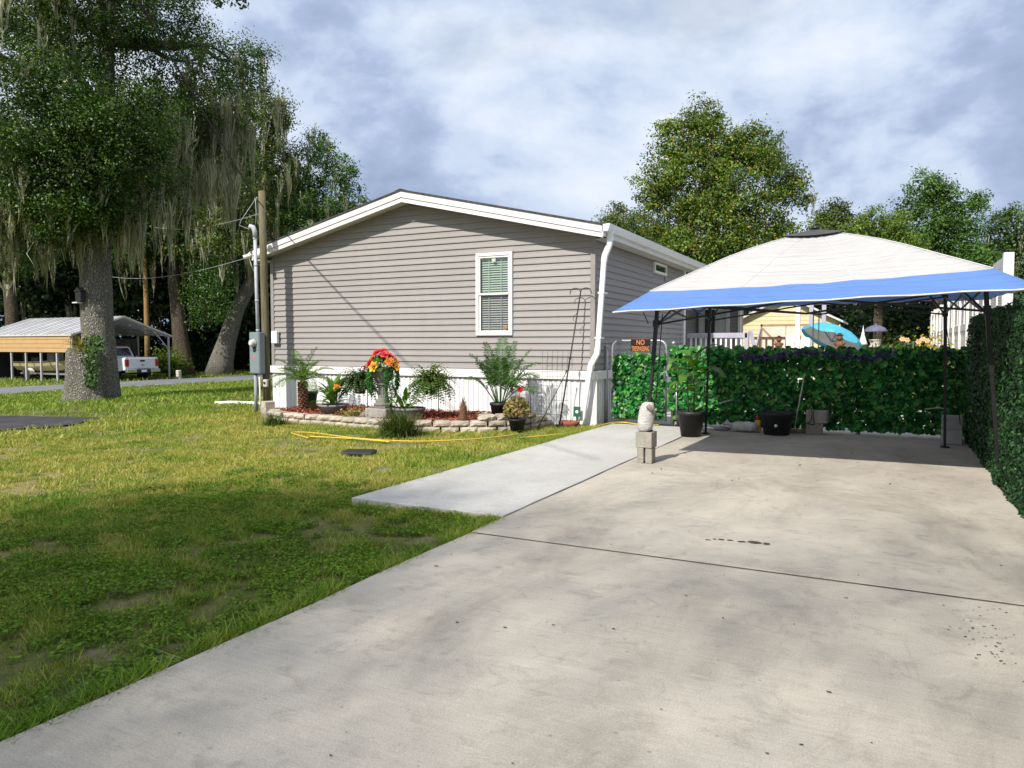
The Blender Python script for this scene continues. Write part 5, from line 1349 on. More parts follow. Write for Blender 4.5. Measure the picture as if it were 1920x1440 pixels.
b = MB(); b.tube([(-2.42, 11.95, .48), (-2.25, 11.9, .53), (-2.18, 11.88, .55)], .010, 6); b.build("stick", mat("pale_stick", (.45, .43, .4)), None, "pale stick slanting out beside the potted plant", "stick")
# little cart wheel and red can by the gate post
t = thing("hand_cart", (-3.3, 12.72, 0), "hand cart wheel and grey frame tucked by the gate post", "cart")
b = MB(); b.lathe([(.04, -.022), (.10, -.025), (.125, -.018), (.13, 0), (.125, .018), (.10, .025), (.04, .022)], 20, m=Matrix.Translation((-3.20, 12.66, .13)) @ Matrix.Rotation(R(90), 4, 'Y')); b.build("wheel", m_blackp, t)
b = MB(); b.tube([(-3.26, 12.70, .13), (-3.28, 12.74, .75)], .014, 7); b.tube([(-3.20, 12.66, .13), (-3.28, 12.72, .13)], .012, 6); b.build("frame", m_steel, t)
b = MB(); b.lathe([(0, 0), (.065, 0), (.05, .14), (.03, .17), (0, .175)], 14, (-3.07, 12.70, .05)); b.build("red_funnel", mat("red_plastic", (.55, .03, .04), None, 5, .4), None, "small red plastic cone beside the cart wheel", "cone")
# ------------------------------------------------------------------ trees
def bark_mat(name, c1, c2, sc_=9):
    m, nt, o = newmat(name); g = N(nt)
    v = g.coord(scale=(1, 1, .42)); nv = g.n('ShaderNodeTexNoise'); nt.links.new(v, nv.inputs['Vector']); nv.inputs['Scale'].default_value = 7; nv.inputs['Detail'].default_value = 5
    v2 = g.mix(.16, v, nv.outputs['Color'], 'ADD'); vr = g.voro(sc_*2.6, 'DISTANCE_TO_EDGE', v2)
    nz = g.noise(30, 7, .78, v)
    c = g.mix(g.ramp(g.math('MULTIPLY', vr, 4.0), [(.04, 0.0), (.75, 1.0)]), tuple(k*.42 for k in c1), g.mix(g.ramp(nz, [(.35, 0.0), (.65, 1.0)]), c1, c2))
    lich = g.ramp(g.noise(1.3, 6, .7, g.coord(loc=(3, 1, 0))), [(.52, 0.0), (.68, 1.0)])
    c = g.mix(g.math('MULTIPLY', lich, .35), c, (.17, .19, .12))
    h = g.math('ADD', g.math('MULTIPLY', vr, 2.5), g.math('MULTIPLY', nz, .5))
    p = g.bsdf(c, .95, .1, g.bump(h, .9, .05)); nt.links.new(p.outputs[0], o.inputs[0]); return m
m_bark = bark_mat("oak_bark", (.26, .24, .205), (.42, .40, .35))
m_bark2 = bark_mat("brown_bark", (.13, .10, .075), (.20, .165, .125), 7)
m_oak = leafmat("oak_leaves", [(0, (.018, .058, .006)), (.5, (.042, .110, .012)), (.85, (.095, .175, .02)), (1, (.19, .26, .04))], 1.0, .4, .3)
m_oakl = leafmat("light_oak_leaves", [(0, (.045, .085, .016)), (.5, (.085, .14, .025)), (.85, (.15, .20, .035)), (1, (.27, .27, .06))], .5, .5, .4)
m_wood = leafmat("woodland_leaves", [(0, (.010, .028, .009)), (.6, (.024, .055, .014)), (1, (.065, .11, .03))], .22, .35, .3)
m_gum = leafmat("sweetgum_leaves", [(0, (.05, .115, .014)), (.45, (.11, .205, .024)), (.86, (.22, .30, .036)), (.97, (.36, .33, .05)), (.988, (.5, .22, .04)), (1, (.42, .12, .03))], 1.0, .38, .3)
m_lime = leafmat("lime_leaves", [(0, (.06, .12, .015)), (.5, (.13, .23, .022)), (1, (.27, .36, .05))], 1.0, .45, .4)
m_bright = leafmat("bright_tree_leaves", [(0, (.03, .085, .013)), (.5, (.07, .165, .022)), (1, (.16, .29, .045))], 1.0, .4, .35)
m_moss = leafmat("spanish_moss", [(0, (.20, .21, .15)), (.5, (.36, .37, .27)), (1, (.52, .52, .41))], .8, .65, .35, .9, .1)
m_vine = leafmat("vine_leaves", [(0, (.02, .06, .012)), (.6, (.05, .13, .02)), (1, (.12, .22, .04))], .7, .6, .35)
def crown_pts(lobes, n, per, clump, g, shell=.5):
    Lb = np.array([l[:3] + (l[3], l[3], l[3]*.9) if len(l) == 4 else l for l in lobes], float)
    w = Lb[:, 3]**1.9; w /= w.sum(); nc = max(1, n//per)
    k = g.choice(len(Lb), nc, p=w); d = unit(g.normal(size=(nc, 3))); r_ = shell + (1.08-shell)*g.random(nc)**.6
    r_ *= 1 + .22*np.sin(d[:, 0]*5 + k)*np.cos(d[:, 2]*4 + k*1.7)
    c = Lb[k, :3] + d*r_[:, None]*Lb[k, 3:6]
    c = np.repeat(c, per, 0); dd = np.repeat(d, per, 0); m_ = len(c)
    sprd = np.clip(g.normal(size=(m_, 3)), -1.7, 1.7)*clump*np.array([1, 1, .7])*np.repeat(g.uniform(.6, 1.35, nc), per)[:, None]; P = c + sprd*(1 + .0*m_)
    Nn = unit(dd*.35 + unit(sprd)*.55 + np.array([0, 0, .45]) + g.normal(0, .45, (m_, 3)))
    return P, Nn, Lb
def moss_mesh(name, pts, lens, g, wid=.028, strips=13):
    V = []
    pts = np.asarray(pts); n = len(pts)
    for s in range(strips):
        o_ = g.normal(0, 1, (n, 3))*np.array([.085, .085, .14])*(1 + wid*6); L_ = lens*g.uniform(.35, 1.05, n); a = g.uniform(0, 6.283, n)
        sd = np.stack([np.cos(a), np.sin(a), 0*a], -1)*(wid*g.uniform(.5, 1.4, n))[:, None]
        p0 = pts + o_; rows = [p0]
        for k in (1, 2, 3): rows.append(p0 + np.stack([g.normal(0, .035, n) - .3*k*o_[:, 0], g.normal(0, .035, n) - .3*k*o_[:, 1], -L_*k/3], -1))
        wk = (.7, 1.0, .75, .12)
        for k in range(3): V.append(np.stack([rows[k]-sd*wk[k], rows[k]+sd*wk[k], rows[k+1]+sd*wk[k+1], rows[k+1]-sd*wk[k+1]], 1))
    # keep the strips of one strand joined in index order
    V = np.stack(V, 1).reshape(-1, 3)
    return npmesh(name, V, np.arange(len(V)).reshape(-1, 4))
def wiggle(a, c, g, n=7, amt=.12):
    a, c = Vector(a), Vector(c); l_ = (c-a).length; out = []
    for i in range(n+1):
        t = i/n; p = a.lerp(c, t)
        if 0 < i < n: p += Vector(g.normal(0, amt*l_/n*1.5, 3))
        p.z += math.sin(math.pi*t)*l_*.06; out.append(p)
    return out
def tree(name, label, trunk, rad, lobes, n, leaf, m, seed, per=14, clump=None, group=None, bark=None, moss=None, cat="tree", branch_r=None, aspect=.55, shell=.5, parts=True):
    g = np.random.default_rng(seed); base = trunk[0]
    t = thing(name, (base[0], base[1], base[2]), label, cat, group)
    b = MB(); b.tube(trunk, rad, 14)
    b.build("trunk", bark or m_bark2, t)
    P, Nn, Lb = crown_pts(lobes, n, per, clump or leaf*2.4, g, shell)
    b = MB(); top = [Vector(p) for p in trunk]
    for l in Lb:
        c = Vector(l[:3]); s = min(top[len(top)//2:], key=lambda q: (q-c).length + max(0, q.z - c.z)*1.5)
        rb = branch_r or rad[-1]*.55
        pts = wiggle(s, c, g); b.tube(pts, [rb*(1 - .75*i/(len(pts)-1)) for i in range(len(pts))], 6)
        for q in range(3):
            d = Vector(unit(g.normal(size=3)))*l[3]*.85; pts2 = wiggle(c, c + d, g, 4); b.tube(pts2, [rb*.3*(1-.8*i/4) for i in range(5)], 4)
    o = b.build("limbs", bark or m_bark2, t); o["kind"] = "stuff"
    o = put("crown", leaves_mesh("crown", P, Nn, leaf, g, aspect), m, t); o["kind"] = "stuff"
    if moss:
        nm, lmin, lmax, zlow = moss; k = g.choice(len(P), nm); q = P[k]; q = q[q[:, 2] > zlow]
        ln = lmin + (lmax-lmin)*g.random(len(q))**1.6; ln = np.minimum(ln, np.maximum(q[:, 2] - zlow*.55, .3))
        o = put("spanish_moss", moss_mesh("spanish_moss", q, ln, g), m_moss, t); o["kind"] = "stuff"
    return t
# the big live oak with its second, cut stem
OAK = [(-20.1,11.6,9.4,1.8), (-19.5,13.1,10.0,1.7), (-18.8,14.6,10.7,1.5), (-19.0,11.4,7.2,1.6), (-18.4,12.9,7.0,1.3), (-18.6,12.1,5.7,1.2), (-18.8,15.6,9.8,1.5), (-18.9,17.3,10.5,1.2), (-18.6,18.0,10.3,0.8), (-19.9,16.1,8.2,1.5), (-21.7,12.3,6.1,1.6), (-20.0,12.5,5.0,1.0), (-19.7,14.4,5.9,1.0), (-19.7,17.4,8.6,1.4), (-19.4,15.3,5.9,0.8), (-22.3,12.4,4.3,1.0), (-19.4,13.2,11.6,2.2), (-20.2,14.6,12.3,1.5), (-17.6,12.4,6.6,.95), (-17.5,13.4,6.2,.8), (-18.3,12.0,5.9,.9), (-18.3,13.1,5.3,.7), (-18.8,11.7,5.0,.8), (-17.5,13.5,7.6,.9), (-20.4,11.6,11.1,2.1), (-20.9,12.1,4.7,0.8), (-19.9,18.3,7.4,0.8), (-21.5, 9.5, 9.0, 2.2), (-22.5, 14, 10, 2.4), (-22, 16, 7.5, 1.8)]
tr = [(-19.80, 13.32, -.35), (-19.81, 13.32, .1), (-19.87, 13.34, .8), (-19.97, 13.35, 2.1), (-20.06, 13.40, 3.9), (-20.02, 13.55, 5.9), (-19.94, 13.73, 8.1), (-19.9, 13.85, 10)]
oak = tree("live_oak", "massive live oak hung with grey moss beside the road", tr, [.54, .48, .44, .42, .41, .38, .28, .18], OAK, 175000, .078, m_oak, 101, 58, .19, bark=m_bark, moss=(170, .35, 1.3, 3.4), branch_r=.13)
g = np.random.default_rng(61); P, Nn, _ = crown_pts([(-17.6,11.8,6.9,.9), (-17.4,12.5,6.2,.85), (-18.4,11.6,5.9,.95), (-18.1,12.3,5.2,.75), (-18.9,11.5,5.0,.8), (-17.5,12.8,7.4,.8), (-18.3, 11.2, 7.6, 1.0), (-19.2, 11.0, 6.3, .9), (-18.9, 12.6, 4.7, .6), (-19.8, 11.4, 5.4, .8)], 34000, 58, .24, g, .3)
put("front_foliage", leaves_mesh("front_foliage", P, Nn, .078, g, .55), m_oak, oak)["kind"] = "stuff"
# flared roots and the stump stem
bm = bmesh.new(); seg = 28; rows = [(-.35, .72, 0), (-.12, .62, 0), (.1, .55, 0), (.5, .51, .01), (.95, .49, .0), (1.20, .47, .03), (1.28, .40, .05)]
ringv = []
for (z, r_, j) in rows:
    rv = []
    for k in range(seg):
        a = 2*math.pi*k/seg; f_ = 1 + .07*math.sin(a*3 + 1) + .05*math.sin(a*7) + max(0, .25 - z)*.22*math.sin(a*5 + .6)
        rv.append(bm.verts.new((-19.80 + r_*f_*math.cos(a)*.98, 12.80 + r_*f_*math.sin(a)*.8, z + j*math.sin(a*2))))
    ringv.append(rv)
for i in range(len(rows)-1):
    for k in range(seg): bm.faces.new((ringv[i][k], ringv[i][(k+1) % seg], ringv[i+1][(k+1) % seg], ringv[i+1][k])).smooth = True
bm.faces.new(ringv[-1])
me = bpy.data.meshes.new("cut_stem"); bm.to_mesh(me); bm.free(); put("cut_stem", me, m_bark, oak)
g = np.random.default_rng(6); q = []
for (a, c, nq) in (((-21.4, 11.4, 5.2), (-18.6, 13.8, 5.5), 120), ((-19.9, 14.8, 8.2), (-18.7, 17.6, 8.8), 85), ((-19.9, 14.9, 6.6), (-18.9, 17.8, 6.9), 70), ((-21.2, 11.2, 6.6), (-19.3, 12.4, 6.4), 30)):
    t_ = g.random(nq)[:, None]; q.append(np.array(a)*(1-t_) + np.array(c)*t_ + g.normal(0, 1, (nq, 3))*np.array([.5, .5, .35]))
q = np.concatenate(q); put("moss_curtain", moss_mesh("moss_curtain", q, g.uniform(.4, 1.9, len(q)), g, .017, 20), m_moss, oak)["kind"] = "stuff"
# limb reaching over the lawn with a sprig of leaves
g = np.random.default_rng(5); b = MB(); b.tube(wiggle((-19.8, 13.7, 10), (-15.5, 12, 12.8), g, 6, .03) + wiggle((-15.3, 11.9, 12.8), (-10.7, 9.6, 8.6), g, 6, .03), [.15*(1 - .068*i) for i in range(14)], 6); b.tube(wiggle((-10.7, 9.6, 8.6), (-10.55, 9.6, 7.55), g, 4, .05), .012, 5); b.build("overhanging_limb", m_bark, oak)
P, Nn, _ = crown_pts([(-10.62, 9.55, 7.55, .20), (-10.35, 9.7, 7.50, .20), (-10.85, 9.45, 7.6, .14)], 420, 14, .05, g, .2)
put("sprig", leaves_mesh("sprig", P, Nn, .075, g, .5), m_oak, oak)["kind"] = "stuff"
# fern and vine growing on the cut stem
ep = thing("stump_fern", (-19.6, 12.6, 1.3), "yellow-green fern and vine growing on top of the cut oak stem", "fern")
fern_ball("fronds", (-19.72, 12.66, 1.30), .4, .3, 46, leafmat("yellow_fern", [(0, (.10, .12, .02)), (.6, (.24, .23, .04)), (1, (.36, .33, .07))], 4, .7, .3), ep, .52, 12, 1.2)
n = 520; x = rng.normal(-19.18, .16, n); z = rng.uniform(.3, 1.65, n); P = np.stack([x, 12.62 + .25*np.abs(rng.normal(0, .4, n)) - .1*(z < 1.2) , z], -1)
put("vine", leaves_mesh("vine", P, unit(rng.normal(0, .5, (n, 3)) + np.array([.2, -.8, .3])), .10, rng, .7), m_vine, ep)["kind"] = "stuff"
t = thing("bird_feeder", (-19.98, 12.93, 2.55), "small dark wooden feeder with a white ledge on the oak trunk", "bird feeder")
b = MB(); b.bbox((-20.08, 12.80, 2.60), (-19.84, 12.92, 2.88), .01); b.prism([(-20.12, 2.88), (-19.80, 2.88), (-19.96, 3.0)], 1, 12.78, 12.94); b.build("box", m_black, t)
b = MB(); b.box((-20.14, 12.74, 2.56), (-19.92, 12.90, 2.59)); b.build("ledge", m_white2, t)

# trees behind the carport and beyond the house
tree("leaning_oak", "leaning grey-trunked oak at the edge of the woods", [(-37.95, 33.4, -.7), (-37.8, 33.5, .4), (-37.5, 33.7, 1.7), (-36.99, 34.1, 3.7), (-36.0, 34.76, 6.0), (-34.8, 35.3, 7.8), (-33.0, 34.8, 9.5)], [.95, .72, .55, .45, .38, .30, .2],
     [(-30.5,34.6,13.0,1.1), (-31.3,34.1,11.4,1.7), (-29.3,35.1,11.8,1.1), (-28.8,35.3,9.9,1.1), (-30.1,34.6,9.2,1.7), (-31.4,32.8,9.7,1.7), (-30.1,32.3,8.0,1.5), (-28.0,35.5,9.0,0.7), (-33.5, 34, 10, 1.5)], 28000, .15, m_bright, 102, 50, .27, bark=m_bark, moss=(150, .4, 1.5, 5.5), shell=.35)
tree("yellow_oak", "tall yellow-green oak rising behind the utility pole", [(-31.2, 33.6, -.6), (-31.2, 33.4, 4), (-31.6, 32.4, 8), (-32.0, 31.6, 12)], [.4, .33, .25, .12],
     [(-31.8,31.7,12.2,1.6), (-32.6,31.3,13.5,1.6), (-31.5,29.4,10.5,1.9), (-32.0,29.1,7.9,2.0), (-33.5, 30.5, 15, 1.7), (-31.3, 31.5, 14.6, 1.2)], 26000, .15, m_oakl, 103, 50, .28, moss=(150, .5, 2.0, 5.0))
tree("mossy_oak", "dark mossy oak with a straight brown trunk behind the carport", [(-39.07, 31.7, -.7), (-39.2, 31.7, .6), (-39.45, 31.69, 2.9), (-39.8, 31.67, 5.6), (-39.8, 31.7, 9)], [.75, .55, .42, .36, .2],
     [(-39.7,31.9,8.6,2.6), (-37.7,33.1,7.5,2.4), (-41.7,29.7,7.8,2.6), (-39, 30.5, 12, 2.6), (-36.5, 30.5, 11, 2.2), (-41.5, 30, 12.5, 2.6)], 30000, .17, m_oak, 104, 50, .33, moss=(230, .6, 2.4, 3.6))
tree("slim_pine", "slim bare-stemmed tree with an ochre trunk above the carport roof", [(-40.2, 30.0, -.6), (-40.3, 30.1, 2), (-40.45, 30.2, 5.6), (-40.5, 30.2, 8)], [.17, .15, .13, .1], [(-40.5, 30.3, 8.5, 1.5), (-41.2, 29.4, 7.2, 1.2)], 3000, .17, m_oak, 105, 12, .3, bark=mat("ochre_bark", (.30, .19, .07), (.2, .13, .06), 9, .9))
tree("roadside_oak", "grey moss-draped oak at the far left edge of the picture", [(-46.0, 25.5, -.6), (-46, 25.5, 3), (-46.2, 25.4, 7), (-46.0, 25.5, 10)], [.45, .35, .3, .2],
     [(-46, 25.5, 9.5, 2.8), (-44.0, 26, 8.0, 2.2), (-48, 24, 8, 2.6), (-45, 24, 12, 2.8), (-43.5, 27.5, 11.5, 2.4), (-47, 27.5, 13, 2.8)], 28000, .17, m_oak, 106, 50, .33, moss=(260, .6, 2.6, 3.6))
W = [(-50.3,28.6,5.8,3.5), (-48.9,31.5,4.5,3.2), (-44.6,33.4,5.7,3.4), (-41.8,36.2,6.0,3.4), (-41.1,38.7,4.6,3.4), (-53.8,31.1,1.6,2.6), (-50.1,36.3,1.7,3.2), (-45.6,39.7,1.7,3.2), (-43.1,41.0,1.3,2.4), (-52.7,33.8,1.3,2.7), (-42.9,43.6,5.0,3.4), (-45.9,31.7,7.9,2.9), (-43.6,43.1,2.5,3.4), (-56, 30, 6, 4), (-58, 36, 8, 5), (-52, 40, 8, 5), (-47, 44, 9, 5), (-40, 46, 8, 4), (-38, 42, 5, 3), (-48, 37, 11, 4.5), (-54, 33, 12, 4.5), (-44, 40, 12, 4), (-46, 33.5, 11.5, 3.5), (-42, 34.5, 10.5, 3), (-60, 26, 6, 4.5), (-36, 44, 3, 2.5), (-58, 22, 5, 4)]
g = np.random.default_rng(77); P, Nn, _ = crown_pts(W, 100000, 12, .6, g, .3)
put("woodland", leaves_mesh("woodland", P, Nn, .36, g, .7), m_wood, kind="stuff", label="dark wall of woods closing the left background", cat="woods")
g = np.random.default_rng(78); Wt = MB()
for i in range(26):
    x = g.uniform(-58, -38); y = 31 + (x+58)*.45 + g.uniform(0, 7); Wt.tube([(x, y, -.6), (x + g.normal(0, .3), y, 5), (x + g.normal(0, .6), y, 12)], [g.uniform(.15, .3), .2, .1], 7)
Wt.build("woodland_trunks", m_bark2, None, kind="stuff", label="far thin trunks standing inside the dark woods", cat="woods")
q = P[g.choice(len(P), 420)]; q = q[q[:, 2] > 3.5]
put("woodland_moss", moss_mesh("woodland_moss", q, g.uniform(.8, 3.0, len(q)), g, .05), m_moss, kind="stuff", label="moss hanging in the dark woods", cat="moss")
# understorey shrubs round the carport
def shrub(name, c, r_, n, leaf, m, label, seed, cat="shrub", group=None):
    g = np.random.default_rng(seed); t = thing(name, (c[0], c[1], c[2]), label, cat, group)
    P, Nn, _ = crown_pts([(c[0], c[1], c[2]+r_[2]*.9, r_[0], r_[1], r_[2]), (c[0]+r_[0]*.5, c[1], c[2]+r_[2]*.6, r_[0]*.6, r_[1]*.6, r_[2]*.6), (c[0]-r_[0]*.5, c[1]+.1, c[2]+r_[2]*.7, r_[0]*.55, r_[1]*.6, r_[2]*.65)], n, 8, leaf*1.6, g, .4)
    put("foliage", leaves_mesh("foliage", P, Nn, leaf, g, .6), m, t)["kind"] = "stuff"
    b = MB()
    for k in range(5): a = k*1.26; b.tube([(c[0], c[1], c[2]-.1), (c[0] + r_[0]*.5*math.cos(a), c[1] + r_[1]*.5*math.sin(a), c[2] + r_[2]*.9)], [.03*r_[2], .008], 5)
    b.build("stems", m_bark2, t); return t
shrub("bright_shrub", (-38.6, 30.3, -.5), (1.0, .8, .9), 2600, .14, m_lime, "bright green shrub seen through the carport's open end", 201)
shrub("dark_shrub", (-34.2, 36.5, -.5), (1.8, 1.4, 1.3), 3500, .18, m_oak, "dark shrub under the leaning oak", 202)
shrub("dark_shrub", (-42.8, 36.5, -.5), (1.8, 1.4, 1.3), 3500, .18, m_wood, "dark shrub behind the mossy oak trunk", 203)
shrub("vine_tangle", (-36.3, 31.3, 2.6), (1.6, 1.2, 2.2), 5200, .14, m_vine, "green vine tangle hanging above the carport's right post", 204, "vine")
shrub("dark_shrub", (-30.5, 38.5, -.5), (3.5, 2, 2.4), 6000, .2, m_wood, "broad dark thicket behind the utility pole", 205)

# shade oak standing behind the photographer: throws the dappled shade on the near lawn and driveway
SH = [(-8.0, -12.6, 15.6, 1.7), (-6.6, -12.7, 16.2, 1.6), (-7.4, -14.6, 16.5, 1.9), (-6.0, -15.0, 15.5, 1.7), (-8.6, -16.5, 15.0, 2.2), (-6.5, -17.2, 16.5, 2.2), (-10.5, -18, 16, 2.6), (-8.5, -20, 17, 3)]
SH2 = [(-4.4, -12.2, 16, 1.9), (-2.6, -12.0, 16.5, 1.8), (-4.0, -15, 16.5, 2.2), (-1.8, -15, 16, 2.2), (-4.5, -18, 16, 2.5), (-1.5, -18, 16, 2.5)]
so = tree("shade_oak", "large spreading oak behind the viewpoint shading the near lawn and driveway", [(-8.5, -20.0, -.1), (-8.4, -20, 4), (-8, -19.5, 9), (-7, -17.5, 13)], [.6, .48, .42, .25], SH, 44000, .13, m_oak, 107, 8, .35, shell=.1)
g = np.random.default_rng(55); P, Nn, _ = crown_pts(SH2, 5200, 6, .4, g, .1); put("crown_edge", leaves_mesh("crown_edge", P, Nn, .13, g, .55), m_oak, so)["kind"] = "stuff"

# trees on the right
tree("sweetgum_tree", "broad sweetgum with a few orange leaves behind the house", [(-7.6, 37, -.1), (-7.6, 37, 3), (-7.7, 37, 6.5), (-7.9, 37, 10)], [.4, .33, .26, .12],
     [(-8.31,36.8,12.6,0.83), (-9.15,36.2,11.2,1.38), (-7.64,37.1,11.2,1.38), (-6.21,38.0,11.1,1.10), (-5.54,38.3,10.4,0.83), (-4.78,40.0,9.8,0.74), (-4.61,40.0,8.9,0.83), (-8.48,36.5,9.4,1.93), (-6.63,37.0,9.0,1.93), (-9.99,35.6,9.4,1.10), (-10.41,35.3,8.6,0.64), (-9.57,35.7,7.5,1.47), (-7.64,35.7,6.9,1.84), (-5.87,37.9,7.3,1.38), (-4.78,38.6,7.0,0.74), (-8.39,35.2,5.6,1.38), (-6.29,36.5,5.6,1.38), (-7.47,36.0,4.0,1.47)], 88000, .14, m_gum, 110, 52, .25, moss=(36, .5, 1.4, 4), shell=.45)
tree("small_oak", "dull green treetop showing over the house gutter", [(-15, 46.8, -.1), (-15, 46.8, 4), (-15, 46.8, 8)], [.3, .25, .12], [(-15.8,46.4,9.4,1.2), (-14.9,46.8,8.7,1.5), (-16.6,46.0,9.0,0.8), (-13.6,47.4,8.0,1.5), (-12.0, 47.5, 7, 1.5)], 15000, .16, m_oakl, 111, 50, .27)
tree("young_tree", "small rounded treetop left of the lime tree", [(-3.0, 50.5, 0), (-3, 50.5, 4), (-3, 50.5, 8)], [.2, .16, .08], [(-3.1,50.6,9.5,1.0), (-3.7,50.3,8.8,0.9), (-2.4,50.9,8.5,1.0), (-3.1, 50.5, 7.5, 1.3)], 12000, .16, m_oakl, 112, 50, .26)
tree("lime_tree", "yellow-green bushy tree behind the canopy peak", [(-.5, 40.5, 0), (-.5, 40.5, 3), (-.5, 40.5, 6)], [.25, .2, .1], [(-0.5,40.5,6.9,1.2), (-1.3,40.2,6.6,1.0), (0.2,40.8,6.0,1.2), (-1.8,39.9,6.0,0.8), (-.6, 40.2, 5.2, 1.4)], 22000, .135, m_lime, 113, 50, .23)
tree("bright_tree", "tall bright green tree with airy branches right of the canopy peak", [(2.2, 44.2, 0), (2.2, 44.2, 3.5), (2.1, 44.2, 6.5), (1.9, 44.1, 8.5)], [.28, .22, .16, .07],
     [(1.6,44.0,9.5,0.9), (0.9,43.6,8.4,0.9), (2.3,44.4,9.0,0.9), (3.1,44.7,7.9,1.0), (2.1,44.2,7.3,1.1), (3.9,45.2,8.7,0.5), (1.2,43.6,6.8,1.1), (3.1,44.6,6.5,1.1), (2.7,44.3,5.4,1.4), (3.8,43.8,5.3,1.1), (1.3, 43.8, 5.2, 1.3)], 36000, .135, m_bright, 114, 50, .22, shell=.3)
tree("far_oak", "dark mossy oak at the right edge behind the white fence", [(6.2, 50.5, 0), (6.2, 50.5, 3.5), (6.1, 50.5, 7)], [.4, .3, .15], [(6.3,50.8,8.0,1.4), (5.6,50.4,7.2,1.4), (6.9,50.9,6.7,1.7), (5.1,50.1,6.2,1.2), (6.2,50.6,5.0,1.5), (8.5, 51, 7.5, 2), (8, 50, 5, 2)], 21000, .17, m_oak, 115, 50, .3, moss=(60, .5, 1.6, 3.5))
BK = [(-1.3,46.7,3.7,1.5), (0.3,45.2,3.0,1.4), (-3.1,48.0,4.1,1.5), (1.7,48.2,3.4,1.6), (-0.4,44.8,2.2,1.6), (-1.9,48.6,2.6,1.6), (1.4,45.7,1.9,1.4), (2.9,51.0,3.5,1.8), (-5.0,49.3,4.3,2.0), (4, 47, 2, 2), (6, 48, 2.5, 2.2), (-7, 48, 3, 2.4), (-4, 46, 1.5, 1.8), (-10, 44, 3, 3), (-14, 46, 4, 3), (9, 50, 2.5, 3), (-18, 48, 4, 3), (13, 50, 3, 4)]
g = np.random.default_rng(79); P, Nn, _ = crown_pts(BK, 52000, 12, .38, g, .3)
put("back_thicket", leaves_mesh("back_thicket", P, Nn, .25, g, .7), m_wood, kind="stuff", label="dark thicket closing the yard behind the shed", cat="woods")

# ------------------------------------------------------------------ carport, boat, truck
m_tan = mat("tan_sheet_metal", (.50, .33, .155), (.46, .29, .13), 3, .5, .35)
m_roofm = mat("weathered_white_roof", (.50, .52, .57), (.36, .36, .37), .9, .55, .35, stretch=(1, .6, 1))
m_post = mat("carport_steel", (.46, .45, .43), (.38, .37, .35), 6, .5, .4)
m_rim = mat("pale_trim_metal", (.58, .55, .48), None, 5, .5)
cp = thing("metal_carport", (-40.4, 25.6, -.5), "metal carport with white ribbed roof and tan side panel", "carport")
CX1, CX0, CYA, CYB, CR = -36.3, -44.5, 22.9, 28.45, 25.67; ZB, ZE, ZR = -.5, 1.95, 2.92
def croof_z(y): return ZR - (ZR-ZE)*abs(y-CR)/((CYB-CYA)/2)
for y0, y1 in ((CYA-.12, CR), (CR, CYB+.12)):
    for k in range(9):
        xa = CX0-.15 + k*(CX1-CX0+.3)/9; xb = xa + (CX1-CX0+.3)/9 - .006
        b = MB(); n_ = 5
        for j in range(n_):
            a0 = xa + (xb-xa)*j/n_; a1 = xa + (xb-xa)*(j+1)/n_; h = .018 if j % 2 else 0
            b.add([(a0, y0, croof_z(y0)+h), (a1, y0, croof_z(y0)+h), (a1, y1, croof_z(y1)+h), (a0, y1, croof_z(y1)+h)], [(0, 1, 2, 3)])
        b.build("roof_panel", m_roofm, cp)
for y0, y1 in ((CYA-.13, CR), (CYB+.13, CR)):
    b = MB(); bar(b, (CX1+.16, y0, croof_z(y0)-.02), (CX1+.16, y1, croof_z(y1)-.02), .03, .085); b.build("gable_trim", m_rim, cp)
    b = MB(); bar(b, (CX1-.02, y0, croof_z(y0)-.08), (CX1-.02, y1, croof_z(y1)-.08), .06, .06); b.build("rafter", m_post, cp)
b = MB(); b.box((CX0, CYA-.135, ZE-.10), (CX1+.17, CYA-.10, ZE-.02)); b.build("eave_trim", m_rim, cp)
for j in range(4):   # tan panels, with pressed ribs
    for k in range(3):
        xa = CX0 + k*(CX1-CX0)/3; xb = xa + (CX1-CX0)/3 - .006
        z0 = 1.02 + .215*j; b = MB(); b.prism([(CYA-.05, z0), (CYA-.075, z0+.012), (CYA-.075, z0+.165), (CYA-.05, z0+.185), (CYA-.05, z0+.213), (CYA-.03, z0+.213), (CYA-.03, z0)], 0, xa, xb); b.build("side_panel", m_tan, cp)
for x in (CX1, CX1-1.25, CX1-2.6, CX1-3.9, CX1-5.2, CX1-6.6, CX0):
    b = MB(); b.box((x-.045, CYA-.03, ZB-.1), (x+.045, CYA+.05, ZE-.05)); b.build("post", m_post, cp)
for x in (CX1, CX1-2.6, CX1-5.2, CX0):
    b = MB(); b.box((x-.04, CYB-.04, ZB-.1), (x+.04, CYB+.04, ZE-.05)); b.build("post", m_post, cp)
for (ya, yb) in ((CYA, CYA+.9), (CYB, CYB-.9)):
    b = MB(); bar(b, (CX1, ya, 1.15), (CX1, yb, croof_z(yb)-.1), .04, .05); b.build("brace", m_post, cp)
b = MB()
for j in range(5):
    z0 = .75 + .2*j; b.prism([(CYB-.03, z0), (CYB-.05, z0+.012), (CYB-.05, z0+.17), (CYB-.03, z0+.198)], 0, CX0, CX1-2.6)
b.build("far_side_panel", mat("shade_dark_side_metal", (.16, .16, .15)), cp)  # panel colour darkened to paint the shade inside the carport
b = MB(); b.prism([(CYA, ZB), (CYB, ZB), (CYB, ZE-.05), (CR, ZR-.08), (CYA, ZE-.05)], 0, CX0-.02, CX0+.02); b.build("back_wall", mat("shade_dark_back", (.04, .038, .035)), cp)  # near-black colour stands for shade at the carport's inner end
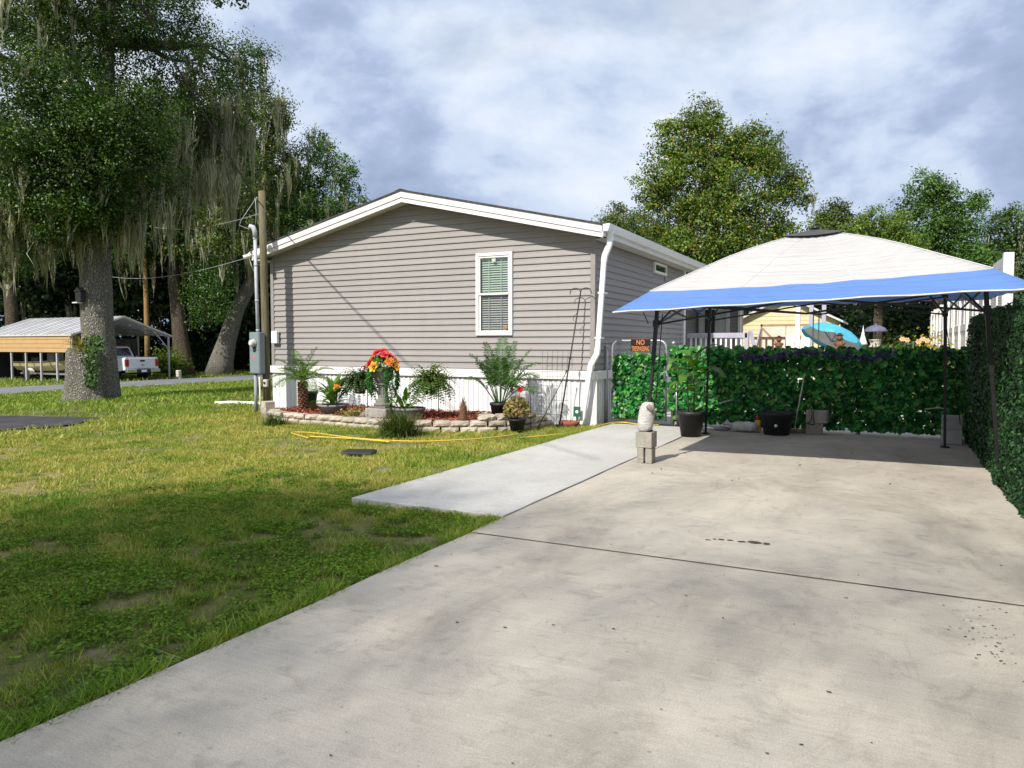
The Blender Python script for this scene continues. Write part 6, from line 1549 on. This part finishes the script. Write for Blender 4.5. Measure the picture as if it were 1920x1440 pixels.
b = MB(); b.box((CX0, CYA-.1, ZB-.2), (CX1+.6, CYB+.2, ZB+.035)); b.build("carport_floor", mat("shade_dark_floor", (.10, .095, .088), (.07, .066, .06), 2, .9), None, kind="structure")  # floor colour lowered to paint in the shade under the roof
# pickup truck, built about its own rear bumper, nose along -x
m_tw = mat("white_car_paint", (.66, .68, .72), (.62, .64, .68), 2, .25, .5)
m_tyre = mat("tyre_rubber", (.02, .02, .02), (.035, .035, .035), 12, .85)
m_chrome = mat("chrome", (.62, .63, .65), None, 4, .15, .5, metal=.9)
m_tail = mat("tail_lamp_red", (.40, .02, .015), (.30, .015, .01), 9, .2, .5)
m_dglass = mat("dark_car_glass", (.015, .018, .022), None, 3, .05, .6)
TX, TY, TZ = -35.55, 26.25, ZB + .035
T4 = Matrix.Translation((TX, TY, TZ))
truck = thing("pickup_truck", (TX, TY, TZ), "white pickup truck parked nose-in under the carport", "truck")
# side profile (x backwards negative), wheel arches cut out
def archpts(cx_, r_, z0): return [(cx_ + r_*math.cos(a), z0 + r_*math.sin(a)) for a in np.linspace(0, math.pi, 9)]
low = [(-.06, .55), (-.06, 1.16), (-2.0, 1.18), (-2.02, 1.20), (-3.75, 1.20), (-5.0, 1.10), (-5.45, .95), (-5.5, .5)] + [(-4.30 - .46*math.cos(a), .42 + .46*math.sin(a)) for a in np.linspace(0, math.pi, 9)] + [(-3.5, .45), (-1.75, .45)] + [(-1.15 - .46*math.cos(a), .42 + .46*math.sin(a)) for a in np.linspace(0, math.pi, 9)]
low = low[:8] + [(x, z) for x, z in low[8:17]][::1] + low[17:19] + low[19:]
low = [(-.06, .55), (-.06, 1.16), (-2.0, 1.18), (-3.75, 1.20), (-5.0, 1.10), (-5.45, .95), (-5.5, .5)] + [(-4.30 - .46*math.cos(a), .42 + .46*math.sin(a)) for a in np.linspace(0.1, math.pi-.1, 9)] + [(-3.6, .42), (-1.8, .42)] + [(-1.15 - .46*math.cos(a), .42 + .46*math.sin(a)) for a in np.linspace(0.1, math.pi-.1, 9)]
b = MB(); b.prism(low, 1, -.98, .98, T4); b.build("body", m_tw, truck)
b = MB(); cab = [(-1.95, 1.19), (-2.12, 1.74), (-2.35, 1.80), (-3.3, 1.80), (-3.55, 1.74), (-4.1, 1.19)]
vs = [T4 @ Vector((x, s*(.92 if z < 1.5 else .76), z)) for s in (-1, 1) for x, z in cab]; n = len(cab)
b.add(vs, [tuple(range(n)), tuple(range(n, 2*n))[::-1]] + [(i, (i+1) % n, n+(i+1) % n, n+i) for i in range(n)]); b.build("cab", m_tw, truck)
b = MB()
vs = [T4 @ Vector(p) for p in ((-1.975, -.80, 1.26), (-1.975, .80, 1.26), (-2.10, .68, 1.69), (-2.10, -.68, 1.69))]; b.add([v + Vector((.006, 0, 0)) for v in vs], [(0, 1, 2, 3)]); b.build("rear_window", m_dglass, truck)
for s in (-1, 1):
    b = MB(); b.add([T4 @ Vector((x, s*y, z)) for x, y, z in ((-2.12, .915, 1.24), (-3.05, .915, 1.24), (-3.05, .775, 1.70), (-2.28, .775, 1.70))], [(0, 1, 2, 3)]); b.add([T4 @ Vector((x, s*y, z)) for x, y, z in ((-3.12, .915, 1.24), (-3.98, .915, 1.24), (-3.56, .775, 1.70), (-3.12, .775, 1.70))], [(0, 1, 2, 3)]); b.build("side_window", m_dglass, truck)
b = MB(); b.bbox((-.055, -.78, .60), (-.02, .78, 1.15), .015, T4); tg = b.build("tailgate", m_tw, truck)
b = MB(); b.bbox((-1.95, -.93, 1.165), (-.05, .93, 1.20), .01, T4); b.build("bed_cover", m_tw, truck)
b = MB(); b.box((-.02, -.14, .97), (-.012, .14, 1.06), T4); b.build("handle", m_black, tg)
b = MB(); b.prism([(-.13, .80), (-.05, .83), (-.05, .85), (.05, .85), (.05, .83), (.13, .80), (.05, .77), (.05, .75), (-.05, .75), (-.05, .77)], 0, -.02, -.014, T4); b.build("emblem", m_chrome, tg)
for s in (-1, 1):
    b = MB(); b.bbox((-.12, s*.88-.10, .72), (-.02, s*.88+.10, 1.10), .015, T4); b.build("tail_light", m_tail, truck)
b = MB(); b.bbox((-.10, -.98, .40), (.12, -.42, .58), .02, T4); b.bbox((-.10, .42, .40), (.12, .98, .58), .02, T4); bp = b.build("bumper", m_chrome, truck)
b = MB(); b.bbox((-.10, -.42, .38), (.10, .42, .57), .02, T4); b.build("step_pad", m_blackp, bp)
b = MB(); b.box((.102, -.16, .42), (.108, .16, .54), T4); b.build("licence_plate", m_white2, bp)
for s in (-1, 1):
    for x in (-1.15, -4.30):
        Mw = T4 @ Matrix.Translation((x, s*.83, .40)) @ Matrix.Rotation(R(90), 4, 'X')
        b = MB(); b.lathe([(.22, -.13), (.36, -.13), (.395, -.10), (.40, 0), (.395, .10), (.36, .13), (.22, .13)], 24, m=Mw); wh = b.build("wheel", m_tyre, truck)
        b = MB(); b.lathe([(0, -.09), (.20, -.10), (.225, -.125), (.225, .125), (.20, .10), (0, .09)], 18, m=Mw); b.build("rim", m_chrome, wh)
b = MB(); b.box((-.9, -.25, .30), (-.3, .25, .42), T4); b.tube([T4 @ Vector((-1.15, -.8, .40)), T4 @ Vector((-1.15, .8, .40))], .07, 8); b.build("underbody", m_blackp, truck)
# boat on its trailer
m_hull = mat("cream_gelcoat", (.42, .37, .20), (.36, .31, .16), 3, .35, .4)
BT = Matrix.Translation((-39.6, 24.15, ZB + .035))
boat = thing("small_boat", (-39.6, 24.15, 0), "cream open motorboat resting on a trailer inside the carport", "boat")
secs = [(-2.55, .86, .95, .42), (-1.5, .92, .95, .40), (0, .92, .98, .40), (1.2, .80, 1.04, .46), (2.0, .50, 1.12, .62), (2.5, .08, 1.20, .95)]
vs = []
for (x, w, zt, zk) in secs:
    for (f_, z) in ((-1, zt), (-.93, zt-.22), (-.70, zk+.10), (0, zk), (.70, zk+.10), (.93, zt-.22), (1, zt), (.86, zt-.02), (.78, zk+.25), (-.78, zk+.25), (-.86, zt-.02)): vs.append(BT @ Vector((x, f_*w, z)))
n = 11; b = MB(); b.add(vs, [(i*n+k, i*n+(k+1) % n, (i+1)*n+(k+1) % n, (i+1)*n+k) for i in range(5) for k in range(n)] + [tuple(range(n)), tuple(5*n+k for k in range(n))[::-1]]); b.build("hull", m_hull, boat)
b = MB()
for s in (-1, 1): b.tube([BT @ Vector((x, s*w*1.01, zt)) for x, w, zt, zk in secs], .03, 6)
b.build("gunwale", mat("dark_rub_rail", (.10, .085, .05)), boat)
b = MB(); b.bbox((-.4, -.3, .62), (.15, .3, 1.45), .04, BT); b.build("console", mat("console_white", (.35, .34, .31)), boat)
b = MB(); b.bbox((-2.85, -.2, .95), (-2.5, .2, 1.55), .07, BT); b.bbox((-2.75, -.06, .30), (-2.6, .06, .96), .03, BT); b.lathe([(0, 0), (.12, .02), (.12, .04), (0, .05)], 8, m=BT @ Matrix.Translation((-2.82, 0, .36)) @ Matrix.Rotation(R(-90), 4, 'Y')); b.build("outboard_motor", m_blackp, boat)
b = MB(); b.bbox((-1.6, -.45, .66), (-.9, .45, 1.25), .08, BT); b.build("seat", m_black, boat)
trl = thing("boat_trailer", (-39.6, 24.15, ZB + .035), "galvanised boat trailer under the cream boat", "trailer")
b = MB()
for s in (-1, 1): bar(b, BT @ Vector((-2.3, s*.55, .34)), BT @ Vector((1.6, s*.45, .34)), .07, .09); bar(b, BT @ Vector((1.6, s*.45, .34)), BT @ Vector((3.1, 0, .34)), .07, .09)
for x in (-2.2, -.8, .9): bar(b, BT @ Vector((x, -.6, .34)), BT @ Vector((x, .6, .34)), .06, .07)
b.build("frame", m_steel, trl)
for s in (-1, 1):
    Mw = BT @ Matrix.Translation((-.9, s*.98, .29)) @ Matrix.Rotation(R(90), 4, 'X')
    b = MB(); b.lathe([(.15, -.09), (.26, -.09), (.29, -.06), (.29, .06), (.26, .09), (.15, .09)], 20, m=Mw); wh = b.build("wheel", m_tyre, trl)
    b = MB(); b.lathe([(0, -.05), (.13, -.06), (.155, -.085), (.155, .085), (.13, .06), (0, .05)], 14, m=Mw); b.build("rim", m_alu, wh)
    b = MB(); vs = []
    for k, a in enumerate(np.linspace(.1, math.pi-.1, 9)):
        for yy in (.85, 1.11): vs.append(BT @ Vector((-.9 + .36*math.cos(a), s*yy, .29 + .36*math.sin(a))))
    b.add(vs, [(2*k, 2*k+1, 2*k+3, 2*k+2) for k in range(8)]); b.build("fender", m_alu, trl)
b = MB(); b.bbox((-35.65, 28.35, -.55), (-35.42, 28.58, -.02), .03); b.build("marker_post", mat("cream_post", (.6, .56, .46)), None, "short cream marker post beside the carport's right corner", "post")
b = MB(); b.bbox((-48, 44, .2), (-44, 47, 3.6), .02); bh = b.build("pale_building", mat("pale_far_wall", (.45, .48, .48), (.38, .4, .4), 2), None, "pale building glimpsed through the woods", "building")

# ------------------------------------------------------------------ back yard: deck, shed, umbrella, fence
m_lav = mat("lavender_paint", (.44, .42, .50), (.38, .36, .43), 4, .6)
m_brown = mat("brown_stain", (.09, .05, .035), (.13, .075, .05), 8, .8)
deck = thing("porch_deck", (-4.4, 21, 0), "raised porch deck with grey-topped white baluster railing", "deck")
for k in range(14):
    y0 = 19.0 + k*.145; b = MB(); b.box((-6.2, y0, .71), (-3.1, y0+.138, .745)); b.build("deck_board", mat("deck_grey", (.3, .29, .29)) if k == 0 else bpy.data.materials["deck_grey"], deck)
b = MB(); b.bbox((-4.62, 18.94, 1.58), (-3.12, 19.04, 1.71), .008); b.build("top_rail", m_lav, deck)
b = MB(); b.box((-4.62, 18.96, .82), (-3.12, 19.02, .90)); b.build("bottom_rail", m_lav, deck)
x = -4.52
while x < -3.2:
    b = MB(); b.box((x-.022, 18.97, .90), (x+.022, 19.01, 1.58)); b.build("baluster", m_white2, deck); x += .125
for x in (-3.14,): 
    b = MB(); b.bbox((x-.05, 18.94, 0), (x+.05, 19.05, 1.75), .008); b.build("newel_post", m_lav, deck)
b = MB(); bar(b, (-3.05, 18.95, 1.75), (-2.6, 18.6, .2), .09, .04); bar(b, (-2.95, 18.95, 1.1), (-2.8, 18.9, 1.8), .08, .03); b.build("stair_rail", m_lav, deck)
rl = thing("dark_railing", (-2.7, 21, 0), "dark brown railing to the right of the porch deck", "railing")
b = MB(); b.box((-3.35, 20.98, 1.55), (-2.45, 21.06, 1.63)); b.build("top_rail", m_brown, rl)
for k in range(6): b = MB(); b.box((-3.33+.17*k, 21.0, .1), (-3.28+.17*k, 21.04, 1.55)); b.build("baluster", m_brown, rl)
# shed
m_yel_s = mat("pale_yellow_siding", (.66, .58, .36), (.60, .52, .31), 3, .7)
m_door = mat("cream_shed_door", (.66, .62, .52), (.6, .56, .46), 4, .7)
m_tanw = mat("tan_trim_wood", (.40, .25, .12), (.34, .2, .1), 6, .7)
shed = thing("garden_shed", (-3.5, 31.5, 0), "pale yellow clapboard shed with cream double doors", "shed")
SX0, SX1, SYF, SYB = -5.25, -1.78, 30.0, 33.2; SXM = (SX0+SX1)/2
b = MB(); b.prism([(SX0+.02, -.05), (SX1-.02, -.05), (SX1-.02, 2.35), (SXM, 3.22), (SX0+.02, 2.35)], 1, SYF+.02, SYB); b.build("wall_core", m_yel_s, shed)
z = .1
while z < 3.1:
    z1 = z + .17; w = (SX1-SX0)/2 if z1 < 2.35 else max(.05, (3.22-z1)/.5)
    b = MB(); b.prism([(SYF, z), (SYF+.02, z), (SYF+.02, z1), (SYF+.012, z1)], 0, SXM-w, SXM+w); b.build("clapboard", m_yel_s, shed)
    if z1 < 2.3: b = MB(); b.prism([(SX1, z), (SX1-.02, z), (SX1-.02, z1), (SX1-.012, z1)], 1, SYF, SYB); b.build("clapboard", m_yel_s, shed)
    z += .172
b = MB()
for s in (-1, 1): b.prism([(SXM, 3.30), (SXM+s*2.0, 2.30), (SXM+s*2.0, 2.22), (SXM, 3.22)], 1, SYF-.25, SYB+.2)
b.build("roof", mat("shed_roof_white", (.66, .66, .66), (.5, .5, .5), 3, .5), shed)
for s in (-1, 1):
    xa, xb = (SXM-.86, SXM-.012) if s < 0 else (SXM+.012, SXM+.86)
    b = MB(); b.box((xa, SYF-.05, .1), (xb, SYF-.01, 2.12)); dd = b.build("door", m_door, shed)
    b = MB(); b.box((xa-.07 if s < 0 else xb, SYF-.055, .1), (xa if s < 0 else xb+.07, SYF-.012, 2.2)); b.build("door_trim", m_tanw, dd)
    b = MB(); e, f_ = (xa, xb) if s < 0 else (xb, xa)
    bar(b, (e, SYF-.06, 2.05), (f_, SYF-.06, 1.15), .02, .07); bar(b, (f_, SYF-.062, 1.15), (e, SYF-.062, .25), .02, .07); b.build("door_brace", m_tanw, dd)
b = MB(); b.box((SXM-.93, SYF-.055, 2.12), (SXM+.93, SYF-.012, 2.2)); b.build("lintel", m_tanw, shed)
b = MB(); b.bbox((-2.33, SYF-.14, 1.85), (-2.18, SYF-.01, 2.02), .02); b.build("lamp", m_tanw, shed)
for x, y, h, w, mm, lab in ((-2.22, 21.5, 2.7, .12, m_white2, "white square post in front of the shed doors"), (-2.1, 24.0, 2.9, .12, m_lav, "grey square post right of the shed doors"), (-1.75, 24.0, 2.9, .12, m_lav, "grey square post left of the blue umbrella")):
    b = MB(); b.bbox((x-w/2, y-w/2, -.05), (x+w/2, y+w/2, h), .01); b.build("yard_post", mm, None, lab, "post", "posts in the back yard")
for x, lab in ((-1.32, "thin black stake left in front of the umbrella"), (-1.22, "thin black stake nearest the umbrella's middle")):
    b = MB(); b.tube([(x, 15.5, 0), (x, 15.5, 2.1)], .012, 6); b.build("plant_stake", m_black, None, lab, "stake", "stakes before the umbrella")
# adirondack-like white chair back
ch = thing("garden_chair", (-1.9, 18.2, 0), "white slatted garden chair behind the ivy fence", "chair")
for k in range(5):
    b = MB(); b.box((-.035, -.012, 0), (.035, .012, .95 + .06*math.sin(math.pi*k/4)), Matrix.Translation((-2.08+.085*k, 18.35, .72)) @ Matrix.Rotation(R(-14), 4, 'X') @ Matrix.Rotation(R(-4+2*k), 4, 'Y')); b.build("back_slat", m_white2, ch)
b = MB(); b.box((-2.15, 17.85, .62), (-1.65, 18.35, .66)); b.build("seat", m_white2, ch)
for x in (-2.12, -1.7):
    for y in (17.9, 18.3): b = MB(); b.box((x-.03, y-.03, 0), (x+.03, y+.03, .95)); b.build("leg", m_white2, ch)
    b = MB(); b.box((x-.06, 17.8, .93), (x+.06, 18.38, .96)); b.build("armrest", m_white2, ch)
# tilted turquoise umbrella
m_teal = mat("turquoise_cloth", (.08, .42, .58), (.06, .34, .5), 3, .6); m_tealin = mat("pale_umbrella_lining", (.55, .60, .60), None, 3, .7)
um = thing("beach_umbrella", (-1.0, 17.3, 0), "tilted turquoise beach umbrella with a white lining", "umbrella")
UM = Matrix.Translation((-.96, 17.2, 1.78)) @ Matrix.Rotation(R(22), 4, 'Y') @ Matrix.Rotation(R(-16), 4, 'X')
for (nm, dz, mm) in (("cloth", 0, m_teal), ("lining", -.012, m_tealin)):
    b = MB(); n = 32; vs = [UM @ Vector((0, 0, .0+dz))]
    for (r_, z) in ((.18, -.012), (.38, -.07), (.54, -.15), (.66, -.25)):
        for k in range(n): a = 2*math.pi*k/n; sc_ = 1 - .05*abs(math.sin(a*4)); vs.append(UM @ Vector((r_*sc_*math.cos(a), r_*sc_*math.sin(a), z + dz - (.02*abs(math.sin(a*4)) if r_ > .6 else 0))))
    b.add(vs, [(0, 1+k, 1+(k+1) % n) for k in range(n)] + [(1+i*n+k, 1+i*n+(k+1) % n, 1+(i+1)*n+(k+1) % n, 1+(i+1)*n+k) for i in range(3) for k in range(n)], True); b.build(nm, mm, um)
b = MB(); vs = []
for k in range(33):
    a = 2*math.pi*k/32; sc_ = 1 - .05*abs(math.sin(a*4)); z = -.25 - .02*abs(math.sin(a*4)); h = .06 + .03*abs(math.sin(a*4)); vs += [UM @ Vector((.66*sc_*math.cos(a), .66*sc_*math.sin(a), z)), UM @ Vector((.675*sc_*math.cos(a), .675*sc_*math.sin(a), z-h))]
b.add(vs, [(2*k, 2*k+1, 2*k+3, 2*k+2) for k in range(32)]); b.build("valance", m_teal, um)
b = MB(); b.tube([UM @ Vector((0, 0, 0)), UM @ Vector((0, 0, -.75)), (-1.2, 17.35, .6), (-1.2, 17.35, -.02)], .016, 7); b.tube([UM @ Vector((0, 0, 0)), UM @ Vector((0, 0, .07))], [.02, .008], 6); b.build("pole", m_white2, um)
b = MB()
for k in range(8): a = k*math.pi/4; b.tube([UM @ Vector((0, 0, -.35)), UM @ Vector((.36*math.cos(a), .36*math.sin(a), -.085))], .005, 4)
b.build("rib", m_iron, um)
# statues, lantern feeder
def bear(x, y, z, s, label):
    t = thing("bear_figurine", (x, y, z), label, "figurine"); bm = bmesh.new()
    for (c, r_) in (((0, 0, .10), .09), ((0, -.01, .24), .065), ((-.045, 0, .30), .024), ((.045, 0, .30), .024), ((0, -.06, .225), .03), ((-.08, -.03, .13), .035), ((.08, -.03, .13), .035), ((-.06, -.06, .03), .04), ((.06, -.06, .03), .04)):
        r0 = bmesh.ops.create_icosphere(bm, subdivisions=2, radius=r_*s)
        for v in r0['verts']: v.co += Vector(c)*s + Vector((x, y, z))
    me = bpy.data.meshes.new("body"); bm.to_mesh(me); bm.free()
    for p in me.polygons: p.use_smooth = True
    put("body", me, mat("figurine_brown", (.12, .055, .03), (.2, .1, .06), 14, .8), t)
    b = MB(); b.lathe([(0, 0), (.075*s, .0), (.075*s, .008), (.04*s, .01), (.035*s, .05*s), (0, .055*s)], 12, (x, y, z + .29*s)); b.build("hat", mat("figurine_hat", (.05, .03, .02)), t)
    b = MB(); b.box((x-.06, y-.05, -.02), (x+.06, y+.05, z+.02)); b.build("perch_post", m_brown, t)
bear(-.86, 15.8, 1.32, .95, "small brown bear figurine in front of the umbrella")
bear(-2.45, 19.5, 1.30, 1.0, "small brown bear figurine at the dark railing's end")
t = thing("lantern_feeder", (-.27, 18.4, 0), "post-top bird feeder with a small dark parasol roof", "bird feeder")
b = MB(); b.tube([(-.27, 18.4, -.02), (-.27, 18.4, 1.36)], .05, 8); b.build("post", m_brown, t)
b = MB(); b.lathe([(0, 0), (.15, 0), (.12, .03), (.10, .06), (.13, .16), (.14, .17), (0, .18)], 14, (-.27, 18.4, 1.36)); b.build("lantern", mat("lantern_cream", (.55, .5, .42)), t)
b = MB(); b.tube([(-.27, 18.4, 1.5), (-.27, 18.4, 1.72)], .012, 6); b.lathe([(.24, 0), (.235, .03), (.19, .09), (.10, .135), (.02, .155), (.012, .19), (0, .195)], 18, (-.27, 18.4, 1.70)); b.build("parasol_roof", mat("slate_cloth", (.14, .14, .22), (.1, .1, .16), 6, .7), t)
# spire ornament
b = MB(); b.lathe([(0, 0), (.10, 0), (.08, .04), (.03, .22), (.035, .24), (.015, .28), (.02, .30), (.008, .36), (0, .42)], 12, (-.50, 17.6, 1.42)); b.tube([(-.50, 17.6, -.02), (-.50, 17.6, 1.43)], .03, 6); b.build("garden_spire", m_white2, None, "slim white spire ornament right of the umbrella", "ornament")
shrub("flower_bush", (.28, 17.6, .9), (.45, .35, .42), 900, .075, m_oakl, "loose yellow-green bush behind the ivy fence", 210, "bush")
shrub("golden_bush", (.80, 16.0, .9), (.26, .25, .40), 600, .07, leafmat("golden_leaves", [(0, (.25, .22, .03)), (.6, (.45, .38, .05)), (1, (.6, .5, .1))], 3, .8, .4), "golden yellow bush against the white fence", 211, "bush")
t = thing("peach_blossoms", (.35, 15.5, 1.3), "peach coloured silk blooms over the ivy top", "flowers")
for i, (x, z) in enumerate(((.22, 1.52), (.30, 1.50), (.55, 1.52), (.62, 1.49), (.48, 1.47))): flower("flower", (x, 15.5, z), (0, -1, .3), .055, petal("peach_petals", (.72, .42, .25), (.8, .6, .35)) if i == 0 else bpy.data.materials["peach_petals"], t, 6, 2, i, .8)
b = MB(); b.tube([(.38, 15.52, -.02), (.4, 15.52, 1.45)], .012, 5); b.build("stem", m_stem, t)
# white vinyl fence, tall panels with louvred tops
vf = thing("vinyl_fence", (1.5, 20, 0), "tall white vinyl privacy fence with louvred tops on the right", "fence")
m_vin = white_mat("fence_vinyl", (.72, .70, .68), (.5, .48, .44), .3)
FX = 1.48; yv = 12.6
k = 0
while yv < 34.5:
    y1 = yv + 1.83; h = 2.62
    b = MB(); b.bbox((FX-.065, yv-.065, -.05), (FX+.065, yv+.065, h+.06 if k else 2.72), .008); b.build("post", m_vin, vf)
    for z0, z1 in ((.08, .2), (1.72, 1.86), (2.42, 2.54)):
        b = MB(); b.box((FX-.03, yv+.066, z0), (FX+.03, y1-.066, z1)); b.build("rail", m_vin, vf)
    b = MB(); b.box((FX-.035, (yv+y1)/2-.05, 1.861), (FX+.035, (yv+y1)/2+.05, 2.419)); b.build("mid_stile", m_vin, vf)
    if yv < 24:
        n = 11
        for j in range(n): b = MB(); ya = yv+.068 + j*(1.83-.136)/n; b.box((FX-.014, ya+.002, .201), (FX+.014, ya+(1.83-.136)/n-.002, 1.719)); b.build("board", m_vin, vf)
        b = MB()
        for j in range(13): b.box((-.02, yv+.068, -.003), (.02, y1-.068, .003), Matrix.Translation((FX, 0, 1.885+.041*j)) @ Matrix.Rotation(R(40), 4, 'Y'))
        b.build("louvres", m_vin, vf)["kind"] = "stuff"
    else:
        b = MB(); b.box((FX-.014, yv+.068, .201), (FX+.014, y1-.068, 2.419)); b.build("panel", m_vin, vf)
    yv = y1; k += 1
b = MB(); b.box((FX-.02, 12.66, 2.56), (FX+.02, 14.2, 2.70)); b.build("cap_rail", m_vin, vf)
